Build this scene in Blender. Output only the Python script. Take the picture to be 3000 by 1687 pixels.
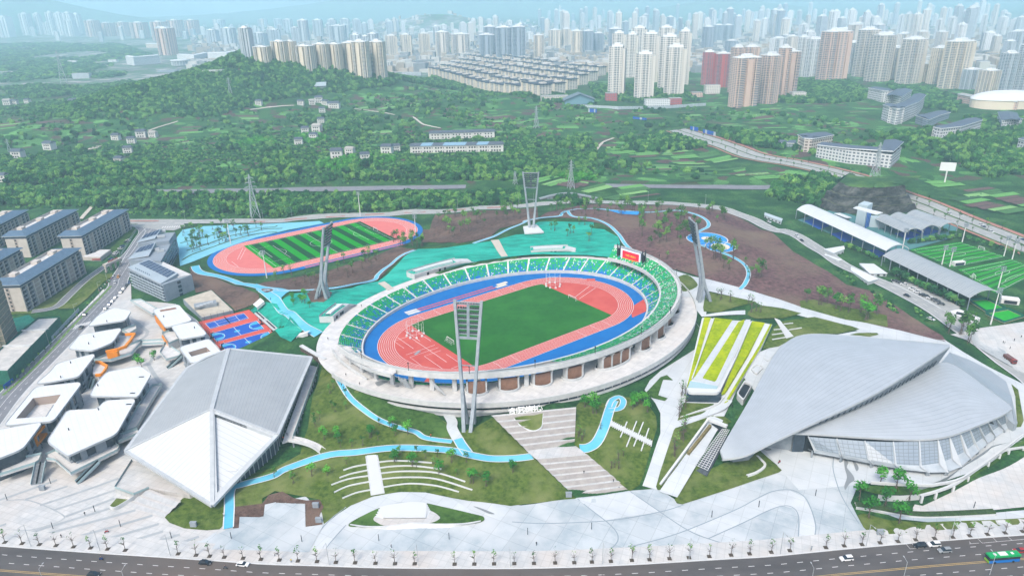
import bpy,bmesh,math,random
import numpy as np
from mathutils import Vector,Matrix
from mathutils.geometry import delaunay_2d_cdt
random.seed(7);RNG=np.random.default_rng(11)
for o in list(bpy.data.objects):bpy.data.objects.remove(o)
SC=bpy.context.scene
COL=SC.collection
PI=math.pi;R=math.radians
# camera
FPX,PITCH,ROLL,CAMH=2050.0,R(22.296),R(1.1025),185.51
cam=bpy.data.objects.new('camera',bpy.data.cameras.new('camera'))
COL.objects.link(cam);SC.camera=cam
cam.data.sensor_width=36.0;cam.data.lens=FPX/3000*36
cam.data.clip_start=1;cam.data.clip_end=40000
cam.matrix_world=Matrix.Translation((0,0,CAMH)) @ Matrix.Rotation(PI/2-PITCH,4,'X') @ Matrix.Rotation(-ROLL,4,'Z')
# sky, sun, exposure
SUN_EL,SUN_AZ=R(52),R(205)
world=bpy.data.worlds.new('World');SC.world=world;world.use_nodes=True
nt=world.node_tree;nt.nodes.clear()
sky=nt.nodes.new('ShaderNodeTexSky');sky.sky_type='NISHITA';sky.sun_disc=False
sky.sun_elevation=SUN_EL;sky.sun_rotation=SUN_AZ;sky.air_density=1.0;sky.dust_density=4.0;sky.ozone_density=1.0
bg=nt.nodes.new('ShaderNodeBackground');bg.inputs['Strength'].default_value=0.15
wo=nt.nodes.new('ShaderNodeOutputWorld')
nt.links.new(sky.outputs[0],bg.inputs[0]);nt.links.new(bg.outputs[0],wo.inputs[0])
sun=bpy.data.objects.new('sun',bpy.data.lights.new('sun','SUN'));COL.objects.link(sun)
sun.data.energy=1.5;sun.data.angle=R(12);sun.data.color=(1.0,0.93,0.82)
sd=Vector((math.sin(SUN_AZ)*math.cos(SUN_EL),math.cos(SUN_AZ)*math.cos(SUN_EL),math.sin(SUN_EL)))
sun.rotation_euler=sd.to_track_quat('Z','Y').to_euler()
SC.view_settings.view_transform='Standard';SC.view_settings.look='None'
SC.view_settings.exposure=0.95;SC.view_settings.gamma=1.0;SC.view_settings.use_curve_mapping=False
SC.render.engine='CYCLES'
SC.cycles.use_denoising=True
SC.cycles.use_adaptive_sampling=True;SC.cycles.adaptive_threshold=.02;SC.cycles.adaptive_min_samples=24
SC.cycles.max_bounces=4;SC.cycles.diffuse_bounces=2;SC.cycles.glossy_bounces=2
SC.cycles.transmission_bounces=2;SC.cycles.volume_bounces=2;SC.cycles.transparent_max_bounces=6
SC.cycles.caustics_reflective=False;SC.cycles.caustics_refractive=False
# pixel -> world
REG={'S':(0,0,1.0),'F':(0,0,2576/3000)}
for i,c in enumerate('ABCD'):
 for j in range(4):
  REG[c+str(j+1)]=((0,750,1500,2200)[j],(0,400,820,1237)[i],3.22)
REG.update(E1=(0,590,4.2625),E2=(360,650,4.2625),E3=(0,900,5.3667),E4=(340,1000,2.898),E5=(2000,940,2.576),
E6=(1500,500,2.276),E7=(2560,560,2.0477),E8=(980,760,2.6833),E9=(600,600,3.784))
_cr,_sr=math.cos(-ROLL),math.sin(-ROLL);_c,_s=math.cos(PITCH),math.sin(PITCH)
def ray(reg,x,y):
 ox,oy,k=REG[reg]
 u=(ox+x/k-1500)/FPX;v=(843.5-(oy+y/k))/FPX
 u,v=u*_cr-v*_sr,u*_sr+v*_cr
 return u,_c+v*_s,-_s+v*_c
def at(reg,x,y,z=0.0):
 d=ray(reg,x,y);t=(z-CAMH)/d[2]
 return Vector((d[0]*t,d[1]*t,z))
def aty(reg,x,y,Y):
 d=ray(reg,x,y);t=Y/d[1]
 return Vector((d[0]*t,Y,CAMH+d[2]*t))
def ats(reg,pts,z=0.0):return [at(reg,p[0],p[1],z) for p in pts]
# relief
CTRL=[]
def ctl(reg,*pts):
 for x,y,z in pts:
  p=at(reg,x,y,z);CTRL.append((p.x,p.y,z))
ctl('D1',(0,1200,-6),(1000,1300,-6),(2000,1300,-6),(500,700,-6),(200,500,-6),(1000,1000,-6),(2000,1150,-6),(1300,900,-6),(2100,900,-5.8),(2300,500,-4.6),(1700,550,-4),(1900,800,-5),(0,1440,-6),(1500,1440,-6))
ctl('D2',(500,1350,-6),(1500,1350,-6),(2500,1350,-6),(1300,1150,-6),(400,900,-6),(2000,1000,-6),(1000,1440,-6),(2200,1440,-6),(900,820,-6),(1500,720,-5.6),
(1950,200,-1),(1300,100,0),(600,150,.5),(700,300,-2),(300,430,-3.5),(0,560,-4.5),(1500,600,-4.5),(1500,450,-3),(1900,700,-5.5),(600,600,-4.5),(200,760,-5.8),(1000,690,-5.7),(2500,350,-1.2),(2500,600,-4),(2500,780,-6),(1300,300,-1.8),(2200,350,-1.2),(2200,150,0.5))
ctl('D3',(500,1350,-6),(1500,1200,-6),(2300,1100,-6),(300,1000,-6),(1500,900,-6),(1500,1440,-6),(200,850,-6),(300,270,.5),(850,690,-6),(100,500,-2.5),(550,470,-2.7),(900,250,1),(1000,500,-3),(1200,100,2),(1100,640,-5.9),
(1400,300,-2),(1300,520,-5),(1650,150,-1),(1500,500,-5.5),(1700,700,-6),(2200,450,-5.5),(2100,330,-4.8),(2000,600,-6))
ctl('D4',(300,1200,-6),(1200,1150,-6),(2400,1050,-6),(2500,1400,-6),(300,900,-6),(1500,1400,-6),(200,200,-4),(700,350,-4.5),(1000,450,-4.2),(1500,560,-3.6),(2000,480,-3),(2500,180,-2.5),(600,700,-5.6),(300,500,-5.5),(900,850,-6),
(2000,650,-6),(2500,450,-6),(1700,760,-6),(2200,850,-6),(1300,950,-6),(2570,700,-6),(1500,100,-3.5))
ctl('C1',(1400,400,-6),(900,800,-6),(1400,900,-6),(600,700,-6),(200,1150,-6),(1050,180,-6),(300,400,-6),(0,900,-6),(100,300,-5),(2000,200,-2),(2200,450,-2.5),(2100,600,-2.5),(1900,300,-3),(2350,250,-1),(1700,300,-5),(800,200,-6),(400,150,-5.5))
ctl('B1',(1100,1300,-6),(1300,830,-5),(300,1000,-5),(700,900,-5),(100,700,-3),(1400,750,-4),(1800,950,-3.5),(2300,900,-3.7),(2000,1180,-4),(1850,1260,-3.5),(2200,1370,-2.5),(2500,1420,0),(1900,1400,-2.5),(2400,720,-3),(1850,780,-4),(600,700,0),(1500,700,-2),(1450,1000,-5.5))
ctl('B2',(0,1000,-4),(500,800,-4),(1000,740,-4),(1500,850,-4),(1500,1000,-4),(1000,1110,-4),(500,1250,-4),(600,1000,-4),(100,1340,-4),(1000,900,-4),(300,1100,-4),(1640,800,-4),(300,770,-4),(1200,720,-4),(1700,700,-3),(2400,690,0),(500,700,-2),(1500,650,-1),
(1200,1210,1.5),(700,1330,2),(300,1390,0),(1100,1350,6),(1350,1130,7.5),(2200,970,11),(1900,1000,9),(2000,830,4),(2400,850,9),(1700,1000,3),(1640,1080,7),(2200,1020,11),(1800,1090,10.5),(2300,1090,9),(1500,1120,9.5),(1900,1180,8.6),(2450,960,11.5),(1300,1270,7.6),(1500,1020,2))
ctl('B3',(300,820,14),(150,930,12.5),(700,850,13),(950,950,11),(950,1080,8.5),(0,1050,10),(450,750,14),(1000,700,13),(1700,720,13),(1850,850,12),(1850,970,12),(2050,1040,11),(2230,1300,9),(2150,1440,8),(1400,1000,12),(1200,1160,8.2),(2400,900,6),(2500,1300,6),
(500,1080,8.6),(600,950,11),(600,640,6),(100,660,3),(1200,640,5),(1900,660,3),(2250,750,1),(2500,900,0),(1500,1300,7.6),(1700,1250,8),(2300,640,2),(1000,560,3),(400,600,4))
ctl('B4',(200,850,0),(600,1030,0),(1100,1000,0),(1500,850,0),(2000,800,0),(2200,1100,0),(2500,1300,0),(700,650,0),(1300,1300,0),(2500,1000,0),(2000,650,1),(1200,690,0),(900,690,1),(500,680,1),(1700,600,3),(300,1100,5),(800,1250,3))
ctl('C2',(900,60,9),(600,170,8.3),(400,300,7.6),(650,480,7.5),(250,150,6.5),(100,100,4.5),(550,480,7.5),(230,300,1),(120,330,-2),(450,1100,-4.2),(560,900,-1),(600,1050,3.5),(800,1250,2.2),(1300,1240,2.6),(1100,1400,.3),(800,950,6.5),(1100,1080,6.3),(1700,1270,.3),(2000,1400,0),(1850,1350,-.3),(2300,1330,3),(700,760,6.5),(640,660,7),(520,600,2),(1550,1230,1.6))
ctl('C3',(450,1240,7.3),(1000,1300,3),(880,1190,3.6),(960,1150,3.8),(1150,1200,3.2),(1400,1200,1.8),(1300,1080,2.6),(1450,1000,2),(1650,750,2),(1790,480,2.2),(1350,930,2),(1780,1200,1.3),(1950,200,7.2),(2350,330,6.8),(2250,760,3),(2100,1150,1),(2400,450,6),(1850,1250,.6),(700,1300,3.5),(450,1400,4.4),(1720,100,7.6),(2150,150,7.4),(1650,60,7.5))
ctl('C4',(300,150,6),(1000,250,4),(1400,350,2),(1700,500,0),(1800,620,-.5),(2480,1000,-1.8),(1400,130,0),(2000,500,-1),(2500,800,-3),(2300,500,0),(300,600,3.5),(900,450,3.8),(600,400,5),(100,250,6.5),(2000,250,0),(1500,560,1),(2300,900,-2),(2560,1300,-2.4))
CT=np.array(CTRL)
GX0,GY0,GS=-760.0,80.0,4.0
def bake():
 X,Y=np.meshgrid(np.arange(GX0,761,GS),np.arange(GY0,900,GS));x=X.ravel();y=Y.ravel();z=np.zeros(len(x))
 for k in range(0,len(x),20000):
  sl_=slice(k,k+20000)
  d2=(x[sl_,None]-CT[None,:,0])**2+(y[sl_,None]-CT[None,:,1])**2+30.0
  w=d2**-1.8;z[sl_]=(w*CT[None,:,2]).sum(1)/w.sum(1)
 z=z.reshape(X.shape)
 for ax in (0,1):
  for _ in range(3):z=(np.roll(z,1,ax)+2*z+np.roll(z,-1,ax))/4
 return z
GZ=bake()
def vnoise(x,y,seed=0):
 xi=np.floor(x);yi=np.floor(y);fx=x-xi;fy=y-yi
 fx=fx*fx*(3-2*fx);fy=fy*fy*(3-2*fy)
 def h(a,b):
  v=np.sin(a*127.1+b*311.7+seed*74.7)*43758.5453
  return v-np.floor(v)
 return (h(xi,yi)*(1-fx)+h(xi+1,yi)*fx)*(1-fy)+(h(xi,yi+1)*(1-fx)+h(xi+1,yi+1)*fx)*fy
HILLS=[]
def hill(reg,x,y,Y,sx,sy,sc=1.0):
 p=aty(reg,x,y,Y);HILLS.append((p.x,Y,sx,sy,max(p.z-8,3)*sc));return p
hill('S',838,176,1560,190,170);hill('S',640,222,1430,150,140,.75);hill('S',1010,222,1600,150,130,.45)
hill('S',1420,260,1330,190,120,.35);hill('S',420,262,1300,160,110,.7);hill('S',2700,330,1050,150,160,.35)
hill('S',150,330,1150,200,140,.4);hill('S',1560,430,900,150,90,.55);hill('S',620,470,850,160,70,.5)
hill('S',2250,300,1250,200,130,.3);hill('S',1250,470,860,130,60,.35);hill('S',60,480,800,130,60,.5)
HILLS.append((560,900,90,60,10))
FARH=[(-8200,9500,2000,2000,400),(-5600,8500,1100,900,300),(-1500,11500,2600,1200,260),(1500,11800,2500,1300,250),
(5200,12000,2800,1500,330),(8500,9500,2000,2400,330),(-480,5200,420,260,110),
(-11000,8000,3000,3000,420),(11500,8000,3000,3000,380),(2600,9000,900,500,150)]
SCX,SCY,STH=-0.104,399.05,0.65167
def sloc(x,y):
 dx=x-SCX;dy=y-SCY;c,s=math.cos(STH),math.sin(STH)
 return dx*c+dy*s,-dx*s+dy*c
def swor(u,v,z=0.0):
 c,s=math.cos(STH),math.sin(STH);return Vector((SCX+u*c-v*s,SCY+u*s+v*c,z))
T2X,T2Y,T2TH,T2Z=-163.47,572.92,.6523,-4.0
PADS=[(T2X,T2Y,T2TH,84,50,T2Z-.25,14)]
pa_,pb_,pc_=at('C1',1900,420,-2.5),at('C1',2350,300,-2.5),at('C1',2120,690,-2.5)
pq_=(pb_+pc_)/2;PADS.append((pq_.x-4,pq_.y+1,math.atan2(pb_.y-pa_.y,pb_.x-pa_.x),22,24,-3.0,7))
def HA(x,y):
 """ground height, arrays"""
 x=np.asarray(x,float);y=np.asarray(y,float)
 out=np.zeros(x.shape);xf=x.ravel();yf=y.ravel();of=out.ravel()
 site=np.zeros(len(xf));ok=yf<860
 gx=np.clip((xf[ok]-GX0)/GS,0,GZ.shape[1]-1.001);gy=np.clip((yf[ok]-GY0)/GS,0,GZ.shape[0]-1.001)
 i=gx.astype(int);j=gy.astype(int);fx=gx-i;fy=gy-j
 site[ok]=(GZ[j,i]*(1-fx)+GZ[j,i+1]*fx)*(1-fy)+(GZ[j+1,i]*(1-fx)+GZ[j+1,i+1]*fx)*fy
 far=5+11*(vnoise(xf/170,yf/170,1)-.5)+5*(vnoise(xf/60,yf/60,2)-.5)
 for hx,hy,sx,sy,h in HILLS:far += h*np.exp(-((xf-hx)/sx)**2-((yf-hy)/sy)**2)
 farm=np.zeros(len(xf))
 for hx,hy,sx,sy,h in FARH:farm += h*np.exp(-((xf-hx)/sx)**2-((yf-hy)/sy)**2)
 far += farm*(.72+.5*vnoise(xf/700,yf/700,5)+.12*vnoise(xf/190,yf/190,6))
 fl=np.clip((yf-1750)/500,0,1);far=far*(1-fl)+(far*.35+farm*.65)*fl
 b=np.clip((yf-645)/130,0,1);b=b*b*(3-2*b)
 z=site*(1-b)+far*b
 for px_,py_,th_,hl,hw,pz,mg in PADS:
  c,s=math.cos(th_),math.sin(th_);dx=xf-px_;dy=yf-py_
  du=np.maximum(np.abs(dx*c+dy*s)-hl,0);dv=np.maximum(np.abs(-dx*s+dy*c)-hw,0)
  w=1-np.clip(np.hypot(du,dv)/mg,0,1);w=w*w*(3-2*w);z=z*(1-w)+pz*w
 of[:]=z
 return of.reshape(x.shape)
def H(x,y):return float(HA(np.array([x]),np.array([y]))[0])
def gnd(reg,x,y,zup=0.0):
 """first hit of a pixel's ray with the relief"""
 d=np.array(ray(reg,x,y))
 t=np.geomspace(120,9000,260);X=d[0]*t;Y=d[1]*t;Z=CAMH+d[2]*t
 below=Z<HA(X,Y)+zup
 i=int(np.argmax(below))
 if not below[i] or i==0:return at(reg,x,y,0)
 t=np.linspace(t[i-1],t[i],40);X=d[0]*t;Y=d[1]*t;Z=CAMH+d[2]*t
 below=Z<HA(X,Y)+zup;j=int(np.argmax(below))
 return Vector((X[j],Y[j],float(HA(X[j:j+1],Y[j:j+1])[0])))
def gnds(reg,pts):return [gnd(*p) if isinstance(p[0],str) else gnd(reg,*p) for p in pts]
# materials
MATS={}
def lin(c):c=c/255.0;return c/12.92 if c <= .04045 else ((c+.055)/1.055)**2.4
def C(r,g,b,k=.72):return (lin(r)*k,lin(g)*k,lin(b)*k,1)
def mat(name,col,rough=.8,col2=None,scale=.2,detail=4,metal=0,spec=.3,bump=0,bscale=2.0,lo=.35,hi=.65,col3=None,scale3=.02,emit=None,stretch=None,grid=None):
 if name in MATS:return MATS[name]
 m=bpy.data.materials.new(name);m.use_nodes=True;t=m.node_tree;p=t.nodes['Principled BSDF']
 p.inputs['Roughness'].default_value=rough;p.inputs['Metallic'].default_value=metal
 p.inputs['Specular IOR Level'].default_value=spec;p.inputs['Base Color'].default_value=col
 m.diffuse_color=col
 geo=t.nodes.new('ShaderNodeNewGeometry');pos=geo.outputs['Position']
 if stretch:
  mp=t.nodes.new('ShaderNodeMapping');mp.inputs['Scale'].default_value=stretch[:3]
  if len(stretch)>3:mp.inputs['Rotation'].default_value=(0,0,stretch[3])
  t.links.new(pos,mp.inputs[0]);pos=mp.outputs[0]
 def noise(sc,dt):
  n=t.nodes.new('ShaderNodeTexNoise');n.inputs['Scale'].default_value=sc;n.inputs['Detail'].default_value=dt;n.inputs['Roughness'].default_value=.6
  t.links.new(pos,n.inputs['Vector']);return n.outputs['Fac']
 def mix(fac,a,b,lo,hi):
  mr=t.nodes.new('ShaderNodeMapRange');mr.inputs['From Min'].default_value=lo;mr.inputs['From Max'].default_value=hi
  t.links.new(fac,mr.inputs['Value'])
  x=t.nodes.new('ShaderNodeMix');x.data_type='RGBA'
  t.links.new(mr.outputs[0],x.inputs['Factor'])
  if isinstance(a,tuple):x.inputs['A'].default_value=a
  else:t.links.new(a,x.inputs['A'])
  x.inputs['B'].default_value=b
  return x.outputs['Result']
 out=None
 if col2:out=mix(noise(scale,detail),col,col2,lo,hi)
 if col3:out=mix(noise(scale3,3),out or col,col3,.45,.68)
 if grid:
  g=t.nodes.new('ShaderNodeTexBrick');g.offset=0;g.squash=1;mp2=t.nodes.new('ShaderNodeMapping');mp2.inputs['Rotation'].default_value=(0,0,grid[1]);mp2.inputs['Scale'].default_value=(.1,.1,.0)
  t.links.new(geo.outputs['Position'],mp2.inputs[0]);t.links.new(mp2.outputs[0],g.inputs['Vector']);g.inputs['Scale'].default_value=1;g.inputs['Brick Width'].default_value=grid[0]*.1;g.inputs['Row Height'].default_value=grid[0]*.1;g.inputs['Mortar Size'].default_value=.012;g.inputs['Mortar Smooth'].default_value=.4
  g.inputs['Color1'].default_value=(1,1,1,1);g.inputs['Color2'].default_value=(grid[2],)*3+(1,);g.inputs['Mortar'].default_value=(grid[3],)*3+(1,)
  ml=t.nodes.new('ShaderNodeMix');ml.data_type='RGBA';ml.blend_type='MULTIPLY';ml.inputs['Factor'].default_value=1
  if out:t.links.new(out,ml.inputs['A'])
  else:ml.inputs['A'].default_value=col
  t.links.new(g.outputs['Color'],ml.inputs['B']);out=ml.outputs['Result']
 if out:t.links.new(out,p.inputs['Base Color'])
 if bump:
  b=t.nodes.new('ShaderNodeBump');b.inputs['Strength'].default_value=bump;b.inputs['Distance'].default_value=1.0/bscale
  t.links.new(noise(bscale,5),b.inputs['Height']);t.links.new(b.outputs[0],p.inputs['Normal'])
 if emit:p.inputs['Emission Color'].default_value=col;p.inputs['Emission Strength'].default_value=emit
 MATS[name]=m;return m
 # mesh building
class MB:
 def __init__(s):s.v=[];s.f=[];s.m=[];s.uv=None
 def add(s,vs,fs,mi=0):
  n=len(s.v);s.v += [tuple(v) for v in vs];s.f += [tuple(i+n for i in f) for f in fs];s.m += [mi]*len(fs);return s
 def box(s,c,sz,rz=0.0,mi=0):
  hx,hy,hz=sz[0]/2,sz[1]/2,sz[2]/2;cc,ss=math.cos(rz),math.sin(rz);vs=[]
  for z in (-hz,hz):
   for x,y in ((-hx,-hy),(hx,-hy),(hx,hy),(-hx,hy)):vs.append((c[0]+x*cc-y*ss,c[1]+x*ss+y*cc,c[2]+z))
  return s.add(vs,[(3,2,1,0),(4,5,6,7),(0,1,5,4),(1,2,6,5),(2,3,7,6),(3,0,4,7)],mi)
 def prism(s,poly,z0,z1,mi=0,bottom=True,ms=None):
  """poly of (x, y[, z]); z0/z1 numbers or per-point lists"""
  n=len(poly);a=sum(poly[i][0]*poly[(i+1)%n][1]-poly[(i+1)%n][0]*poly[i][1] for i in range(n))
  if a<0:
   poly=list(poly)[::-1]
   if hasattr(z0,'__len__'):z0=list(z0)[::-1]
   if hasattr(z1,'__len__'):z1=list(z1)[::-1]
  Z0=z0 if hasattr(z0,'__len__') else [z0]*n;Z1=z1 if hasattr(z1,'__len__') else [z1]*n
  vs=[(p[0],p[1],Z0[i]) for i,p in enumerate(poly)]+[(p[0],p[1],Z1[i]) for i,p in enumerate(poly)]
  s.add(vs,[tuple(range(n,2*n))],mi)
  k=len(s.v)-2*n;ms=mi if ms is None else ms
  for i in range(n):s.f.append((k+i,k+(i+1)%n,k+n+(i+1)%n,k+n+i));s.m.append(ms)
  if bottom:s.f.append(tuple(k+i for i in range(n-1,-1,-1)));s.m.append(mi)
  return s
 def ngon(s,pts,mi=0):
  return s.add(pts,[tuple(range(len(pts)))],mi)
 def loft(s,rows,mi=0,close=False):
  n=len(rows[0]);k=len(s.v)
  for r in rows:s.v += [tuple(p) for p in r]
  for a in range(len(rows)-1):
   for b in range(n if close else n-1):
    c=(b+1) % n;s.f.append((k+a*n+b,k+a*n+c,k+(a+1)*n+c,k+(a+1)*n+b));s.m.append(mi)
  return s
 def bar(s,a,b,w,h=None,mi=0):
  """square bar between two points"""
  a=Vector(a);b=Vector(b);d=b-a
  if d.length<1e-6:return s
  d.normalize();h=h or w
  up=Vector((0,0,1)) if abs(d.z)<.95 else Vector((0,1,0))
  x=d.cross(up).normalized();y=x.cross(d)
  vs=[p+x*sx*w/2+y*sy*h/2 for p in (a,b) for sx,sy in ((-1,-1),(1,-1),(1,1),(-1,1))]
  return s.add(vs,[(0,1,2,3),(7,6,5,4),(1,0,4,5),(2,1,5,6),(3,2,6,7),(0,3,7,4)],mi)
 def tube(s,pts,rad,n=6,mi=0):
  pts=[Vector(p) for p in pts];rr=rad if hasattr(rad,'__len__') else [rad]*len(pts);rows=[]
  for i,p in enumerate(pts):
   d=(pts[min(i+1,len(pts)-1)]-pts[max(i-1,0)]).normalized()
   up=Vector((0,0,1)) if abs(d.z)<.9 else Vector((1,0,0))
   x=d.cross(up).normalized();y=x.cross(d)
   rows.append([p+(x*math.cos(2*PI*k/n)+y*math.sin(2*PI*k/n))*rr[i] for k in range(n)])
  s.loft(rows,mi,True);k=len(s.v)
  s.add(rows[0],[tuple(range(n-1,-1,-1))],mi);s.add(rows[-1],[tuple(range(n))],mi);return s
 def ribbon(s,line,w,off=0.0,mi=0,close=False):
  """flat strip of width w along a line of 3-d points"""
  L=[Vector(p) for p in line];n=len(L);a=[];b=[]
  for i in range(n):
   p0=L[(i-1) % n] if (i or close) else L[0];p1=L[(i+1) % n] if (i<n-1 or close) else L[-1]
   d=(p1-p0);d.z=0
   if d.length<1e-9:d=Vector((1,0,0))
   d.normalize();nn=Vector((-d.y,d.x,0))
   a.append(L[i]+nn*w/2+Vector((0,0,off)));b.append(L[i]-nn*w/2+Vector((0,0,off)))
  if close:a.append(a[0]);b.append(b[0])
  return s.loft([b,a],mi)
 def mesh(s,name,mats,smooth=False):
  me=bpy.data.meshes.new(name);me.from_pydata(s.v,[],s.f)
  for m in mats:me.materials.append(m)
  if len(mats)>1:me.polygons.foreach_set('material_index',s.m)
  if smooth:me.polygons.foreach_set('use_smooth',[True]*len(me.polygons))
  if s.uv:
   uv=me.uv_layers.new(name='UVMap');flat=[]
   for f in s.uv:
    for q in f:flat += [q[0],q[1]]
   uv.data.foreach_set('uv',flat)
  me.update();return me
 def build(s,name,mats,parent=None,smooth=False,**tags):
  if not isinstance(mats,(list,tuple)):mats=[mats]
  o=bpy.data.objects.new(name,s.mesh(name,mats,smooth));COL.objects.link(o)
  if parent is not None:o.parent=parent
  tag(o,**tags);return o
def tag(o,label=None,cat=None,group=None,kind=None):
 if label:o['label']=label
 if cat:o['category']=cat
 if group:o['group']=group
 if kind:o['kind']=kind
 return o
def empty(name,loc=(0,0,0),rz=0.0,label=None,cat=None,group=None):
 o=bpy.data.objects.new(name,None);COL.objects.link(o);o.location=loc;o.rotation_euler=(0,0,rz)
 o.empty_display_size=.5
 return tag(o,label,cat,group)
def mesh_obj(name,me,parent=None,loc=None,rz=None,sc=None,**tags):
 o=bpy.data.objects.new(name,me);COL.objects.link(o)
 if parent is not None:o.parent=parent
 if loc is not None:o.location=loc
 if rz is not None:o.rotation_euler=(0,0,rz)
 if sc is not None:o.scale=sc if hasattr(sc,'__len__') else (sc,sc,sc)
 return tag(o,**tags)
def copy_tree(o,parent=None,loc=None,rz=None,sc=None,label=None):
 c=o.copy();COL.objects.link(c)
 if parent is not None:c.parent=parent
 if loc is not None:c.location=loc
 if rz is not None:c.rotation_euler=(0,0,rz)
 if sc is not None:c.scale=sc if hasattr(sc,'__len__') else (sc,sc,sc)
 if label:c['label']=label
 for ch in o.children:copy_tree(ch,c)
 return c
def smooth_line(pts,n=6,close=False):
 """Catmull-Rom through points"""
 P=[Vector(p) for p in pts];N=len(P);out=[]
 for i in range(N if close else N-1):
  p0=P[(i-1) % N] if (close or i) else P[0];p1=P[i];p2=P[(i+1) % N];p3=P[(i+2) % N] if (close or i+2<N) else P[-1]
  for k in range(n):
   t=k/n;out.append(.5*((2*p1)+(p2-p0)*t+(2*p0-5*p1+4*p2-p3)*t*t+(3*p1-p0-3*p2+p3)*t**3))
 if not close:out.append(P[-1])
 return out
def rounded(poly,r,n=4):
 """round the corners of a polygon"""
 P=[Vector(p) for p in poly];N=len(P);out=[]
 for i in range(N):
  a,b,c=P[i-1],P[i],P[(i+1) % N];d1=a-b;d2=c-b;q=min(r,d1.length*.45,d2.length*.45)
  s0=b+d1.normalized()*q;s1=b+d2.normalized()*q
  for k in range(n+1):
   t=k/n;out.append(s0*(1-t)**2+b*2*t*(1-t)+s1*t*t)
 return out
def drape(poly,off,step=5.0,holes=()):
 """triangulated sheet of a plan polygon laid on the relief"""
 loops=[poly]+list(holes);V=[];E=[];
 for lp in loops:
  k=len(V);L=[]
  for i in range(len(lp)):
   a=Vector((lp[i][0],lp[i][1]));b=Vector((lp[(i+1) % len(lp)][0],lp[(i+1) % len(lp)][1]))
   m=max(1,int((b-a).length/step))
   for j in range(m):L.append(a.lerp(b,j/m))
  V += L;n=len(L);E += [(k+i,k+(i+1) % n) for i in range(n)]
 xs=[v.x for v in V];ys=[v.y for v in V]
 P=np.array([[p[0],p[1]] for p in poly])
 gx=np.arange(min(xs)+step/2,max(xs),step);gy=np.arange(min(ys)+step/2,max(ys),step)
 if len(gx) and len(gy):
  X,Y=np.meshgrid(gx,gy);X=X.ravel();Y=Y.ravel()
  def inside(Q):
   ins=np.zeros(len(X),bool);j=len(Q)-1
   for i in range(len(Q)):
    c=((Q[i,1]>Y) != (Q[j,1]>Y))
    with np.errstate(divide='ignore',invalid='ignore'):
     c &= X<(Q[j,0]-Q[i,0])*(Y-Q[i,1])/(Q[j,1]-Q[i,1]+1e-12)+Q[i,0]
    ins ^= c;j=i
   return ins
  ins=inside(P)
  for h in holes:ins &= ~inside(np.array([[p[0],p[1]] for p in h]))
  V += [Vector((a,b)) for a,b in zip(X[ins],Y[ins])]
 vs,es,fs,ov,oe,of=delaunay_2d_cdt(V,E,[],2 if holes else 1,1e-4)
 if holes:
  hp=[np.array([[p[0],p[1]] for p in h]) for h in holes]
 z=HA(np.array([v.x for v in vs]),np.array([v.y for v in vs]))+off
 mb=MB();fs=[tuple(f) for f in fs]
 if holes:
  def pin(x,y,Q):
   r=False;j=len(Q)-1
   for i in range(len(Q)):
    if (Q[i,1]>y) != (Q[j,1]>y) and x<(Q[j,0]-Q[i,0])*(y-Q[i,1])/(Q[j,1]-Q[i,1])+Q[i,0]:r=not r
    j=i
   return r
  keep=[]
  for f in fs:
   cx=sum(vs[i].x for i in f)/len(f);cy=sum(vs[i].y for i in f)/len(f)
   if pin(cx,cy,P) and not any(pin(cx,cy,h) for h in hp):keep.append(f)
  fs=keep
 mb.v=[(v.x,v.y,float(zz)) for v,zz in zip(vs,z)]
 for f in fs:
  a,b,c=(mb.v[f[0]],mb.v[f[1]],mb.v[f[2]])
  if (b[0]-a[0])*(c[1]-a[1])-(b[1]-a[1])*(c[0]-a[0])<0:f=f[::-1]
  mb.f.append(f);mb.m.append(0)
 return mb
def patch(name,reg,pts,m,off,parent=None,sm=0,z=None,step=5.0,holes=(),rnd=0,**tags):
 """pts in region pixels; z None: found on the relief"""
 w=gnds(reg,pts) if z is None else ats(reg,pts,z)
 if sm:w=smooth_line(w,sm,True)
 if rnd:w=rounded(w,rnd)
 hs=[smooth_line(gnds(reg,h),4,True) for h in holes]
 return drape(w,off,step,hs).build(name,m,parent,**tags)
def path(name,reg,pts,m,w,off,sm=6,parent=None,close=False,edge=None,ew=.8,**tags):
 """ribbon of width w draped on the relief, with kerbs as children"""
 L=smooth_line(gnds(reg,pts),sm,close)
 return wpath(name,L,m,w,off,parent,close,edge,ew,**tags)
def wpath(name,L,m,w,off,parent=None,close=False,edge=None,ew=.8,**tags):
 n=len(L);rows=[[] for _ in range(5)];e1=[];e2=[]
 for i in range(n):
  p0=L[(i-1) % n] if (i or close) else L[0];p1=L[(i+1) % n] if (i<n-1 or close) else L[-1]
  d=Vector((p1.x-p0.x,p1.y-p0.y,0));d=d.normalized() if d.length>1e-9 else Vector((1,0,0));nn=Vector((-d.y,d.x,0))
  ww=w[min(i,len(w)-1)] if hasattr(w,'__len__') else w
  for k in range(5):rows[k].append(L[i]-nn*ww/2+nn*ww*k/4)
  e1.append(L[i]+nn*(ww/2+ew/2));e2.append(L[i]-nn*(ww/2+ew/2))
 if close:
  for r in rows:r.append(r[0])
 def dz(r,o):
  z=HA(np.array([p.x for p in r]),np.array([p.y for p in r]));return [Vector((p.x,p.y,zz+o)) for p,zz in zip(r,z)]
 o=MB().loft([dz(r,off) for r in rows]).build(name,m,parent,**tags)
 if edge:
  for e in (e1,e2):
   if close:e=e+[e[0]]
   MB().ribbon(dz(e,off+.06),ew).build('kerb',edge,o)
 return o
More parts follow.
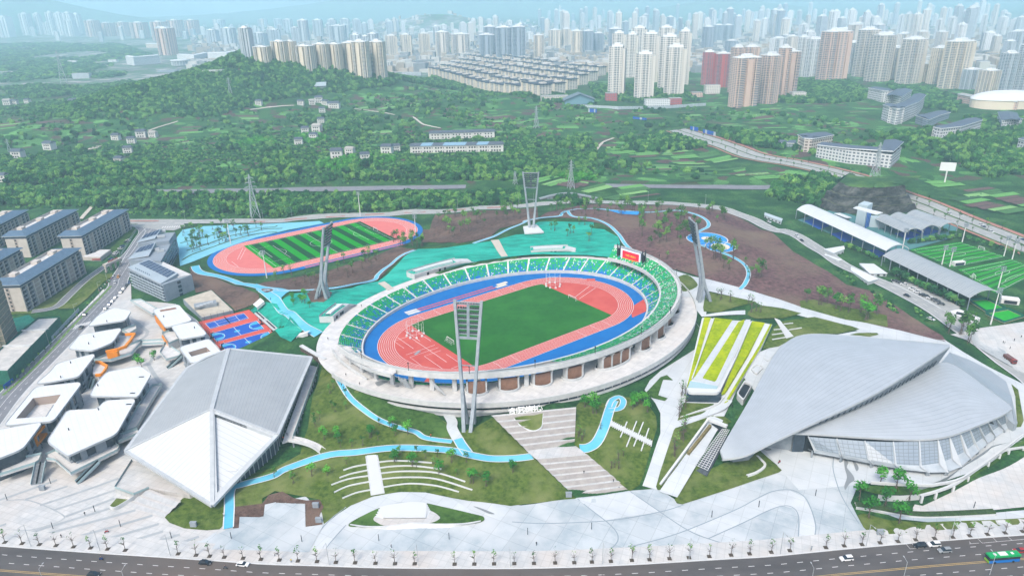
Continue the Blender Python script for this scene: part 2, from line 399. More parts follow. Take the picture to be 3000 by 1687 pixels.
 # ground
def ground_material():
 m=bpy.data.materials.new('farmland');m.use_nodes=True;t=m.node_tree;p=t.nodes['Principled BSDF']
 p.inputs['Roughness'].default_value=.95;p.inputs['Specular IOR Level'].default_value=.1
 geo=t.nodes.new('ShaderNodeNewGeometry')
 mp=t.nodes.new('ShaderNodeMapping');mp.inputs['Scale'].default_value=(1,1,0);t.links.new(geo.outputs['Position'],mp.inputs[0])
 def N(kind,**kw):
  n=t.nodes.new(kind)
  for k,v in kw.items():n.inputs[k].default_value=v
  return n
 def ramp(fac,stops,const=False):
  r=t.nodes.new('ShaderNodeValToRGB');cr=r.color_ramp;cr.interpolation='CONSTANT' if const else 'LINEAR'
  while len(cr.elements)<len(stops):cr.elements.new(.5)
  for e,(q,c) in zip(cr.elements,stops):e.position=q;e.color=c
  t.links.new(fac,r.inputs[0]);return r.outputs[0]
 wob=N('ShaderNodeTexNoise',Scale=.02,Detail=3);t.links.new(mp.outputs[0],wob.inputs['Vector'])
 sc=t.nodes.new('ShaderNodeVectorMath');sc.operation='MULTIPLY_ADD';sc.inputs[1].default_value=(40,40,0)
 t.links.new(wob.outputs['Color'],sc.inputs[0]);t.links.new(mp.outputs[0],sc.inputs[2])
 vor=N('ShaderNodeTexVoronoi',Scale=.07,Randomness=.85);t.links.new(sc.outputs[0],vor.inputs['Vector'])
 sep=t.nodes.new('ShaderNodeSeparateColor');t.links.new(vor.outputs['Color'],sep.inputs[0])
 plots=ramp(sep.outputs[0],[(0,C(50,98,56)),(.22,C(66,116,62)),(.42,C(92,148,80)),(.5,C(56,104,56)),(.6,C(98,80,76)),(.8,C(70,114,60)),(.93,C(112,172,96))],True)
 n1=N('ShaderNodeTexNoise',Scale=.05,Detail=6,Roughness=.7);t.links.new(mp.outputs[0],n1.inputs['Vector'])
 wild=ramp(n1.outputs['Fac'],[(.3,C(30,66,40)),(.5,C(50,94,52)),(.62,C(74,118,62)),(.74,C(104,94,80))])
 n2=N('ShaderNodeTexNoise',Scale=.006,Detail=4);t.links.new(mp.outputs[0],n2.inputs['Vector'])
 k=ramp(n2.outputs['Fac'],[(.42,(0,0,0,1)),(.5,(1,1,1,1))])
 sy_=t.nodes.new('ShaderNodeSeparateXYZ');t.links.new(geo.outputs['Position'],sy_.inputs[0]);my_=N('ShaderNodeMapRange');my_.inputs['From Min'].default_value=690;my_.inputs['From Max'].default_value=740;t.links.new(sy_.outputs[1],my_.inputs[0])
 mm_=t.nodes.new('ShaderNodeMath');mm_.operation='MULTIPLY';t.links.new(k,mm_.inputs[0]);t.links.new(my_.outputs[0],mm_.inputs[1]);k=mm_.outputs[0]
 mx=t.nodes.new('ShaderNodeMix');mx.data_type='RGBA';t.links.new(k,mx.inputs['Factor']);t.links.new(wild,mx.inputs['A']);t.links.new(plots,mx.inputs['B'])
 n3=N('ShaderNodeTexNoise',Scale=.6,Detail=5,Roughness=.7);t.links.new(mp.outputs[0],n3.inputs['Vector'])
 fine=ramp(n3.outputs['Fac'],[(.3,(.4,.4,.4,1)),(.7,(1.35,1.35,1.35,1))])
 ml=t.nodes.new('ShaderNodeMix');ml.data_type='RGBA';ml.blend_type='MULTIPLY';ml.inputs['Factor'].default_value=1
 t.links.new(mx.outputs['Result'],ml.inputs['A']);t.links.new(fine,ml.inputs['B'])
 n4=N('ShaderNodeTexVoronoi',Scale=.03);t.links.new(mp.outputs[0],n4.inputs['Vector'])
 s4=t.nodes.new('ShaderNodeSeparateColor');t.links.new(n4.outputs['Color'],s4.inputs[0])
 town=ramp(s4.outputs[1],[(0,C(100,125,105)),(.35,C(150,150,150)),(.55,C(88,118,92)),(.7,C(178,176,172)),(.85,C(120,124,126))],True)
 sx=t.nodes.new('ShaderNodeSeparateXYZ');t.links.new(geo.outputs['Position'],sx.inputs[0])
 mr=N('ShaderNodeMapRange');mr.inputs['From Min'].default_value=1650;mr.inputs['From Max'].default_value=1900;t.links.new(sx.outputs[1],mr.inputs[0])
 mr2=N('ShaderNodeMapRange');mr2.inputs['From Min'].default_value=6500;mr2.inputs['From Max'].default_value=5600;t.links.new(sx.outputs[1],mr2.inputs[0])
 mu=t.nodes.new('ShaderNodeMath');mu.operation='MULTIPLY';t.links.new(mr.outputs[0],mu.inputs[0]);t.links.new(mr2.outputs[0],mu.inputs[1])
 n5=N('ShaderNodeTexNoise',Scale=.002,Detail=3);t.links.new(mp.outputs[0],n5.inputs['Vector'])
 k5=ramp(n5.outputs['Fac'],[(.42,(0,0,0,1)),(.52,(1,1,1,1))])
 mu2=t.nodes.new('ShaderNodeMath');mu2.operation='MULTIPLY';t.links.new(mu.outputs[0],mu2.inputs[0]);t.links.new(k5,mu2.inputs[1])
 m5=t.nodes.new('ShaderNodeMix');m5.data_type='RGBA';t.links.new(mu2.outputs[0],m5.inputs['Factor']);t.links.new(ml.outputs['Result'],m5.inputs['A']);t.links.new(town,m5.inputs['B'])
 t.links.new(m5.outputs['Result'],p.inputs['Base Color'])
 return m
def build_ground():
 ys=np.concatenate([np.arange(95,700,4.0),np.geomspace(700,2200,120)[1:],np.geomspace(2200,16500,70)[1:]])
 a=np.linspace(-1,1,190);a=a*(.78+.62*np.abs(a)**3)
 X=np.outer(np.minimum(ys*1.0+120,14000),a);Y=np.repeat(ys[:,None],len(a),1)
 Z=HA(X,Y)
 dx=X-SCX;dy=Y-SCY;c,s=math.cos(STH),math.sin(STH);u=dx*c+dy*s;v=-dx*s+dy*c
 e=(u/116)**2+(v/np.where(v<0,98,81))**2
 Z=Z-.35*(Y<640)
 Z=np.where(e<1,np.minimum(Z,-9),Z)
 n,k=X.shape;idx=np.arange(n*k).reshape(n,k)
 F=np.stack([idx[:-1,:-1],idx[:-1,1:],idx[1:,1:],idx[1:,:-1]],-1).reshape(-1,4)
 mb=MB();mb.v=list(map(tuple,np.stack([X,Y,Z],-1).reshape(-1,3).tolist()));mb.f=list(map(tuple,F.tolist()));mb.m=[0]*len(mb.f)
 return mb.build('ground',ground_material(),smooth=True,kind='structure')
build_ground()
WHITE=mat('white_concrete',C(226,228,228,.66),.8,C(205,209,211,.66),.12,5,col3=C(214,206,200,.66),scale3=.03)
DECK=mat('deck_concrete',C(232,231,229,.7),.85,C(208,209,210,.7),.25,8,col3=C(224,220,216,.7),scale3=.05,grid=(5,.65,.95,.8))
FAIR=mat('fairfaced_concrete',C(218,220,220),.75,C(198,202,204),.3,5)
GREYC=mat('grey_concrete',C(160,168,174),.8,C(140,150,158),.4,5)
STEEL=mat('painted_steel',C(150,162,172),.5,C(130,142,152),.5,3,spec=.4)
DARK=mat('dark_void',C(38,44,50),.6)
GLASS=mat('window_glass',C(62,80,96),.12,C(46,60,74),.3,2,spec=.6)
LINE=mat('line_paint',C(240,240,240,.66),.7)
LAWN=mat('lawn',C(102,122,52),.95,C(62,86,30),.5,9,spec=.1,bump=.3,bscale=1.2,col3=C(122,132,78),scale3=.06)
LAWND=mat('dark_lawn',C(80,114,50),.95,C(46,78,30),.5,9,spec=.1,bump=.3,bscale=1.2,col3=C(92,126,62),scale3=.05)
SOIL=mat('bare_soil',C(116,94,86),1,C(80,66,60),.4,9,spec=.05,bump=.4,bscale=.8,col3=C(126,106,94),scale3=.03)
SOILR=mat('purple_soil',C(128,98,98),1,C(88,68,68),.35,9,spec=.05,bump=.5,bscale=.7,col3=C(128,112,98),scale3=.02)
NETG=mat('teal_net',C(28,184,160),.8,C(14,146,128),.25,4,spec=.2,bump=.8,bscale=.6,col3=C(52,194,172),scale3=.05,stretch=(.35,1,1,.9))
PATHB=mat('blue_path',C(104,196,226),.85,C(92,184,216),.2,4,col3=C(120,204,230),scale3=.06)
PATHL=mat('pale_blue_parking',C(134,206,226),.85,C(120,196,218),.2,4)
KERB=mat('kerb_stone',C(226,230,232,.66),.8)
PLAZA=mat('plaza_concrete',C(208,217,222,.66),.7,C(180,194,202,.66),.09,9,col3=C(222,227,230,.66),scale3=.03,lo=.4,hi=.6,grid=(8,.5,.9,.74))
PLAZAL=mat('pale_plaza',C(224,230,233,.66),.75,C(206,214,219,.66),.08,8,grid=(7,.5,.95,.8))
PLAZAW=mat('stone_plaza',C(226,226,224,.66),.8,C(204,208,210,.66),.25,8,col3=C(216,211,206,.66),scale3=.04,grid=(3,.35,.92,.8))
# stadium
stad=empty('stadium',(SCX,SCY,0),STH,'oval athletics stadium with green and blue seats around a red running track','stadium')
ZC=7.5
def el(a,b,t,z=0.0):return (a*math.cos(t),b*math.sin(t),z)
def tpt(r,S,n=28,z=0.0):
 """outline of a running track of radius r around straights of length S"""
 q=[(S/2+r*math.cos(-PI/2+PI*k/n),r*math.sin(-PI/2+PI*k/n),z) for k in range(n+1)]
 return q+[(-x,-y,z) for x,y,z in q]
TURF=mat('natural_turf',C(40,112,38),.95,C(34,100,34),.3,7,spec=.1,bump=.2,bscale=2,col3=C(50,122,44),scale3=.05)
TRACK=mat('red_track',C(212,98,88),.85,C(204,88,80),.3,5,spec=.15)
TRACKD=mat('red_infield',C(208,90,82),.85,C(200,82,76),.2,5,spec=.15,col3=C(214,100,90),scale3=.06)
BLUE=mat('blue_apron',C(0,116,192),.8,C(0,106,182),.15,4,spec=.2)
TRACKP=mat('pink_track',C(226,124,114),.85,C(220,114,106),.3,5,spec=.15)
def track_set(par,a_el,z0,pitch,trackm,dm,bluem,S=84.39,R0=36.5,lanes=8):
 MB().ngon([(a_el[0]*math.cos(2*PI*k/96),a_el[1]*math.sin(2*PI*k/96),z0) for k in range(96)]).build('apron',bluem,par) if a_el else None
 R1=R0+lanes*1.22
 MB().loft([tpt(R1,S,28,z0+.04)+[tpt(R1,S,28,z0+.04)[0]],tpt(R0,S,28,z0+.04)+[tpt(R0,S,28,z0+.04)[0]]]).build('running_track',trackm,par)
 MB().ngon(tpt(R0,S,28,z0+.03)).build('infield',dm,par)
 hx,hy=pitch
 q=[p for p in tpt(R0-.5,S,28,z0+.07) ]
 g=[]
 for x,y,z in q:
  if abs(x) <= hx:g.append((x,y,z))
 yc=math.sqrt(max(0,(R0-.5)**2-(hx-S/2)**2)) if hx>S/2 else R0-.5
 out=[]
 for x,y,z in sorted([p for p in q if p[1]<0 and abs(p[0])<hx],key=lambda p:p[0]):out.append((x,max(y,-hy),z))
 top=sorted([p for p in q if p[1] >= 0 and abs(p[0])<hx],key=lambda p:-p[0])
 pts=[(-hx,-min(yc,hy),z0+.07)]+out+[(hx,-min(yc,hy),z0+.07),(hx,min(yc,hy),z0+.07)]+[(x,min(y,hy),z) for x,y,z in top]+[(-hx,min(yc,hy),z0+.07)]
 for k in range(lanes+1):
  r=R0+k*1.22;MB().ribbon(tpt(r,S,28,z0+.05),.2 if k not in (0,lanes) else .26,0,0,True).build('lane_line',LINE,par)
 return pts
pts=track_set(stad,(97,69),0.0,(53,36.2),TRACK,TRACKD,BLUE)
MB().ngon(pts).build('football_pitch',TURF,stad)
def lines(par,z,segs,w=.16,name='field_marking'):
 for s in segs:MB().ribbon([(x,y,z) for x,y in s],w).build(name,LINE,par)
for sgn in (-1,1):
 for u in (-42,-30,20,32,42):lines(stad,.06,[[(u,sgn*36.5),(u,sgn*46.2)]],.2)
def arc(cx,cy,r,a0,a1,n=24):return [(cx+r*math.cos(a0+(a1-a0)*k/n),cy+r*math.sin(a0+(a1-a0)*k/n)) for k in range(n+1)]
lines(stad,.06,[[(-75,-14),(-75,-2),(-56,-2)],[(-75,2),(-56,2)],[(-62,-20),(-62,20)],[(-68,-25),(-68,-6),(-57,-6)],[(-68,6),(-68,25)],[(-64,-28),(-57,-28)],
[(-72,10),(-72,22),(-58,22)],[(-60,12),(-60,30)],[(-57,-12),(-57,-30)],[(-55,8),(-55,30)]],.25)
lines(stad,.06,[[(55,2),(76,10)],[(55,-2),(77,5)]],.3)
MB().box((-69,0,.1),(5,1.6,.1),.4).build('takeoff_board',GREYC,stad)
for k,v in enumerate((50.2,53.4)):
 MB().ribbon([(-38,v,.05),(24,v,.05)],1.3).build('runway',TRACK,stad)
 MB().box((29+3*k,v,.06),(9,2.8,.12)).build('sand_pit',mat('pale_sand',C(226,218,200)),stad)
 MB().box((-42,v,.06),(9,2.8,.12)).build('sand_pit',FAIR,stad)
MB().box((85,18,.06),(6,4.2,.06),-.7).build('track_apron',TRACK,stad)
MB().box((-80,-31,.06),(8,4,.06),.7).build('track_apron',TRACK,stad)
MB().ngon([(70,-34,.045),(92,-29,.045),(80,-44,.045),(60,-45.5,.045)]).build('track_apron',TRACKD,stad)
NT=120
def ering(a,b,z,t0=0,t1=2*PI,n=NT):return [el(a,b,t0+(t1-t0)*k/n,z) for k in range(n+1)]
MB().loft([ering(97,69,-.2),ering(97,69,1.9),ering(98,70,1.9),ering(98,70,.5)]).build('perimeter_wall',FAIR,stad)
def seat_material(name,upper):
 m=bpy.data.materials.new(name);m.use_nodes=True;t=m.node_tree;p=t.nodes['Principled BSDF'];p.inputs['Roughness'].default_value=.5
 uv=t.nodes.new('ShaderNodeUVMap');
 fl=t.nodes.new('ShaderNodeVectorMath');fl.operation='FLOOR';t.links.new(uv.outputs[0],fl.inputs[0])
 wn=t.nodes.new('ShaderNodeTexWhiteNoise');wn.noise_dimensions='2D';t.links.new(fl.outputs[0],wn.inputs['Vector'])
 sp=t.nodes.new('ShaderNodeSeparateXYZ');t.links.new(fl.outputs[0],sp.inputs[0])
 th=t.nodes.new('ShaderNodeMapRange');th.inputs['From Min'].default_value=0;th.inputs['From Max'].default_value=12
 th.inputs['To Min'].default_value=.45 if not upper else .95;th.inputs['To Max'].default_value=1.0 if not upper else 1.0
 t.links.new(sp.outputs[1],th.inputs['Value'])
 lt=t.nodes.new('ShaderNodeMath');lt.operation='LESS_THAN';t.links.new(wn.outputs['Value'],lt.inputs[0]);t.links.new(th.outputs[0],lt.inputs[1])
 a=t.nodes.new('ShaderNodeMix');a.data_type='RGBA';a.inputs['A'].default_value=C(10,122,206);a.inputs['B'].default_value=C(24,182,104)
 t.links.new(lt.outputs[0],a.inputs['Factor'])
 s2=t.nodes.new('ShaderNodeSeparateColor');t.links.new(wn.outputs['Color'],s2.inputs[0])
 gt=t.nodes.new('ShaderNodeMath');gt.operation='GREATER_THAN';gt.inputs[1].default_value=.95 if not upper else .88;t.links.new(s2.outputs[1],gt.inputs[0])
 b=t.nodes.new('ShaderNodeMix');b.data_type='RGBA';t.links.new(gt.outputs[0],b.inputs['Factor']);t.links.new(a.outputs['Result'],b.inputs['A']);b.inputs['B'].default_value=C(226,236,232)
 t.links.new(b.outputs['Result'],p.inputs['Base Color'])
 return m
SEATL=seat_material('lower_seats',False);SEATU=seat_material('upper_seats',True)
STEP=mat('stand_concrete',C(196,202,206),.8,C(180,188,192),.4,4)
def seat_section(par,t0,t1,e0,e1,rows,m,k,n=5):
 """e = (a, b, z) of the first and last row"""
 st=MB();se=MB();se.uv=[]
 base=random.randint(0,500)*10
 for r in range(rows):
  f0=r/rows;f1=(r+.55)/rows;f2=(r+1)/rows
  def E(f,dz):return [el(e0[0]+(e1[0]-e0[0])*f,e0[1]+(e1[1]-e0[1])*f,t0+(t1-t0)*j/n,e0[2]+(e1[2]-e0[2])*(r/rows)+dz) for j in range(n+1)]
  rise=(e1[2]-e0[2])/rows
  st.loft([E(f0,-rise),E(f0,0),E(f2,0)])
  q0,q1,q2,q3=E(f0+.1/rows,.42),E(f1+.22/rows,.46),E(f1+.3/rows,.95),E(f0+.08/rows,.05)
  c0=len(se.f);se.loft([q3,q0,q1,q2])
  ln=(Vector(q0[0])-Vector(q0[-1])).length;cells=ln/.62
  for a in range(3):
   for j in range(n):
    u0=base+cells*j/n;u1=base+cells*(j+1)/n
    se.uv.append([(u0,r+.3),(u1,r+.3),(u1,r+.7),(u0,r+.7)])
 o=st.build('seating_section',STEP,par)
 se.build('seat_rows',m,o,kind='stuff')
NS=40
for k in range(NS):
 t0=2*PI*k/NS;t1=2*PI*(k+1)/NS;tm=(t0+t1)/2;g=.0062
 if k in (14,):
  pass
 seat_section(stad,t0+g,t1-g,(98.2,70.2,2.0),(111,78.8,7.4),12,SEATL,k)
 MB().loft([[el(97.9,70,t0-g*1.15,2.0),el(97.9,70,t0+g*1.15,2.0)],[el(111.2,79,t0-g*1.1,7.75),el(111.2,79,t0+g*1.1,7.75)]]).build('aisle',DECK,stad)
def outer_b(t):return 105 if math.sin(t)<0 else 88
def ob(a,b,z):return [el(a,(b if math.sin(t)<0 else 88-(105-b)) if abs(math.sin(t))>.0 else b,t,z) for t in [2*PI*k/NT for k in range(NT+1)]]
def oring(off,z):
 """outer outline of the promenade, smooth between the narrow back and the wide front"""
 r=[]
 for k in range(NT+1):
  t=2*PI*k/NT;w=.5-.5*math.sin(t);w=w*w*(3-2*w);b=86+19*w
  r.append(((123+off)*math.cos(t),(b+off)*math.sin(t),z))
 return r
MB().loft([ering(111,78.8,ZC),oring(0,ZC)]).build('promenade',DECK,stad)
def part_ring(rows,t0,t1):
 k0=int(t0/(2*PI)*NT);k1=int(t1/(2*PI)*NT);return [r[k0:k1+1] for r in rows]
mb=MB().loft(part_ring([oring(-.5,ZC+.01),oring(-.5,ZC+1.15),oring(0,ZC+1.15),oring(0,ZC-1.6),oring(-1.6,ZC-1.6)],PI*1.02,PI*1.93));mb.build('parapet',FAIR,stad)
MB().loft(part_ring([oring(-1.6,ZC-1.5),oring(-1.6,ZC-3.6)],PI*1.3,PI*1.93)).build('ribbon_window',GLASS,stad)
MB().loft(part_ring([oring(-1.6,ZC-3.6),oring(-.4,ZC-3.6),oring(-.4,ZC-4.6),oring(-1.8,ZC-4.6),oring(-1.8,-9)],PI*1.02,PI*1.93)).build('lower_wall',FAIR,stad)
for k in range(46):
 t=PI*1.31+PI*.61*k/45;w=.5-.5*math.sin(t);w=w*w*(3-2*w);b=86+19*w
 MB().box(((121.5)*math.cos(t),(b-1.5)*math.sin(t),ZC-2.5),(.35,.35,2.2),t).build('mullion',FAIR,stad)
T0,T1=PI*.99,PI*2.075
def ur(a,b,z,t0=T0,t1=T1,n=80):return [el(a,b,t0+(t1-t0)*k/n,z) for k in range(n+1)]
mb=MB().loft([ur(104,77,10.8),ur(104,77,13),ur(105,78,13)]);mb.build('ring_inner_beam',FAIR,stad)
MB().loft([ur(112.6,90,17.8),ur(114.3,92.2,17.8),ur(114.3,92.2,19),ur(114.9,92.8,19),ur(115.1,93,16.2),ur(113,90.6,15.6),ur(104,77,10.8)]).build('ring_deck',FAIR,stad)
for k in range(17):
 t0=PI*1.40+k*(T1-PI*1.40)/17;t1=t0+(T1-PI*1.40)/17
 seat_section(stad,t0+.006,t1-.006,(105,78.2,12.8),(112.4,89.8,17.7),9,SEATU,k,4)
for k in range(10):
 t=T0+.25+k*.3;p=el(114.6,92.5,t,19)
 mb=MB().bar(p,(p[0],p[1],22.8),.22);mb.box((p[0],p[1],23),(.5,.5,.7));mb.build('lamp_post',DARK,stad)
MB().loft([ur(114.6,92.5,19),ur(114.6,92.5,19.9)]).build('rail',mat('rail_mesh',C(190,198,202),.6),stad)
BROWN=mat('timber_panel',C(158,120,98),.8,C(142,106,86),.6,3)
drums=[('C3',1488,425,1),('C3',1400,545,1),('C3',1258,655,1),('C3',985,800,2.1),('C3',592,930,1),('C3',292,992,1),('C2',2390,1040,1),('C2',2085,1075,1),('C3',1545,310,1)]
for reg,x,y,wide in drums:
 p=at(reg,x,y,ZC);u,v=sloc(p.x,p.y);t=math.atan2(v/88,u/112)
 ax=Vector((-112*math.sin(t),88*math.cos(t),0)).normalized();nn=Vector((ax.y,-ax.x,0));c=Vector((u,v,ZC))-nn*2.5
 L=6.0*wide;W_=5.0
 ell=[c+ax*L*math.cos(q)+nn*W_*math.sin(q) for q in [2*PI*k/28 for k in range(29)]]
 ell2=[c+ax*(L-.4)*math.cos(q)+nn*(W_-.4)*math.sin(q) for q in [2*PI*k/28 for k in range(29)]]
 up=Vector((0,0,1.3))
 well=MB().loft([[q for q in ell],[q+up for q in ell],[q+up for q in ell2],[q+Vector((0,0,.03)) for q in ell2]]).build('stair_well',FAIR,stad)
 MB().ngon([q+Vector((0,0,.04)) for q in ell2[:-1]]).build('well_shade_disc',DARK,well)  # dark disc at deck level stands for the shade inside the open well
 nP=1 if wide==1 else 3
 for j in range(nP+1):
  q=c+ax*(-L*.78+2*L*.78*j/nP)+nn*1.0
  mb=MB()
  rows=[]
  for z,d in ((ZC-.5,2.4),(ZC+3,2.1),(ZC+6.4,2.2),(ZC+7.8,3.2),(ZC+8.3,4.2)):
   rows.append([q+ax*a*.4+nn*b+Vector((0,0,z-q.z)) for a,b in ((-1,-d),(1,-d),(1,d*.75),(-1,d*.75))])
  mb.loft(rows,0,True);mb.build('pier',FAIR,stad)
 for j in range(nP):
  q=c+ax*(-L*.78+2*L*.78*(j+.5)/nP)+nn*1.6;ww=2*L*.78/nP-1.0
  rz=math.atan2(ax.y,ax.x)
  MB().box((q.x,q.y,ZC+2.2),(ww,1.2,8.4),rz).build('timber_panel',BROWN,stad)
for k in range(15):
 t=PI*1.0+.05+k*.115
 if t>PI*1.38:break
 p=el(111.5,89,t,0);MB().box((p[0],p[1],11.5),(1.2,2.2,8.6),t).build('column',FAIR,stad)
def stairs(par,a,b,w,n,m,name='staircase',cheek=True):
 """flight from low point a to high point b"""
 a=Vector(a);b=Vector(b);d=b-a;h=Vector((d.x,d.y,0));ln=h.length;h.normalize();s=Vector((-h.y,h.x,0));mb=MB()
 for k in range(n):
  p=a+h*(ln*k/n);q=a+h*(ln*(k+1)/n);z=a.z+d.z*(k+1)/n;z0=a.z+d.z*k/n
  mb.loft([[p-s*w/2+Vector((0,0,z0-p.z)),p+s*w/2+Vector((0,0,z0-p.z))],[p-s*w/2+Vector((0,0,z-p.z)),p+s*w/2+Vector((0,0,z-p.z))],[q-s*w/2+Vector((0,0,z-q.z)),q+s*w/2+Vector((0,0,z-q.z))]])
 o=mb.build(name,m,par)
 if cheek:
  for sg in (-1,1):
   e=s*(w/2+.2)*sg;mb=MB()
   A=[a+e,b+e,b+e+Vector((0,0,1.1)),a+e+Vector((0,0,1.1))];B=[p+s*.3*sg for p in A]
   dn=Vector((0,0,-.9));A[0] += dn*0;A[1] += dn;B[1] += dn
   mb.add(A+B,[(0,1,2,3),(7,6,5,4),(0,4,5,1),(1,5,6,2),(2,6,7,3),(3,7,4,0)]);mb.build('cheek_wall',FAIR,o)
 return o
def sl(reg,x,y,z):
 p=at(reg,x,y,z);u,v=sloc(p.x,p.y);return Vector((u,v,z))
stairs(stad,sl('C2',1440,1020,ZC),sl('C2',1375,935,15),3.2,16,STEP)
stairs(stad,sl('C2',1775,1075,ZC),sl('C2',1665,975,15),3.2,16,STEP)
L1=smooth_line([sl('C2',1085,925,ZC+.2),sl('C2',920,815,9),sl('C2',800,715,10),sl('C2',758,645,10.6)],6)
L2=smooth_line([sl('C2',850,650,10.6),sl('C2',900,712,12),sl('C2',1010,790,14.5),sl('C2',1160,850,17.6),sl('C2',1300,885,17.9)],6)
for L in (L1,L2):
 o=MB().ribbon(L,4.4).build('ramp',DECK,stad)
 for sg in (-1,1):
  A=[];B=[]
  for i in range(len(L)):
   d=(L[min(i+1,len(L)-1)]-L[max(i-1,0)]);d.z=0;d.normalize();nn=Vector((-d.y,d.x,0))*sg
   A.append(L[i]+nn*2.2);B.append(L[i]+nn*2.5)
  up=Vector((0,0,1.1));dn=Vector((0,0,-.9))
  MB().loft([[p for p in A],[p+up for p in A],[p+up for p in B],[p+dn for p in B],[p+dn for p in A]]).build('ramp_wall',FAIR,o)
p=(L1[-1]+L2[0])/2;MB().box((p.x,p.y,10.5),(5,9,.3),.9).build('ramp_landing',DECK,stad)
ROOFW=mat('white_roof',C(236,240,242,.66),.6,C(226,232,236,.66),.1,4)
def pavilion(reg,pa,pb,lab,h=3.6,flip=False):
 a=sl(reg,pa[0],pa[1],ZC);b=sl(reg,pb[0],pb[1],ZC)
 ta=math.atan2(a.y/87,a.x/123);tb=math.atan2(b.y/87,b.x/123);n=14
 o=empty('pavilion',swor(0,0,0),STH,lab,'pavilion')
 def row(off,z,f0=0.0,f1=1.0,taper=None):
  r=[]
  for k in range(n+1):
   t=ta+(tb-ta)*(f0+(f1-f0)*k/n);w=.5-.5*math.sin(t);w=w*w*(3-2*w);bb=86+19*w
   zz=z if taper is None or k<n*.72 else z-(z-ZC)*(k/n-.72)/.28*taper
   r.append(((123+off)*math.cos(t),(bb+off)*math.sin(t),zz))
  return r
 z1=ZC+h
 MB().loft([row(-.3,ZC),row(-.3,z1-1.0,taper=.9)]).build('front_wall',WHITE,o)
 MB().loft([row(-1.2,z1-1.1,taper=.9),row(-1.2,z1+.5,taper=.9),row(-.8,z1+.5,taper=.9),row(-.8,z1-.2,taper=.9),row(7.5,z1-.2,taper=.9),row(7.5,ZC,taper=.9)]).build('roof_terrace',FAIR,o)
 MB().loft([row(0.2,z1-.05,0,.66),row(7,z1-.05,0,.66)]).build('terrace_floor',NETG,o)
 MB().loft([row(1.4,z1,.05,.62),row(1.4,z1+1.3,.05,.62),row(4.2,z1+1.3,.05,.62),row(4.2,z1,.05,.62)]).build('skylight',ROOFW,o)
 MB().loft([row(7.5,z1-.2,0,.7),row(7.5,z1+1.0,0,.7)]).build('rail',mat('rail_mesh',C(190,198,202)),o)
 e0,e1=row(-1.2,0)[0],row(7.5,0)[0]
 MB().add([(e0[0],e0[1],ZC-.5),(e1[0],e1[1],ZC-.5),(e1[0],e1[1],z1),(e0[0],e0[1],z1+.4)],[(0,1,2,3)]).build('end_wall',FAIR,o)
 for f in (.22,.4,.48):
  t=ta+(tb-ta)*f;w=.5-.5*math.sin(t);w=w*w*(3-2*w);bb=86+19*w
  MB().box((122.6*math.cos(t),(bb-.4)*math.sin(t),ZC+1.1),(1.6,.5,2.2),t+PI/2).build('door',DARK,o)
 return o
pavilion('C2',(765,395),(1000,235),'white pavilion with skylight bench in the green slope nearest the basketball courts')
pavilion('B2',(1490,1345),(2100,1180),'long white pavilion with roof skylight behind the back seats left of the striped steps')
pavilion('B3',(175,1118),(640,1118),'white pavilion with roof skylight below the far floodlight tower')
# paving, lawns, soil, roads
def X(*a):
 """('C1', x, y, x, y, ..., 'D2', ...) -> list of (reg, x, y)"""
 out=[];reg=None;k=0
 while k<len(a):
  if isinstance(a[k],str):reg=a[k];k += 1
  else:out.append((reg,a[k],a[k+1]));k += 2
 return out
ASPH=mat('asphalt',C(100,97,97),.9,C(84,82,83),.15,7,spec=.2,col3=C(110,100,94),scale3=.02,stretch=(.3,1,1))
ASPHG=mat('grey_asphalt',C(138,140,146),.9,C(122,125,132),.2,6,spec=.2)
CROAD=mat('concrete_road',C(176,178,176),.9,C(160,163,163),.2,6,spec=.2)
REDL=mat('red_cycle_lane',C(186,132,120),.9,C(168,120,110),.2,5)
YEL=mat('yellow_line',C(206,176,112),.8)
WOODY=mat('undergrowth',C(66,104,66),1,C(48,82,54),.3,7,spec=.05,bump=.6,bscale=.8,col3=C(92,128,72),scale3=.04)
ST=dict(kind='structure')
patch('brown_slope',None,X('B3',240,780,450,690,700,640,1200,650,1800,675,2050,715,2300,850,2570,1010,'B4',400,1090,720,1270,900,1400,'C4',1150,110,1500,340,1800,525,1850,590,1400,478,900,372,480,262,0,140,'C3',2300,110,2150,80,'B3',2060,1430,1700,1300,1250,1175,1100,1060,1000,920,850,825,600,775),SOILR,.2,**ST)
patch('brown_slope',None,X('B2',1690,740,2300,700,2560,680,'B3',240,670,250,790,120,800,'B2',2540,800,2300,870,2200,960,1900,1010,1700,1000,1560,1000,1560,880,1640,880,1660,800),SOIL,.2,**ST)
patch('brown_slope',None,X('B2',1330,1040,1500,1060,1480,1090,1330,1180,1180,1330,900,1400,500,1449,200,1449,-40,1420,80,1375,600,1290,1000,1165),SOIL,.2,**ST)
patch('brown_slope',None,X('E2',830,570,1000,660,1200,720,1500,820,1700,910,1700,970,1400,1115,1110,850,910,890,860,700),SOIL,.2,**ST)
patch('brown_slope',None,X('C2',480,130,560,90,720,120,700,170,640,215,520,215),SOIL,.45,**ST)
patch('dry_grass_strip',None,X('C4',460,200,600,190,950,270,1280,340,1290,445,1200,430,900,380,470,262),LAWN,.3,**ST)
patch('netted_bank',None,X('C2',232,200,330,135,500,115,700,105,900,82,1100,25,'B2',1150,1372,1250,1295,1400,1135,1530,1065,1800,1052,2200,992,2450,930,2530,925,'B3',110,880,250,810,770,812,772,870,870,880,1000,950,1035,1050,985,1150,700,1120,300,1112,0,1135,'B2',2100,1180,1600,1300,1300,1430,'C2',1150,140,1000,215,850,330,790,400,700,508,640,518,400,345,250,235),NETG,.32,**ST)
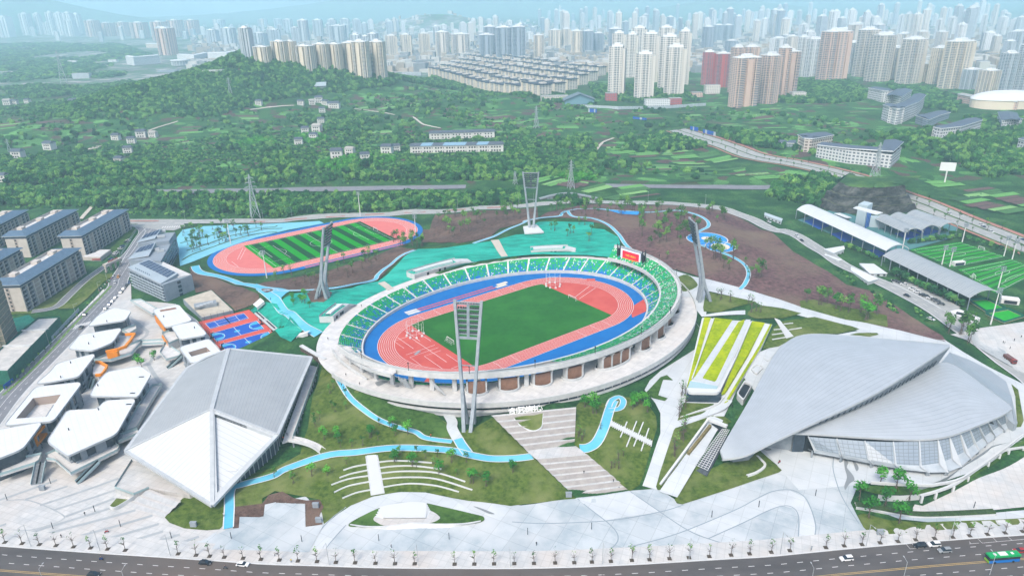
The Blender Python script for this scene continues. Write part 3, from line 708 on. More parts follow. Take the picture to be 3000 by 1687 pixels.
patch('netted_bank',None,X('C2',-60,300,50,215,200,232,320,345,440,480,330,590,230,545,80,420),NETG,.5,**ST)
patch('netted_bank',None,X('C1',80,380,270,330,330,380,140,520,110,470),mat('dark_green_net',C(20,120,104),.9,C(14,100,88),.3,5,bump=.5,bscale=.7),.3,**ST)
patch('stone_plaza',None,X('C1',1235,30,1240,200,1660,230,1870,390,2110,690,1900,900,'D1',1300,200,2010,600,2150,1010,1540,1268,1000,1228,0,1165,-320,1140,'C1',-320,1760,0,1335,440,862,830,440),PLAZAW,.16,**ST)
patch('plaza',None,X('D1',2085,1015,'D2',60,770,470,700,700,930,1000,700,1500,648,2000,730,2500,785,'D3',600,715,1110,645,1385,625,1545,735,2300,500,2545,440,2300,240,'D4',100,150,480,200,1150,560,990,640,940,760,1000,880,1135,1075,600,1115,0,1160,'D3',1600,1290,0,1385,'D2',1500,1378,0,1338,'D1',1540,1268),PLAZA,.16,**ST)
patch('hall_plaza',None,X('C3',1700,350,1790,480,1750,640,1560,760,1400,860,1300,950,1250,1040,1350,1160,1400,1260,1400,1449,'D3',1230,600,1370,640,1540,640,1700,420,1760,60,'C3',2000,1290,2080,1130,2240,720,2440,640,'C4',250,600,420,520,800,520,1020,480,1830,570,2000,680,2560,980,2720,1060,'D4',2720,40,2560,150,2100,470,1700,590,1150,575,450,640,200,350,0,100,'C3',2400,1200),PLAZAL,.2,**ST)
patch('white_walkway',None,X('C3',1560,110,1480,-40,1330,-120,1250,-170,1440,-120,1700,-30,1860,0,2200,90,2500,180,'C4',480,262,900,372,1400,478,1850,590,1500,580,1000,480,480,345,100,245,'C3',2300,215,1860,110,1830,330,2200,290,2200,330,1790,350),PLAZAL,.26,**ST)
patch('white_court',None,X('D4',1545,775,1620,790,2576,330,2760,260,2760,810,2576,800,1700,885,1500,855),PLAZAW,.2,**ST)
patch('court_walk',None,X('D4',1230,850,1500,895,2000,880,2576,830,2760,800,2760,890,2576,905,1700,948,1400,915),PLAZA,.26,**ST)
for pts in ([(0,440),(700,640),(600,1060)],):pass
SEAM=mat('plaza_seam',C(150,164,174),.8)
for pts in (X('D2',640,1235,700,1140,850,970),X('D2',480,1240,560,1080,700,920,850,800),X('D3',620,725,880,930,980,1030,1000,1110,950,1180,870,1230),X('D3',1115,655,1400,850,1660,1020,1850,1100,2080,1160,'D4',50,1152,700,1112),
X('D3',0,940,300,955,900,930,1400,845,1620,780),X('D3',900,1225,1300,1130,1660,1015,2100,832,'D4',40,730,200,655,370,640,500,700,570,830,610,980,595,1110),X('D3',1850,1100,2200,940,'D4',150,840,300,790,400,810,450,900,445,1110),
X('D4',780,330,775,450,830,640,900,780,1020,960)):
 path('plaza_seam',None,pts,SEAM,.42,.24,5,**ST)
patch('pale_band',None,X('D4',40,735,200,660,370,645,500,705,570,835,608,985,595,1110,445,1112,452,900,400,812,300,792,150,842,'D3',2200,945,1850,1100,1660,1015,2100,832),PLAZAL,.21,**ST)
patch('pale_band',None,X('D2',490,1240,570,1080,700,925,850,805,1100,705,1350,660,1600,662,1850,720,2100,880,1600,758,1350,755,1150,810,870,962,730,1110,645,1240,),PLAZAL,.21,**ST)
patch('pale_band',None,X('D3',615,725,1112,655,1400,848,880,925),PLAZAL,.21,**ST)
for k in range(13):
 a=gnd('D1',-250+k*160,740+k*36-(k>9)*0);
BAND=mat('grey_stone_band',C(186,192,195,.66),.85,C(174,181,185,.66),.2,4)
for pts in (X('D1',0,735,540,545),X('D1',240,730,640,605),X('D1',380,785,1120,530),X('D1',510,830,1090,640),X('D1',620,890,1080,720),X('D1',60,1110,1180,770),X('D1',380,1070,1280,830),X('D1',620,1110,1440,880),X('D1',860,1140,1500,960),X('D1',1000,1190,1540,1030),X('D1',1180,1215,1700,1060),X('D1',1420,1235,1880,1080),X('D1',0,980,60,960)):
 path('stone_band',None,pts,BAND,1.5,.22,3,**ST)
path('stone_band',None,X('D1',60,740,250,735,450,800,600,880,590,920,500,960,280,1020,50,1015),BAND,.6,.23,6,**ST)
for pts in (X('C1',1215,345,1395,490,1340,560),X('C1',1400,800,1500,960,1590,1040),X('C1',1290,570,1440,740,1380,790)):path('stone_band',None,pts,BAND,2.2,.22,2,**ST)
def edge_road():
 up=gnds(None,X('D1',-300,1142,0,1168,500,1205,1000,1240,1500,1272,2000,1305,2500,1340,'D2',500,1352,1000,1368,1500,1378,2000,1380,2500,1378,'D3',500,1370,1000,1350,1500,1322,2000,1292,'D4',100,1272,400,1245,800,1205,1300,1160,1800,1118,2300,1082,2760,1050))
 up=smooth_line(up,4);return up
UP=edge_road()
def offset(L,d):
 out=[]
 for i in range(len(L)):
  t=L[min(i+1,len(L)-1)]-L[max(i-1,0)];t.z=0;t.normalize();out.append(L[i]+Vector((t.y,-t.x,0))*d)
 return out
def strip(name,d0,d1,m,off,**tags):
 a=offset(UP,d0);b=offset(UP,d1);mid=offset(UP,(d0+d1)/2)
 rows=[]
 for r in (b,mid,a):
  z=HA(np.array([p.x for p in r]),np.array([p.y for p in r]));rows.append([Vector((p.x,p.y,zz+off)) for p,zz in zip(r,z)])
 return MB().loft(rows).build(name,m,None,**tags)
street=strip('road',.3,34,ASPH,.2,**ST)
o=strip('pavement',-8.5,-.1,PLAZAW,.3,**ST)
def kerb(L,off0,w=.3,h=.16):
 rows=[]
 for d,z in ((0,-.1),(0,h),(w,h),(w,-.1)):
  r=offset(L,off0+d);zz=HA(np.array([p.x for p in r]),np.array([p.y for p in r]));rows.append([Vector((p.x,p.y,q+.22+z)) for p,q in zip(r,zz)])
 return MB().loft(rows).build('kerb',KERB,None,**ST)
kerb(UP,-.1)
def dashes(L,on,gap,w,m,off,par,name='lane_dash',zz=None):
 """painted dashes along a line"""
 L=[Vector(p) for p in L];acc=[0]
 for i in range(1,len(L)):acc.append(acc[-1]+(L[i]-L[i-1]).length)
 def P(s):
  i=int(np.searchsorted(acc,s));i=min(max(i,1),len(L)-1);f=(s-acc[i-1])/max(acc[i]-acc[i-1],1e-6);return L[i-1].lerp(L[i],f)
 s=0
 while s+on<acc[-1]:
  a=P(s);b=P(s+on);a.z=H(a.x,a.y)+off;b.z=H(b.x,b.y)+off
  MB().ribbon([a,b],w).build(name,m,par);s += on+gap
for d in (4.2,8.0,15.2,18.8):dashes(offset(UP,d),2.2,3.9,.22,LINE,.26,street)
for d in (11.3,11.9):
 r=offset(UP,d);MB().ribbon([Vector((p.x,p.y,H(p.x,p.y)+.26)) for p in r],.2).build('centre_line',YEL,street)
for d in (23.0,):
 r=offset(UP,d);MB().ribbon([Vector((p.x,p.y,H(p.x,p.y)+.26)) for p in r],.2).build('edge_line',LINE,street)
def onstreet(reg,x,y):return gnd(reg,x,y)
for a,b in (((1500,1195),(2150,1140)),((2180,1140),(2576,1105))):
 A=gnd('D4',*a);B=gnd('D4',*b);d=(B-A).normalized();n=Vector((-d.y,d.x,0));k=0;ln=(B-A).length
 MB().ribbon([A+Vector((0,0,.25)),B+Vector((0,0,.25))],.14).build('bay_line',LINE,street)
 while k*6 <= ln:MB().ribbon([A+d*k*6+Vector((0,0,.25)),A+d*k*6+n*2.3+Vector((0,0,.25))],.14).build('bay_line',LINE,street);k += 1
LS=smooth_line(gnds(None,X('C1',-160,1420,60,1130,300,880,540,640,760,420,940,235,1100,70,'B1',1130,1340,1240,1160,1370,950,1480,830)),5)
left_street=wpath('side_street',LS,ASPHG,12.5,.24,edge=KERB,ew=.5,**ST)
for d in (-3.1,3.1):dashes(offset(LS,d),2.5,4,.2,LINE,.3,left_street)
MB().ribbon([Vector((p.x,p.y,H(p.x,p.y)+.3)) for p in LS],.25).build('centre_line',LINE,left_street)
for k in range(9):
 a=gnd('C1',690+k*17,470-k*5);b=gnd('C1',720+k*17,432-k*5);MB().ribbon([a+Vector((0,0,.34)),b+Vector((0,0,.34))],.6).build('zebra_bar',LINE,left_street)
path('pavement',None,X('C1',-160,1560,0,1300,300,975,560,700,800,455,960,290,1120,130),DECK,4.5,.2,5,**ST)
path('verge',None,X('C1',30,1090,270,880,560,580,850,270,1050,60),mat('verge_green',C(118,160,62),.95,C(92,132,56),.5,5),1.5,.3,5,**ST)
path('pavement',None,X('C1',-60,1160,240,860,480,620,660,440,830,270,1000,90),DECK,4.0,.18,5,**ST)
path('campus_lane',None,X('C1',300,300,520,260,650,150,800,10,'B1',900,1290,1060,1180,1180,1130,1290,980,1340,900,1300,850,1220,840),ASPHG,5,.22,5,edge=KERB,ew=.4,**ST)
patch('campus_lawn',None,X('C1',420,230,650,110,860,-60,'B1',1010,1300,1060,1290,1060,1320,'C1',980,20,820,180,700,270,560,275),LAWN,.2,**ST)
patch('campus_lawn',None,X('B1',1040,1060,1230,880,1290,880,1200,960,1130,1060,1060,1100),LAWND,.2,**ST)
patch('campus_lawn',None,X('C1',80,330,300,320,500,270,640,130,780,0,660,60,420,210,260,290,100,300),LAWN,.2,**ST)
BR=smooth_line(gnds(None,X('B1',700,830,1200,805,1850,805,2576,800,'B2',400,775,900,745,1500,712,2000,688,2560,652,'B3',250,640,800,618,1400,630,1900,668,2230,770,2480,890,'B4',330,900,600,1045,860,1210,'C4',1300,60,1600,215,2000,480,2500,850,2700,1000)),5)
back_road=wpath('back_road',BR,CROAD,11,.3,edge=KERB,ew=.7,**ST)
dashes(BR,4,6,.25,LINE,.36,back_road)
for a,b in ((('B2',270,790),('B2',480,775)),(('B2',660,765),('B2',840,755)),(('B2',1030,742),('B2',1220,732)),(('B2',1400,722),('B2',1600,715)),(('B2',1780,705),('B2',1980,690)),(('B2',2180,678),('B2',2370,665)),(('B1',2360,808),('B1',2500,805)),(('B1',1210,800),('B1',1500,800))):
 MB().ribbon([gnd(*a)+Vector((0,0,.42)),gnd(*b)+Vector((0,0,.42))],3.2).build('cycle_lane',REDL,back_road)
patch('junction',None,X('B1',1250,850,1380,790,1720,800,1750,850,1640,890,1480,880),CROAD,.33,**ST)
for k in range(9):
 a=gnd('B1',1530+k*22,868-k*1);b=gnd('B1',1545+k*22,852-k*1);MB().ribbon([a+Vector((0,0,.4)),b+Vector((0,0,.4))],.8).build('zebra_bar',LINE,back_road)
HWY=smooth_line(gnds(None,X('B3',1560,-60,1800,20,2100,120,2380,210,'B4',400,255,800,350,1040,420,1280,520,1560,620,1850,740,2150,860,2576,1030,2760,1110)),5)
highway=wpath('highway',HWY,CROAD,26,.5,**ST)
for d in (-9,9):dashes(offset(HWY,d),5,8,.35,LINE,.6,highway)
for d,m_,w_ in ((0,LAWND,2.2),(17,REDL,5),(14,LAWND,2),(-14.5,LAWND,2.5),(-17,REDL,3)):
 r=offset(HWY,-d);MB().ribbon([Vector((p.x,p.y,H(p.x,p.y)+.62)) for p in r],w_).build('verge' if m_ is LAWND else 'cycle_lane',m_,highway)
patch('front_lawn',None,X('C2',650,765,770,880,930,1000,1250,1095,1450,1150,1620,1210,1700,1290,1830,1370,1900,1449,'D2',2080,40,'C2',2230,1300,'D3',135,275,605,722,100,775,'D2',2400,792,2000,742,1600,664,1350,658,1100,703,900,785,720,900,640,962,600,730,180,650,60,720,60,770,'D1',2215,1000,2200,820,2225,640,2300,600,'D2',0,570,-80,500,200,420,420,300,430,230,330,170,455,150,'C2',490,1400,560,1030,630,790),LAWN,.22,**ST)
patch('front_lawn',None,X('C2',760,900,930,1010,1250,1100,1450,1155,1600,1215,1720,1290,1800,1370,'D2',1830,130,1650,160,1400,100,1230,30,'C2',1150,1340,950,1180,830,1030),LAWND,.3,**ST)
patch('soil_bed',None,X('D2',60,770,120,690,250,655,360,720,480,740,600,730,640,800,600,880,630,965,470,990,465,770,380,770,190,760,85,780,70,900,'D1',2240,1020,2200,1025,2205,900,2210,800),SOIL,.3,**ST)
patch('stepped_paving',None,X('D2',85,780,190,757,192,778,285,763,287,782,375,768,378,788,463,772,466,990,640,968,500,1230,'D1',2000,1200,2130,1015,2255,1000,2262,895,2500,900,'D2',30,900,75,890),PLAZA,.34,**ST)
patch('gym_lawn','D1',[(1555,900),(1620,830),(1720,722),(1800,690),(2010,602),(2110,588),(2138,620),(2108,975),(2070,1012),(1950,1022),(1740,1003),(1600,950)],LAWN,.3,**ST)
patch('gym_lawn','D1',[(1035,795),(1100,718),(1250,735),(1180,768),(1075,805)],LAWN,.3,**ST)
patch('gym_lawn','D1',[(2230,570),(2280,545),(2576,460),(2576,490),(2290,590)],LAWND,.32,**ST)
patch('hill_lawn',None,X('C3',608,1190,640,1155,880,1168,960,1110,1060,1108,1200,1122,1300,1200,1360,1290,1368,1400,'D3',1345,130,1240,500,1200,600,1112,652,940,512,700,303,590,217),LAWN,.3,**ST)
patch('hill_lawn',None,X('D3',1525,80,1500,160,1400,460,1358,610,1372,640,1400,640,1470,530,1640,310,1800,30,'C3',1850,1290,2000,1290,2070,1340,1990,1390,1900,1280,1540,1400),LAWN,.3,**ST)
patch('hill_lawn','D3',[(1533,735),(1555,768),(1605,778),(2520,475),(2545,455),(2330,262),(2240,335),(2000,385),(1850,455),(1735,405),(1690,480),(1555,690)],LAWN,.32,**ST)
patch('hill_lawn','C3',[(1560,1330),(1620,1160),(1900,1170),(1910,1200),(1780,1270)],LAWN,.3,**ST)
patch('hill_lawn','C3',[(1250,1080),(1400,920),(1460,900),(1520,950),(1425,945),(1380,1090),(1470,1120),(1440,1145),(1330,1120)],LAWND,.3,**ST)
patch('street_lawn','D4',[(1000,882),(1060,862),(1300,925),(1600,947),(2576,908),(2760,890),(2760,940),(2576,962),(1800,1018),(1135,1070),(1060,990)],LAWN,.3,**ST)
patch('crescent_lawn','D4',[(1010,640),(1100,602),(1250,592),(1600,612),(1750,622),(2000,550),(2400,282),(2576,172),(2700,100),(2700,130),(2576,200),(2420,300),(2000,590),(1750,668),(1500,688),(1200,680)],LAWND,.34,**ST)
patch('hall_lawn','C4',[(2455,985),(2520,1040),(2572,1330),(2545,1390),(2480,1395),(2510,1360),(2492,1100)],LAWN,.3,**ST)
patch('top_lawn',None,X('C4',110,650,215,450,300,395,480,368,600,352,950,440,1025,468,800,515,560,512,420,540,260,632,130,655),LAWN,.34,**ST)
patch('top_lawn',None,X('C4',0,285,100,245,300,272,478,320,300,365,60,370,0,352,'C3',2220,330,2230,300),LAWN,.34,**ST)
patch('top_lawn','C4',[(930,522),(1000,505),(1190,505),(1205,520),(1120,540)],LAWN,.36,**ST)
patch('top_lawn','C3',[(1802,262),(1830,112),(1900,130),(2305,212),(2100,262),(1950,312),(1808,302)],LAWN,.36,**ST)
patch('top_lawn','C3',[(1525,10),(1560,82),(1640,112),(1752,52),(1650,-45),(1530,-5)],LAWN,.36,sm=4,**ST)
KB=dict(edge=KERB,ew=.45)
def bluepath(pts,w,off=.42,**k):
 o=path('blue_path',None,pts,PATHB,w,off,6,**KB,**ST);return o
bluepath(X('D1',2155,1005,2165,830,2180,640,2300,588,2576,512,'D2',300,438,700,312,950,287,1300,248,1600,252,1850,272,2000,310,2200,346,2400,348,2576,330,'D3',190,325),3.4)
bluepath(X('C2',745,860,800,985,920,1150,1100,1290,1300,1382,1500,1438,'D2',1600,152,1850,188),2.2)
bluepath(X('D2',1905,160,1940,220,2000,300),4)
path('white_path',None,X('C2',1800,1255,1850,1340,'D2',1850,60,1905,165),PLAZAL,5,.4,5,**ST)
bluepath(X('C3',960,1140,920,1230,'D3',870,50,800,190,720,245,640,255),4)
bluepath(X('C3',920,1235,1020,1215,1050,1150,1010,1110,940,1140,910,1200),2.4)
bluepath(X('B1',1840,1225,1900,1290,2200,1368,2576,1449,'C2',60,100,180,190,330,330,450,440,590,520),5.5)
bluepath(X('C2',60,100,300,105,530,98,800,72,1100,10,'B2',1150,1310,1260,1220,1340,1150,1500,1075),2.6)
patch('blue_path','C2',[(0,40),(60,60),(250,85),(330,105),(240,170),(250,240),(320,330),(240,270),(110,190),(0,100)],PATHB,.44,**ST)
o=patch('soil_bed','C2',[(50,95),(80,86),(165,98),(110,125),(70,115)],SOIL,.52,sm=3,**ST)
bluepath(X('B2',2050,1012,2250,945,2400,870,2540,812,'B3',130,800,430,758,480,722,620,688,900,696,1200,716,1500,702,1700,730,1830,790,1852,850,1780,892,1695,940,1700,990,1900,1072,2100,1150,2200,1222,2232,1300,2200,1390,2150,1445),2.3)
bluepath(X('B3',520,700,560,752,750,775,900,832,1000,922,1060,1010,1140,1085),2.3)
PLAYB=mat('play_blue',C(20,130,220),.8,C(60,170,236),.3,3)
for x,y,r,inner in ((1840,968,15.5,4.5),(1965,1045,11,7)):
 c=gnd('B3',x,y);ring=[Vector((c.x+r*math.cos(2*PI*k/40),c.y+r*math.sin(2*PI*k/40),0)) for k in range(40)]
 o=drape(ring,.55).build('play_circle',PLAYB,None,**ST)
 drape([Vector((c.x+inner*math.cos(2*PI*k/24),c.y+inner*math.sin(2*PI*k/24),0)) for k in range(24)],.62).build('sand_disc',mat('pale_sand',C(226,218,200)),o)
 MB().ribbon([Vector((p.x,p.y,H(p.x,p.y)+.66)) for p in ring],.8,0,0,True).build('kerb',KERB,o)
patch('play_strip',None,X('B3',900,700,1110,712,1250,712,1180,745,1020,735),PLAYB,.5,**ST)
patch('parking_terrace',None,X('B1',1665,960,1720,885,1900,850,2500,828,'B2',600,800,640,822,300,885,0,955,'B1',2250,1010,2050,1085,1830,1180,1700,1225,1680,1060),PATHL,.3,**ST)
for pts in (X('B1',1700,1010,1900,960,2150,900,2400,870,2576,858,'B2',200,845),X('B1',1760,1080,1950,1020,2200,935,2400,900,'B2',60,880,250,870),X('B1',1720,1170,1830,1110,2080,1020,2300,950,2500,912,'B2',200,905)):
 path('planted_strip',None,pts,LAWND,1.6,.42,6,**ST)
for k in range(60):
 p=gnd('B1',1730+(k % 20)*42,(905,985,1060)[k//20]-(k % 20)*(3.2,5.0,7.4)[k//20]);a=1.15
 q=p+Vector((math.cos(a)*4.6,math.sin(a)*4.6,0));MB().ribbon([p+Vector((0,0,.42)),Vector((q.x,q.y,H(q.x,q.y)+.42))],.22).build('bay_line',LINE,None,kind='structure')
 # grand stairs
def grand_stairs(name,TL,TR,BL,BR,bands,lab):
 o=empty(name,BL,0,lab,'stairs');n=8
 L=lambda f:BL.lerp(TL,f);Rr=lambda f:BR.lerp(TR,f)
 dz=(TL.z-BL.z)/bands
 for b in range(bands):
  f0=b/bands;z=BL.z+dz*b;mb=MB()
  rows=[]
  for k in range(n):
   fa=f0+(k*.62/n)/bands;fb=f0+((k+1)*.62/n)/bands;z1=z+dz*(k+1)/n;z0=z+dz*k/n
   A,B,C_,D=L(fa),Rr(fa),L(fb),Rr(fb)
   rows += [[Vector((A.x,A.y,z0)),Vector((B.x,B.y,z0))],[Vector((A.x,A.y,z1)),Vector((B.x,B.y,z1))],[Vector((C_.x,C_.y,z1)),Vector((D.x,D.y,z1))]]
  mb.loft(rows);mb.build('flight',STAIRM,o).matrix_parent_inverse=Matrix.Translation(-BL)
  A,B=L(f0+.62/bands),Rr(f0+.62/bands);C_,D=L((b+1)/bands),Rr((b+1)/bands);z1=z+dz
  m2=MB().loft([[Vector((A.x,A.y,z1)),Vector((B.x,B.y,z1))],[Vector((C_.x,C_.y,z1)),Vector((D.x,D.y,z1))]])
  m2.build('landing',PLAZAW,o).matrix_parent_inverse=Matrix.Translation(-BL)
 return o
STAIRM=mat('stair_stone',C(190,186,182),.85,C(172,168,165),.3,4)
up8=Vector((0,0,.35))
grand_stairs('grand_stairs',at('C2',2215,1282,7.4)+up8,at('C3',605,1203,7.4)+up8,at('D3',135,272,.5)+up8,at('D3',590,213,.5)+up8,6,'upper flights of the broad white stairway below the stadium promenade')
A,B,C_,D=at('D3',135,272,.5),at('D3',590,213,.5),at('D3',212,340,.5),at('D3',695,300,.5)
MB().ngon([C_+up8*.98,D+up8*.98,B+up8*.98,A+up8*.98]).build('stair_terrace',PLAZAW,None,**ST)
grand_stairs('grand_stairs',at('D3',212,340,.5)+up8,at('D3',695,300,.5)+up8,at('D3',605,722,-6)+up8,at('D3',1112,652,-6)+up8,7,'lower flights of the broad white stairway running down to the front plaza')
isle=empty('lettered_lawn',at('C3',150,1320,6),0,'rounded lawn island with white standing letters in the upper stairway','lawn')
W_=rounded([at('C3',x,y,z) for x,y,z in ((-30,1250,7.9),(250,1210,7.95),(298,1238,7.6),(285,1395,5.0),(205,1432,4.3),(80,1385,5.2))],5)
inv=Matrix.Translation(-isle.location);cc=sum(W_,Vector())/len(W_);Wi=[cc+(p-cc)*.95 for p in W_]
mb=MB().loft([[p+Vector((0,0,-1.6)) for p in W_+W_[:1]],[p+Vector((0,0,.12)) for p in W_+W_[:1]],[p+Vector((0,0,.12)) for p in Wi+Wi[:1]]]);mb.build('kerb_rim',KERB,isle).matrix_parent_inverse=inv
mb=MB();n_=len(Wi);mb.add([p+Vector((0,0,.16)) for p in Wi]+[cc+Vector((0,0,.3))],[(i,(i+1)%n_,n_) for i in range(n_)]);mb.build('grass',LAWN,isle).matrix_parent_inverse=inv
def text_mesh(txt,size,depth=.0):
 cu=bpy.data.curves.new('lettering','FONT');cu.body=txt;cu.size=size;cu.extrude=depth;cu.align_x='CENTER';cu.resolution_u=2
 ob=bpy.data.objects.new('lettering',cu);COL.objects.link(ob);bpy.context.view_layer.update()
 me=bpy.data.meshes.new_from_object(ob);bpy.data.objects.remove(ob);return me
def standing_text(par,chars,a,b,size,m,depth=.18,base=None):
 """upright letters spread from a to b, facing the camera side"""
 d=b-a;rz=math.atan2(d.y,d.x)
 for i,ch in enumerate(chars):
  p=a.lerp(b,(i+.5)/len(chars));me=text_mesh(ch,size,depth);me.materials.append(m)
  o=bpy.data.objects.new('letter',me);COL.objects.link(o);o.location=p-(par.location if par else Vector());o.rotation_euler=(PI/2,0,rz)
  if par:o.parent=par
standing_text(isle,'合川区体育中心',at('C3',-20,1262,7.8),at('C3',275,1230,7.8),3.9,mat('letter_white',C(244,244,244,.95),.5))
for pts in (X('D2',1140,385,1280,370,1450,372,1660,388),X('D2',825,458,930,425,1060,402),X('D2',1150,440,1300,420,1500,418,1750,448),X('D2',788,530,900,490,1070,455),X('D2',1165,490,1400,468,1700,482,1975,565),X('D2',712,597,880,540,1085,508),
X('D2',1175,545,1400,524,1700,540,2042,645),X('D2',738,667,880,605,1090,562),X('D2',1195,620,1450,585,1700,605,1915,663),X('D2',815,725,950,670,1100,640)):
 L=smooth_line(gnds(None,pts),6);rows=[]
 for d,z in ((-.24,0),(-.24,.6),(.24,.6),(.24,0)):rows.append([p+Vector((0,0,z+.1)) for p in offset(L,d)])
 seat_n=globals().get('seat_n',-1)+1
 MB().loft(rows).build('terrace_seat',KERB,None,label='curved white terrace seat '+('right','left')[seat_n % 2]+' of the slatted walk, '+('topmost','second from the top','middle one','second from the bottom','lowest')[seat_n//2],cat='bench',group='curved seats beside the slatted walk')
walk=empty('slatted_walk',gnd('D2',1130,500),0,'straight slatted white walk climbing the front lawn between curved seats','walkway')
for k in range(60):
 f=k/59;a=at('D2',1045+f*55,312+f*385,-1.2-f*4.3);b=at('D2',1135+f*65,305+f*375,-1.2-f*4.3);z=max(H(a.x,a.y),H(b.x,b.y))+.45
 ex=.5 if k % 2 else 0;d=(b-a).normalized()
 q=MB().bar(Vector((a.x,a.y,z))-d*ex*1.4,Vector((b.x,b.y,z))+d*ex*1.4,.55,.3).build('slat',KERB,walk);q.matrix_parent_inverse=Matrix.Translation(-walk.location)
walk=empty('slatted_walk',gnd('D3',1100,110),0,'diagonal slatted white walk crossing the lawn right of the blue path','walkway')
for k in range(44):
 f=k/43;c=gnd('D3',930+f*385,15+f*190);d=Vector((.28,1,0)).normalized();h=2.3 if k % 2 else 1.5
 q=MB().bar(c-d*h+Vector((0,0,.5)),c+d*h+Vector((0,0,.5)),.5,.3).build('slat',KERB,walk);q.matrix_parent_inverse=Matrix.Translation(-walk.location)
for a,b in (((1085,5),(1022,150)),((1175,0),(1080,238)),((1238,8),(1148,235)),((1290,65),(1218,278))):
 q=MB().bar(gnd('D3',*a)+Vector((0,0,.6)),gnd('D3',*b)+Vector((0,0,.6)),.5,.4).build('long_bar',KERB,walk);q.matrix_parent_inverse=Matrix.Translation(-walk.location)
eye=empty('stage',at('D2',1450,880,-6),0,'oval white stage with curved steps set in an eye shaped lawn','stage');inv=Matrix.Translation(-eye.location)
W_=smooth_line(ats('D2',[(872,962),(1000,880),(1200,795),(1480,752),(1620,762),(2050,860),(2148,890),(2120,930),(1900,957),(1500,960),(1230,985),(1000,975)],-5),4,True)
MB().prism([(p.x,p.y) for p in W_],-7,-5).build('lawn_mound',LAWND,eye).matrix_parent_inverse=inv
for k,pts in enumerate(([(1110,880),(1160,810),(1400,758),(1610,760),(1645,830),(1560,960),(1240,972)],)):
 pass
for k in range(5):
 f=k/5
 lo=ats('D2',[(1165-12*k,800+20*k),(1300-6*k,772+14*k),(1480,752+12*k),(1612+9*k,762+15*k),(1600,900),(1200,900)],-4.5)
 MB().prism([(p.x,p.y) for p in smooth_line(lo[:4],4)+lo[4:]],-6,-4.2-k*.16).build('step',KERB,eye).matrix_parent_inverse=inv
W_=smooth_line(ats('D2',[(1108,905),(1160,862),(1300,828),(1480,812),(1640,830),(1730,885),(1720,915),(1640,945),(1480,955),(1240,973),(1140,940)],-4.9),4,True)
MB().prism([(p.x,p.y) for p in W_],-6,-4.85).build('stage_floor',PLAZAW,eye).matrix_parent_inverse=inv
lo=smooth_line(ats('D2',[(880,968),(1000,1000),(1250,1026),(1500,1030),(1750,1015),(2000,970),(2120,938)],-6),4);hi=smooth_line(ats('D2',[(885,965),(1050,985),(1250,980),(1480,950),(1700,962),(1950,958),(2120,932)],-4.6),4)
MB().loft([lo,hi,[p+Vector((0,.7,0)) for p in hi]]).build('front_wall',FAIR,eye).matrix_parent_inverse=inv
# second running track
trk=empty('athletics_ground',(T2X,T2Y,T2Z),T2TH,'pink running track around a striped football pitch beyond the green slope','athletics track')
q=tpt(52,84.39,28,.02);MB().ngon([(x*1.0 if abs(x)<60 else x*.985,y,z) for x,y,z in q]).build('apron',BLUE,trk)
pts2=track_set(trk,None,.1,(54.5,35.2),TRACKP,mat('pink_infield',C(226,124,118),.85,C(220,116,112),.2,5),BLUE)
G1=mat('light_stripe',C(10,156,20),.9,C(8,146,18),.5,4,spec=.1);G2=mat('dark_stripe',C(6,80,34),.9,C(5,72,30),.5,4,spec=.1)
def striped(par,x0,x1,y0,y1,n,z,axis=0):
 for k in range(n):
  a=x0+(x1-x0)*k/n;b=x0+(x1-x0)*(k+1)/n
  MB().ngon([(a,y0,z),(b,y0,z),(b,y1,z),(a,y1,z)] if axis==0 else [(y0,a,z),(y1,a,z),(y1,b,z),(y0,b,z)][::1]).build('turf_stripe',(G1,G2)[k % 2],par)
striped(trk,-54.5,54.5,-35.2,35.2,18,.17)
def pitch_lines(par,L,Wd,z,w=.22,k=1.0):
 x,y=L/2,Wd/2
 s=[[(-x,-y),(x,-y)],[(x,-y),(x,y)],[(x,y),(-x,y)],[(-x,y),(-x,-y)],[(0,-y),(0,y)],arc(0,0,9.15*k,0,2*PI,32)]
 for g in (-1,1):
  s += [[(g*x,-20.15*k),(g*(x-16.5*k),-20.15*k),(g*(x-16.5*k),20.15*k),(g*x,20.15*k)],[(g*x,-9.16*k),(g*(x-5.5*k),-9.16*k),(g*(x-5.5*k),9.16*k),(g*x,9.16*k)]]
  a=math.acos(5.5/9.15);s.append(arc(g*(x-11*k),0,9.15*k,(PI-a) if g>0 else-a,(PI+a) if g>0 else a,10))
 lines(par,z,s,w,'pitch_line')
pitch_lines(trk,103,66,.2)
lines(trk,.16,[[(-75,-14),(-75,2)],[(-70,4),(-57,30)],[(-68,3),(-56,26)]],.25)
for k,v in enumerate((-49,-50.6)):MB().ribbon([(-35,v,.14),(52,v,.14)],.9).build('runway',TRACKP,trk)
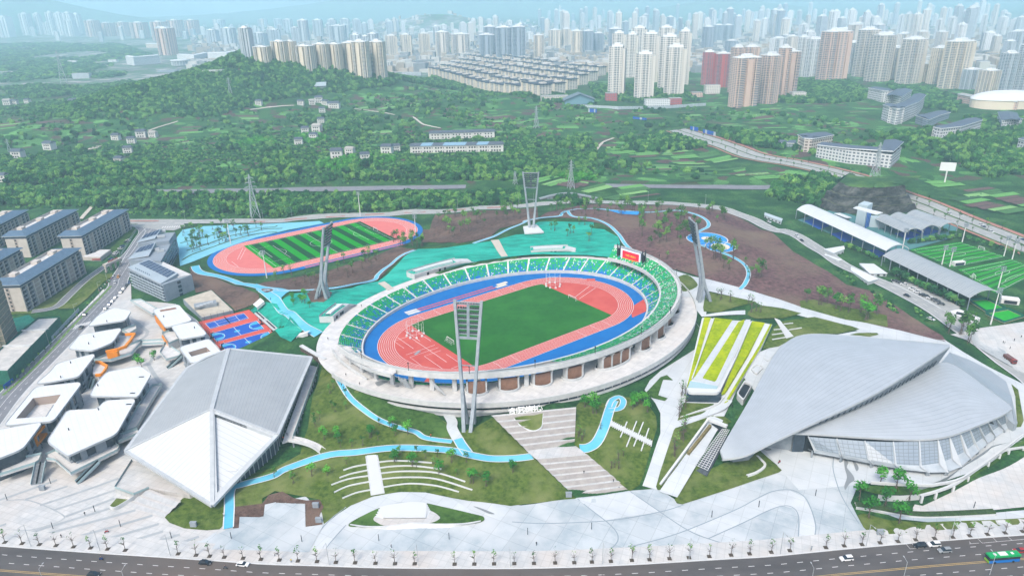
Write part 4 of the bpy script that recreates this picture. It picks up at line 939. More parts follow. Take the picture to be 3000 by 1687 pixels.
# big halls
def kid(mb,name,m,par,smooth=False,**k):
 """mesh given in world coordinates, parented to a thing placed without rotation"""
 o=mb.build(name,m,par,smooth,**k);o.matrix_parent_inverse=par_inv(par);return o
def par_inv(par):
 M=Matrix.Translation(par.location) @ Matrix.Rotation(par.rotation_euler.z,4,'Z')
 if par.parent is not None:return Matrix.Identity(4)
 return M.inverted()
def panel_material(name,c,cl,su,sv,rough=.35,metal=.0,w=.06,spec=.5,dirt=.9):
 k=.4;w=min(.12,w*1.6)*k*2
 """sheet-metal cladding with thin seams, from UVs in metres"""
 m=bpy.data.materials.new(name);m.use_nodes=True;t=m.node_tree;p=t.nodes['Principled BSDF']
 p.inputs['Roughness'].default_value=rough;p.inputs['Metallic'].default_value=metal;p.inputs['Specular IOR Level'].default_value=spec
 uv=t.nodes.new('ShaderNodeUVMap');b=t.nodes.new('ShaderNodeTexBrick');b.offset=0;b.squash=1
 mp=t.nodes.new('ShaderNodeMapping');mp.inputs['Scale'].default_value=(k,k,k);t.links.new(uv.outputs[0],mp.inputs[0]);t.links.new(mp.outputs[0],b.inputs['Vector']);b.inputs['Scale'].default_value=1
 b.inputs['Brick Width'].default_value=su*k;b.inputs['Row Height'].default_value=sv*k;b.inputs['Mortar Size'].default_value=w;b.inputs['Mortar Smooth'].default_value=.3
 b.inputs['Color1'].default_value=c;b.inputs['Color2'].default_value=tuple(x*.985 for x in c[:3])+(1,);b.inputs['Mortar'].default_value=cl;b.inputs['Bias'].default_value=0
 geo=t.nodes.new('ShaderNodeNewGeometry');nz=t.nodes.new('ShaderNodeTexNoise');nz.inputs['Scale'].default_value=.12;nz.inputs['Detail'].default_value=8;nz.inputs['Roughness'].default_value=.65;t.links.new(geo.outputs['Position'],nz.inputs['Vector'])
 mr=t.nodes.new('ShaderNodeMapRange');mr.inputs['From Min'].default_value=.3;mr.inputs['From Max'].default_value=.7;mr.inputs['To Min'].default_value=dirt;mr.inputs['To Max'].default_value=1.04;t.links.new(nz.outputs['Fac'],mr.inputs[0])
 ml=t.nodes.new('ShaderNodeMix');ml.data_type='RGBA';ml.blend_type='MULTIPLY';ml.inputs['Factor'].default_value=1;t.links.new(b.outputs['Color'],ml.inputs['A']);t.links.new(mr.outputs[0],ml.inputs['B']);t.links.new(ml.outputs['Result'],p.inputs['Base Color'])
 bp=t.nodes.new('ShaderNodeBump');bp.inputs['Strength'].default_value=.4;bp.inputs['Distance'].default_value=.2;bp.invert=True
 t.links.new(b.outputs['Fac'],bp.inputs['Height']);t.links.new(bp.outputs[0],p.inputs['Normal'])
 return m
def surf(La,Lb,n,bulge=0.0,k=10):
 """sheet between two boundary curves with UVs in metres"""
 def res(L,n):
  L=smooth_line(L,8);acc=[0]
  for i in range(1,len(L)):acc.append(acc[-1]+(L[i]-L[i-1]).length)
  out=[]
  for q in range(n+1):
   s=acc[-1]*q/n;i=min(max(int(np.searchsorted(acc,s)),1),len(L)-1);out.append(L[i-1].lerp(L[i],(s-acc[i-1])/max(acc[i]-acc[i-1],1e-6)))
  return out
 A=res(La,n);B=res(Lb,n);rows=[]
 for j in range(k+1):
  f=j/k;rows.append([A[i].lerp(B[i],f)+Vector((0,0,bulge*4*f*(1-f)*math.sin(PI*i/n))) for i in range(n+1)])
 mb=MB();mb.loft(rows);mb.uv=[]
 wid=max((A[n//2]-B[n//2]).length,1);acc=[0]
 for i in range(n):acc.append(acc[-1]+((A[i+1]+B[i+1])/2-(A[i]+B[i])/2).length)
 for j in range(k):
  for i in range(n):mb.uv.append([(acc[i],wid*j/k),(acc[i+1],wid*j/k),(acc[i+1],wid*(j+1)/k),(acc[i],wid*(j+1)/k)])
 return mb,A,B
 # gymnasium
gym=empty('gymnasium',(-140,285,-5),0,'faceted gymnasium with grey curved roof and folded white triangular front','gymnasium')
V=lambda x,y,z:at('E4',x,y,z)
gA,gB,gC,gD,gE,gF,gG=V(80,925,6),V(600,225,8),V(955,62,12),V(1655,140,9),V(1372,790,8),V(812,572,14.5),V(818,1385,-1.5)
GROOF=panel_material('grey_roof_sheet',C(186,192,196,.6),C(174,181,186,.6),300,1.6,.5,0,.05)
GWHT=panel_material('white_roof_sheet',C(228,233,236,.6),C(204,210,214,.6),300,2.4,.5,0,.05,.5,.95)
mb,*_=surf([gA,gA.lerp(gB,.5),gB+Vector((-.5,-4,0)),gB.lerp(gC,.35)+Vector((-3,3,0)),gC],[gF,gF.lerp(gC,.33),gF.lerp(gC,.66),gC+Vector((.1,-.1,0))],16,0,10)
mb2=MB();
def sheet(corners,n=12,bulge=0):
 a,b,c,d=corners;rows=[];uv=[];U=(b-a).length;W2=(d-a).length
 for j in range(n+1):
  rows.append([a.lerp(b,i/n).lerp(d.lerp(c,i/n),j/n)+Vector((0,0,bulge*16*(i/n)*(1-i/n)*(j/n)*(1-j/n))) for i in range(n+1)])
 m=MB();m.loft(rows);m.uv=[[(U*i/n,W2*j/n),(U*(i+1)/n,W2*j/n),(U*(i+1)/n,W2*(j+1)/n),(U*i/n,W2*(j+1)/n)] for j in range(n) for i in range(n)];return m
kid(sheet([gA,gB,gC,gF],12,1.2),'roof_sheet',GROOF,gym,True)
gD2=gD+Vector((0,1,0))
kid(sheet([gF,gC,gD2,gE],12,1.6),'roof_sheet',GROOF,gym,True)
def tri(a,b,c,n=10):
 rows=[[a.lerp(b,j/n).lerp(a.lerp(c,j/n),i/n) for i in range(n+1)] for j in range(n+1)]
 m=MB();m.loft(rows);m.uv=[]
 o=a;ex=(c-b).normalized()
 def q(p):return ((p-o).dot((b-a).lerp(c-a,.5).normalized()),(p-o).dot(ex))
 for j in range(n):
  for i in range(n):m.uv.append([q(rows[j][i]),q(rows[j][i+1]),q(rows[j+1][i+1]),q(rows[j+1][i])])
 return m
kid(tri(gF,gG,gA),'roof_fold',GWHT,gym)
rec=Vector((0,0,-1.6));cen=(gF+gE+gG)/3
i1,i2,i3=gF.lerp(cen,.13),gE.lerp(cen,.1),gG.lerp(cen,.2)
kid(tri(i1+rec,i3+rec,i2+rec),'roof_fold',GWHT,gym)
TRIM=mat('roof_trim',C(214,220,224,.6),.5,C(200,207,212,.6),.3,3)
m=MB()
for a,b,c,d in ((gF,gE,i2,i1),(gE,gG,i3,i2),(gG,gF,i1,i3)):m.add([a,b,c,d],[(0,1,2,3)])
for a,b in ((i1,i2),(i2,i3),(i3,i1)):m.add([a,b,b+rec,a+rec],[(0,1,2,3)])
kid(m,'fold_frame',TRIM,gym)
kid(MB().add([i1+Vector((0,0,-.02)),i1.lerp(i2,.55)+Vector((0,0,-.02)),i1.lerp(i2,.55)+rec*1.02,i1+rec*1.02],[(0,1,2,3)]),'clerestory',GLASS,gym)
for a,b,w in ((gF,gC,2.0),(gF,gG,1.7),(gF,gA,.9),(gF,gE,1.0)):kid(MB().bar(a+Vector((0,0,.12)),b+Vector((0,0,.12)),w,.45),'ridge_cap',TRIM,gym)
edge=[gA,gB,gB.lerp(gC,.5)+Vector((-1,1.5,0)),gC,gD2,gE,gG]
for i in range(len(edge)):
 a,b=edge[i],edge[(i+1) % len(edge)];kid(MB().bar(a+Vector((0,0,-.4)),b+Vector((0,0,-.4)),1.5,1.2),'eave',TRIM,gym)
cen=sum(edge,Vector())/len(edge);zb=-5.6
FACG=mat('gym_facade',C(84,98,112),.3,C(66,80,94),.5,3,spec=.5)
foot=[]
for p,k in ((gA,.90),(gB,.95),(gC,.95),(gD2,.94),(gE,.93)):foot.append(Vector((cen.x+(p.x-cen.x)*k,cen.y+(p.y-cen.y)*k,p.z-1.2)))
foot.append(Vector((gG.x+4.0,gG.y+17,2.0)));foot.append(Vector((gG.x-6.5,gG.y+17,2.6)))
for i in range(len(foot)):kid(MB().loft([[Vector((p.x,p.y,zb)) for p in (foot[i],foot[(i+1)%len(foot)])],[foot[i],foot[(i+1)%len(foot)]]]),'wall',FACG,gym)
for i in range(len(foot)):
 a,b=foot[i],foot[(i+1) % len(foot)];n=max(2,int((b-a).length/2.6));d=(b-a).normalized();nn=Vector((d.y,-d.x,0))
 if nn.dot(a-cen)<0:nn=-nn
 if i in (0,1,2):continue
 for k in range(n):
  p=a.lerp(b,(k+.5)/n);h=a.z+(b.z-a.z)*(k+.5)/n
  kid(MB().box((p.x+nn.x*.35,p.y+nn.y*.35,(zb+h)/2),(.3,.3,h-zb-.4),math.atan2(d.y,d.x)),'fin',TRIM,gym)
a,b,c,d=V(1650,200,2.2),V(1725,200,2.2),V(1500,830,2.2),V(1410,860,2.2)
terr=empty('gym_terrace',(-100,300,-5),0,'raised white walkway along the gymnasium beside the lawn','walkway')
kid(MB().prism([(p.x,p.y) for p in (a,b,c,d)],1.6,2.3),'deck',DECK,terr)
for k in range(16):
 p=b.lerp(c,k/15);kid(MB().box((p.x,p.y,-1.8),(.6,.6,6.6)),'post',GREYC,terr)
kid(MB().bar(b+Vector((0,0,.8)),c+Vector((0,0,.8)),.12,1.2),'rail',mat('rail_glass',C(170,196,200),.3),terr)
L=smooth_line([V(1480,835,2.3),V(1600,860,1.8),V(1700,900,-.3),V(1760,945,-2)],4)
kid(MB().ribbon(L,3.4,.1),'ramp',DECK,terr)
for sg in (-1.7,1.7):kid(MB().loft([[p for p in offset(L,sg)],[p+Vector((0,0,1.2)) for p in offset(L,sg)]]),'rail',KERB,terr)
pile=empty('pile_wall',at('C2',540,680,0),0,'weathered brown pile retaining wall between gymnasium and stadium promenade','retaining wall')
PILE=mat('weathered_concrete',C(120,104,96),.9,C(92,78,74),.5,5)
for k in range(13):
 f=k/12;p=at('C2',430+f*215,625+f*130,7);kid(MB().tube([(p.x,p.y,-5),(p.x,p.y,7.3)],.9,7),'pile',PILE,pile)
kid(MB().bar(at('C2',425,618,7.6),at('C2',650,750,7.6),2.2,.7),'capping_beam',FAIR,pile)
pod=empty('podium',at('D1',1450,600,-6),0,'white entrance podium with broad grey steps before the gymnasium','podium')
PW=ats('D1',[(1085,625),(1250,365),(1500,430),(1900,640),(1790,690),(1410,628),(1265,690)],-3)
kid(MB().prism([(p.x,p.y) for p in PW],-6,-2.6),'podium_block',PLAZAW,pod)
kid(MB().loft([[PW[0],PW[6],PW[5]],[p+Vector((0,0,1.4)) for p in (PW[0],PW[6],PW[5])]]),'glass_rail',mat('rail_glass',C(170,196,200),.3),pod)
kid(MB().loft([[PW[0],PW[1]],[p+Vector((0,0,1.4)) for p in (PW[0],PW[1])]]),'glass_rail',mat('rail_glass',C(170,196,200),.3),pod)
sTL,sTR,sBL,sBR=at('D1',1412,628,-2.7),at('D1',1710,745,-2.7),at('D1',1180,790,-5.8),at('D1',1545,905,-5.8)
for b in range(3):
 n=7;rows=[]
 for k in range(n):
  fa=1-(b+k*.6/n)/3;fb=1-(b+(k+1)*.6/n)/3;z0=-5.8+3.1*(b+k/n)/3;z1=-5.8+3.1*(b+(k+1)/n)/3
  P1,P2,P3,P4=sTL.lerp(sBL,fa),sTR.lerp(sBR,fa),sTL.lerp(sBL,fb),sTR.lerp(sBR,fb)
  rows += [[Vector((P1.x,P1.y,z0)),Vector((P2.x,P2.y,z0))],[Vector((P1.x,P1.y,z1)),Vector((P2.x,P2.y,z1))],[Vector((P3.x,P3.y,z1)),Vector((P4.x,P4.y,z1))]]
 kid(MB().loft(rows),'flight',mat('step_grey',C(206,208,210),.85,C(186,190,194),.5,3),pod)
 fa=1-(b+.6)/3;fb=1-(b+1)/3;P1,P2,P3,P4=sTL.lerp(sBL,fa),sTR.lerp(sBR,fa),sTL.lerp(sBL,fb),sTR.lerp(sBR,fb);z1=-5.8+3.1*(b+1)/3
 kid(MB().loft([[Vector((P1.x,P1.y,z1)),Vector((P2.x,P2.y,z1))],[Vector((P3.x,P3.y,z1)),Vector((P4.x,P4.y,z1))]]),'landing',PLAZAW,pod)
L=smooth_line(ats('D1',[(1030,800),(1080,820),(1180,775),(1262,735),(1400,640)],-5),4)
kid(MB().loft([[p+Vector((0,0,-.9)) for p in L],[p+Vector((0,0,.4+2.2*i/len(L))) for i,p in enumerate(L)],[p+Vector((0,.6,.4+2.2*i/len(L))) for i,p in enumerate(L)]]),'cheek_wall',FAIR,pod)
# swimming hall
hall=empty('swimming_hall',(165,285,-4),0,'swimming hall of two overlapping silver shell roofs with ribbed glass sides','sports hall')
V=lambda x,y,z:at('E5',x,y,z)
SHELL=panel_material('silver_shell',C(188,196,203),C(164,174,182),300,2.6,.42,.1,.05)
La=[V(305,1042,-1),V(278,990,.5),V(345,865,4),V(500,600,8.5),V(690,255,12.5),V(790,155,13.5),V(890,108,14),V(1030,97,14.3),V(1300,115,15.5),V(1700,150,18.5),V(2018,178,22)]
Lb=[V(305,1042,-1),V(480,1012,4),V(700,905,8),V(1000,765,12),V(1500,522,17),V(2018,190,22)]
mb,A1,B1_=surf(La,Lb,40,1.0,14);kid(mb,'shell_roof',SHELL,hall,True)
kid(MB().loft([[p+Vector((0,0,.15)) for p in A1],[p+Vector((0,0,-1.2)) for p in A1]]),'shell_rim',TRIM,hall)
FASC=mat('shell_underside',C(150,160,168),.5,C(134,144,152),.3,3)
low=[p+Vector((-.6-1.5*i/40,1.0+1.6*i/40,-(1.2+10*max(0,i-6)/34))) for i,p in enumerate(B1_)]
kid(MB().loft([[p+Vector((0,0,.1)) for p in B1_],[p+Vector((0,0,-.9)) for p in B1_]]),'shell_rim',TRIM,hall)
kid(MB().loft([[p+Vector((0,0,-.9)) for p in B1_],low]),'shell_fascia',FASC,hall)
for k in range(14,39):
 p=B1_[k].lerp(low[k],.55);q=B1_[k].lerp(low[k],.9);kid(MB().bar(p+Vector((.2,-.3,0)),q+Vector((.2,-.3,0)),.5,.5),'louvre',mat('louvre_dark',C(76,88,98),.5),hall)
body=[A1[i] for i in range(3,40,3)]+[low[i] for i in range(39,6,-3)]
cb=sum(body,Vector())/len(body);body=[Vector((cb.x+(p.x-cb.x)*.86,cb.y+(p.y-cb.y)*.86,p.z)) for p in body]
kid(MB().prism([(p.x,p.y) for p in body],-6,[min(p.z-2.5,8) if p.z>2 else p.z-1.5 for p in body]),'inner_wall',GREYC,hall)
q=[V(380,1056,-4),V(500,1040,-4),V(600,930,-3),V(470,900,-2),V(330,1000,-3)]
kid(MB().prism([(p.x,p.y) for p in q],-6,[-1.5,1,3,2,0]),'pedestal',GREYC,hall)
La2=[V(820,838,7),V(1200,655,8.5),V(1600,468,10),V(1880,338,10.8),V(1990,314,11),V(2090,355,11),V(2290,500,10.3),V(2480,640,9.2),V(2488,658,9)]
Lb2=[V(820,845,7),V(1000,853,6.8),V(1300,873,6.6),V(1600,890,6.6),V(1800,894,6.8),V(1950,880,7.2),V(2100,840,7.8),V(2400,716,8.8),V(2488,662,9)]
mb,A2,B2_=surf(La2,Lb2,40,1.8,14);kid(mb,'shell_roof',SHELL,hall,True)
kid(MB().loft([[p+Vector((0,0,.15)) for p in A2],[p+Vector((0,0,-1.0)) for p in A2]]),'shell_rim',TRIM,hall)
kid(MB().loft([[p+Vector((0,0,.1)) for p in B2_],[p+Vector((0,0,-.8)) for p in B2_],[p+Vector((-.5,2.2,-1.0)) for p in B2_]]),'shell_rim',TRIM,hall)
sk=[V(1940,330,4),V(2015,235,4),V(2160,290,4),V(2330,375,4),V(2440,455,3.6),V(2482,570,3),V(2528,768,1.5),V(2505,782,1.2),V(2420,712,3),V(2480,655,5),V(2290,510,6),V(2080,362,6.5)]
kid(MB().prism([(p.x,p.y) for p in sk],-5,[p.z for p in sk]),'skirt_roof',SHELL,hall)
body=[A2[i] for i in range(0,41,4)]+[B2_[i] for i in range(38,2,-4)]
cb=sum(body,Vector())/len(body);body=[Vector((cb.x+(p.x-cb.x)*.9,cb.y+(p.y-cb.y)*.9,p.z)) for p in body]
kid(MB().prism([(p.x,p.y) for p in body],-6,[p.z-1.6 for p in body]),'inner_wall',DARK,hall)
up=[(945,872),(1160,888),(1372,905),(1588,912),(1785,908),(1925,900),(2012,877),(2092,850),(2165,820),(2232,792),(2300,762),(2362,737),(2430,712)]
md=[(985,965),(1185,1005),(1400,1045),(1600,1080),(1790,1090),(1935,1070),(2030,1035),(2125,985),(2200,925),(2265,880),(2325,835),(2385,795),(2440,770)]
lo=[(992,995),(1212,1035),(1440,1080),(1660,1120),(1860,1142),(2000,1140),(2105,1098),(2175,1035),(2242,978),(2302,925),(2362,878),(2432,828),(2482,792)]
U=[V(x,y,5.6) for x,y in up];M_=[V(x,y,0) for x,y in md];Lo=[V(x,y,-2) for x,y in lo]
GP=panel_material('glass_facade_panel',C(150,163,174),C(126,138,148),2.2,1.6,.25,0,.05,.6)
for i in range(12):
 a,b,c,d=U[i],U[i+1],M_[i+1],M_[i]
 m=MB().add([a,b,c,d],[(0,1,2,3)]);w=(b-a).length;h=(d-a).length;m.uv=[[(0,0),(w,0),(w,h),(0,h)]];kid(m,'glass_panel',GP,hall)
 kid(MB().add([d,c,Lo[i+1],Lo[i]],[(0,1,2,3)]),'flared_panel',mat('flared_cladding',C(186,195,202),.45,C(172,182,190),.3,3),hall)
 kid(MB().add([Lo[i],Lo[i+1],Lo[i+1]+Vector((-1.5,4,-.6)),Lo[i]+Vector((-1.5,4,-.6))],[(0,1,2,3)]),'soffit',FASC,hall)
for i in range(13):
 d=Vector((-.35,.0,0));out=(Lo[i]-U[i]);out.z=0;out=out.normalized() if out.length>.1 else Vector((0,-1,0))
 a,b,c=U[i]+out*.2+Vector((0,0,.4)),M_[i]+out*1.2,Lo[i]+out*.25
 sd_=Vector((out.y,-out.x,0))*.25
 kid(MB().add([U[i]-sd_,a-sd_,b-sd_,c-sd_,M_[i]-sd_,U[i]+sd_,a+sd_,b+sd_,c+sd_,M_[i]+sd_],[(0,1,2,3,4),(9,8,7,6,5),(0,5,6,1),(1,6,7,2),(2,7,8,3),(3,8,9,4),(4,9,5,0)]),'fin',TRIM,hall)
 kid(MB().box((Lo[i].x-.8*out.x,Lo[i].y-.8*out.y,-3.6),(.7,1.6,4),math.atan2(out.y,out.x)),'strut',GREYC,hall)
q=[V(930,850,5.5),V(845,850,5.5),V(915,975,-4),V(950,985,-4)]
kid(MB().prism([(q[1].x,q[1].y),(q[0].x,q[0].y),(q[0].x+8,q[0].y+6),(q[1].x+6,q[1].y+9)],-5,5.5),'entrance_glazing',GLASS,hall)
for i,pts in enumerate(([(598,280),(680,248),(690,262),(640,320)],[(508,370),(555,335),(600,345),(605,365),(555,415)],[(402,560),(470,450),(530,480),(470,590),(455,612)])):
 W_=rounded(ats('E5',pts,2.5),2.5,3);c=sum(W_,Vector())/len(W_)
 o=empty('light_well',c,0,('small','middle','large')[i]+' rounded white light well beside the curved hall roof','light well')
 ins=[Vector((c.x+(p.x-c.x)*.8,c.y+(p.y-c.y)*.8,0)) for p in W_];n=len(W_)
 kid(MB().loft([[Vector((p.x,p.y,0)) for p in W_+W_[:1]],[Vector((p.x,p.y,3.4)) for p in W_+W_[:1]],[Vector((p.x,p.y,3.4)) for p in ins+ins[:1]],[Vector((p.x,p.y,1)) for p in ins+ins[:1]]]),'well_rim',FAIR,o)
 kid(MB().ngon([Vector((p.x,p.y,2.2)) for p in ins]),'well_shade_sheet',DARK,o)  # dark sheet paints in the shade down the light well
ramp=empty('ramp',at('D3',1700,200,-4),0,'sunken white vehicle ramp with planted wall leading under the hall','ramp')
q=ats('D3',[(1390,640),(1560,690),(1985,55),(1890,25)],-4.2)
z4=[-5.3,-5.3,-6.2,-6.2]
kid(MB().ngon([Vector((p.x,p.y,H(p.x,p.y)+.55)) for p in q]),'ramp_slab',PLAZAL,ramp)
a,b=at('D3',1400,585,-4.6),at('D3',1860,-40,2.2)
kid(MB().bar(a,b,.9,1.2),'side_wall',KERB,ramp)
a2,b2=at('D3',1660,310,-2.5),at('D3',1870,40,0.2)
kid(MB().bar(a2,b2,1.2,2.6),'planted_wall',mat('dry_hedge',C(142,128,86),.95,C(112,104,66),.8,6),ramp)
q=ats('C3',[(1880,1330),(1990,1395),(1985,1430),(1880,1372)],-.5)
kid(MB().prism([(p.x,p.y) for p in q],-5,.2),'tunnel_mouth',DARK,ramp)
kid(MB().bar(at('C3',1840,1310,2),at('C3',2030,1380,2),1.6,1.2),'tunnel_lintel',KERB,ramp)
perg=empty('pergola',at('D3',1860,250,-3),0,'white grid pergola roof over bicycle racks beside the ramp','pergola')
q=[at('D3',1728,398,-1.5),at('D3',1845,450,-1.5),at('D3',2050,70,.6),at('D3',1985,60,.6)]
for i in range(22):
 f=i/21;kid(MB().bar(q[0].lerp(q[3],f),q[1].lerp(q[2],f),.16),'rafter',KERB,perg)
for i in range(5):
 f=i/4;kid(MB().bar(q[0].lerp(q[1],f),q[3].lerp(q[2],f),.2),'purlin',KERB,perg)
kid(MB().prism([(p.x,p.y) for p in q],-6,[-4.2,-4.2,-2.5,-2.5]),'shaded_floor',mat('shade_tone_paving',C(96,104,110),.9,C(70,76,84),.8,4),perg)  # floor coloured dark to give the shade under the pergola grid
# wedge building with planted roof
wed=empty('planted_wedge',at('C3',1900,700,4),0,'wedge shaped building with bright yellow green planted roof strips and white ramps','building')
V=lambda x,y,z:at('C3',x,y,z)
YG=mat('yellow_sedum',C(166,188,0),.95,C(134,160,0),.6,7,spec=.05,bump=.6,bscale=1.5,col3=C(190,202,4),scale3=.1)
o1=rounded([V(1795,345,7),V(1640,1010,6.5),V(1660,1052,6.5),V(1935,1056,6.5),V(1965,1025,6.5),V(2255,378,7),V(2085,378,7)],2.0,3)
kid(MB().prism([(p.x,p.y) for p in o1],-1,6.6),'roof_slab',KERB,wed)
cc=sum(o1,Vector())/len(o1);q=[Vector((cc.x+(p.x-cc.x)*.985,cc.y+(p.y-cc.y)*.985,0)) for p in o1]
def strip_(name,pts,z,m,zb=5):
 W_=[V(x,y,z) for x,y in pts];return kid(MB().prism([(p.x,p.y) for p in W_],zb,z),name,m,wed)
strip_('planted_strip',[(1815,350),(1880,352),(1860,400),(1700,930),(1660,1000),(1648,1015)],6.8,YG)
strip_('planted_strip',[(1905,355),(2080,375),(1730,905),(1705,925),(1880,410)],6.9,YG)
strip_('planted_strip',[(2135,395),(2195,370),(2190,400),(1925,945),(1905,955),(1800,920)],6.9,YG)
strip_('walkway',[(2085,380),(2130,382),(1795,925),(1920,962),(1945,930),(2205,372),(2250,372),(1960,1000),(1930,1010),(1700,945)],6.75,PLAZAL)
strip_('roof_light',[(1680,950),(1945,1000),(1930,1030),(1690,1030),(1660,1010)],6.85,mat('pale_glass',C(176,206,212),.15,spec=.6))
kid(MB().bar(V(2255,395,8),V(2110,735,8),.6,1.1),'upstand',KERB,wed)
kid(MB().bar(V(1905,362,7.6),V(1700,925,7.6),.5,.8),'upstand',KERB,wed)
kid(MB().bar(V(2110,735,7.6),V(1960,1040,7.4),.7,1.3),'upstand',KERB,wed)
o2=[V(2262,385,6.4),V(2455,420,6.2),V(2350,640,5),V(2030,1165,1.8),V(1990,1170,1.6),V(1965,1095,3.5)]
kid(MB().prism([(p.x,p.y) for p in o2],-3,[p.z for p in o2]),'ramp_body',KERB,wed)
o3=[V(2265,390,6.6),V(2385,405,6.6),V(2230,700,5.6),V(2010,1060,3.6),V(1968,1090,3.8),V(2120,740,6)]
kid(MB().prism([(p.x,p.y) for p in o3],0,[p.z+.15 for p in o3]),'planted_strip',YG,wed)
o3=[V(2435,418,6.5),V(2452,420,6.4),V(2345,640,5.2),V(2035,1150,2.2),V(2000,1165,2),V(2330,620,5.4)]
kid(MB().prism([(p.x,p.y) for p in o3],0,[p.z+.2 for p in o3]),'planted_strip',YG,wed)
L=smooth_line([V(2040,1130,2.4),V(1990,1190,1.8),V(1900,1235,1.2),V(1750,1285,.6),V(1550,1360,-.6)],5)
kid(MB().ribbon(L,4.2,.1),'ramp_tail',PLAZAL,wed)
kid(MB().loft([[p for p in offset(L,2.1)],[p+Vector((0,0,1.3)) for p in offset(L,2.1)],[p+Vector((0,0,1.3)) for p in offset(L,2.5)],[p+Vector((0,0,-2.5)) for p in offset(L,2.5)]]),'ramp_wall',KERB,wed)
q=[V(1665,1075,5),V(1940,1075,5)];q0=[Vector((p.x,p.y+.2,0)) for p in q]
kid(MB().prism([(q[0].x-1.5,q[0].y-1.6),(q[1].x+1.5,q[1].y-1.6),(q[1].x+1,q[1].y+3),(q[0].x,q[0].y+3)],0,5.6),'glass_front',GLASS,wed)
kid(MB().prism([(p.x,p.y-1.0) for p in rounded([V(1640,1012,6.5),V(1662,1056,6.5),V(1935,1060,6.5),V(1968,1028,6.5)],2,3)],5.6,7.0),'eave_band',KERB,wed)
o=empty('lawn_steps',at('C4',320,480,5),0,'narrow slatted steps in the lawn above the swimming hall','steps')
for k in range(26):
 f=k/25;a=gnd('C4',222+f*110,372+f*185);b=gnd('C4',272+f*125,392+f*145);kid(MB().bar(a+Vector((0,0,.6)),b+Vector((0,0,.6)),.6,.25),'slat',KERB,o)
for a,b in (((310,425),(395,415)),((355,480),(475,460)),((215,478),(290,472)),((198,525),(300,510)),((200,570),(335,548))):
 kid(MB().bar(gnd('C4',*a)+Vector((0,0,.6)),gnd('C4',*b)+Vector((0,0,.6)),.7,.3),'long_bar',KERB,o)
deck=empty('deck_wall',at('D4',2000,600,-6),0,'curving white retaining deck edge with square columns beside the lower court','retaining wall')
T_=smooth_line(ats('D4',[(1620,690),(1800,640),(1960,570),(2150,435),(2330,310),(2400,265),(2576,235),(2700,220)],-2.2),4)
kid(MB().loft([[p+Vector((0,0,.5)) for p in T_],[p+Vector((0,0,-.6)) for p in T_],[p+Vector((-.6,1.6,-.6)) for p in T_]]),'edge_beam',KERB,deck)
for k in range(9):
 p=T_[int(k*(len(T_)-1)/8)];kid(MB().box((p.x,p.y,-4.2),(.8,.8,3.4)),'column',KERB,deck)
kid(MB().loft([[p+Vector((-1.5,5,-.6)) for p in T_],[p+Vector((-1.5,5,-4)) for p in T_]]),'back_wall',GREYC,deck)
L=smooth_line(ats('D4',[(1200,690),(1400,700),(1600,685)],-3.2),4);kid(MB().loft([[p+Vector((0,0,.6)) for p in L],[p+Vector((0,0,-3)) for p in L]]),'edge_wall',KERB,deck)
L=smooth_line(ats('D4',[(1130,572),(1300,585),(1650,598),(1760,590),(2000,530),(2300,330),(2576,120)],-2.6),4);kid(MB().loft([[p+Vector((0,0,-.5)) for p in L],[p+Vector((0,0,.8)) for p in L],[p+Vector((0,.6,.8)) for p in L]]),'kerb_wall',KERB,deck)
HEDGE=mat('clipped_hedge',C(70,96,52),.95,C(48,72,40),.8,7,bump=.8,bscale=1.5)
for pts,w in (([(985,775),(1150,800),(1400,845),(1600,868),(1900,862),(2290,842)],1.7),):
 L=smooth_line(ats('D4',pts,-5.2),5);o=empty('planter',L[0],0,'long low planter hedge dividing the walk from the white court','planter')
 kid(MB().loft([[p+Vector((0,0,-.9)) for p in offset(L,w)],[p+Vector((0,0,.2)) for p in offset(L,w)],[p+Vector((0,0,.2)) for p in offset(L,-w)],[p+Vector((0,0,-.9)) for p in offset(L,-w)]]),'trough',FAIR,o)
 kid(MB().loft([[p+Vector((0,0,.2)) for p in offset(L,w*.8)],[p+Vector((0,0,.8)) for p in offset(L,w*.6)],[p+Vector((0,0,.8)) for p in offset(L,-w*.6)],[p+Vector((0,0,.2)) for p in offset(L,-w*.8)]]),'hedge',HEDGE,o)
L=smooth_line(ats('D3',[(2290,300),(2360,370),(2385,400),(2370,435),(2300,480),(2215,508)],-5),5)
MB().loft([[p+Vector((0,0,-.6)) for p in offset(L,.6)],[p+Vector((0,0,.7)) for p in offset(L,.5)],[p+Vector((0,0,.7)) for p in offset(L,-.5)],[p+Vector((0,0,-.6)) for p in offset(L,-.6)]]).build('curved_bench',KERB,None,label='curving white bench on the lawn under the hall tip',cat='bench')
# shopping cluster on the left
GL=-6.0
RAILG=mat('rail_glass',C(170,196,200),.3)
ORANGE=mat('orange_panel',C(248,152,18),.5,C(240,142,12),.2,3)
WALLG=mat('cluster_wall',C(160,169,177),.8,C(144,154,163),.3,4)
SHOP=mat('shop_glass',C(76,90,102),.25,C(54,66,78),.6,3,spec=.5)
WR=panel_material('white_flat_roof',C(234,238,240,.68),C(220,225,228,.68),2.6,2.6,.5,0,.03,.5,.96)
def flat(poly,z):
 m=MB();m.ngon([(p.x,p.y,z) for p in poly]);m.uv=[[(p.x*.8+p.y*.6,-p.x*.6+p.y*.8) for p in poly]];return m
def shrink(P,k,dx=0,dy=0):
 c=sum(P,Vector())/len(P);return [Vector((c.x+(p.x-c.x)*k+dx,c.y+(p.y-c.y)*k+dy,0)) for p in P]
def ccw(P):
 a=sum(P[i].x*P[(i+1)%len(P)].y-P[(i+1)%len(P)].x*P[i].y for i in range(len(P)));return P if a>0 else P[::-1]
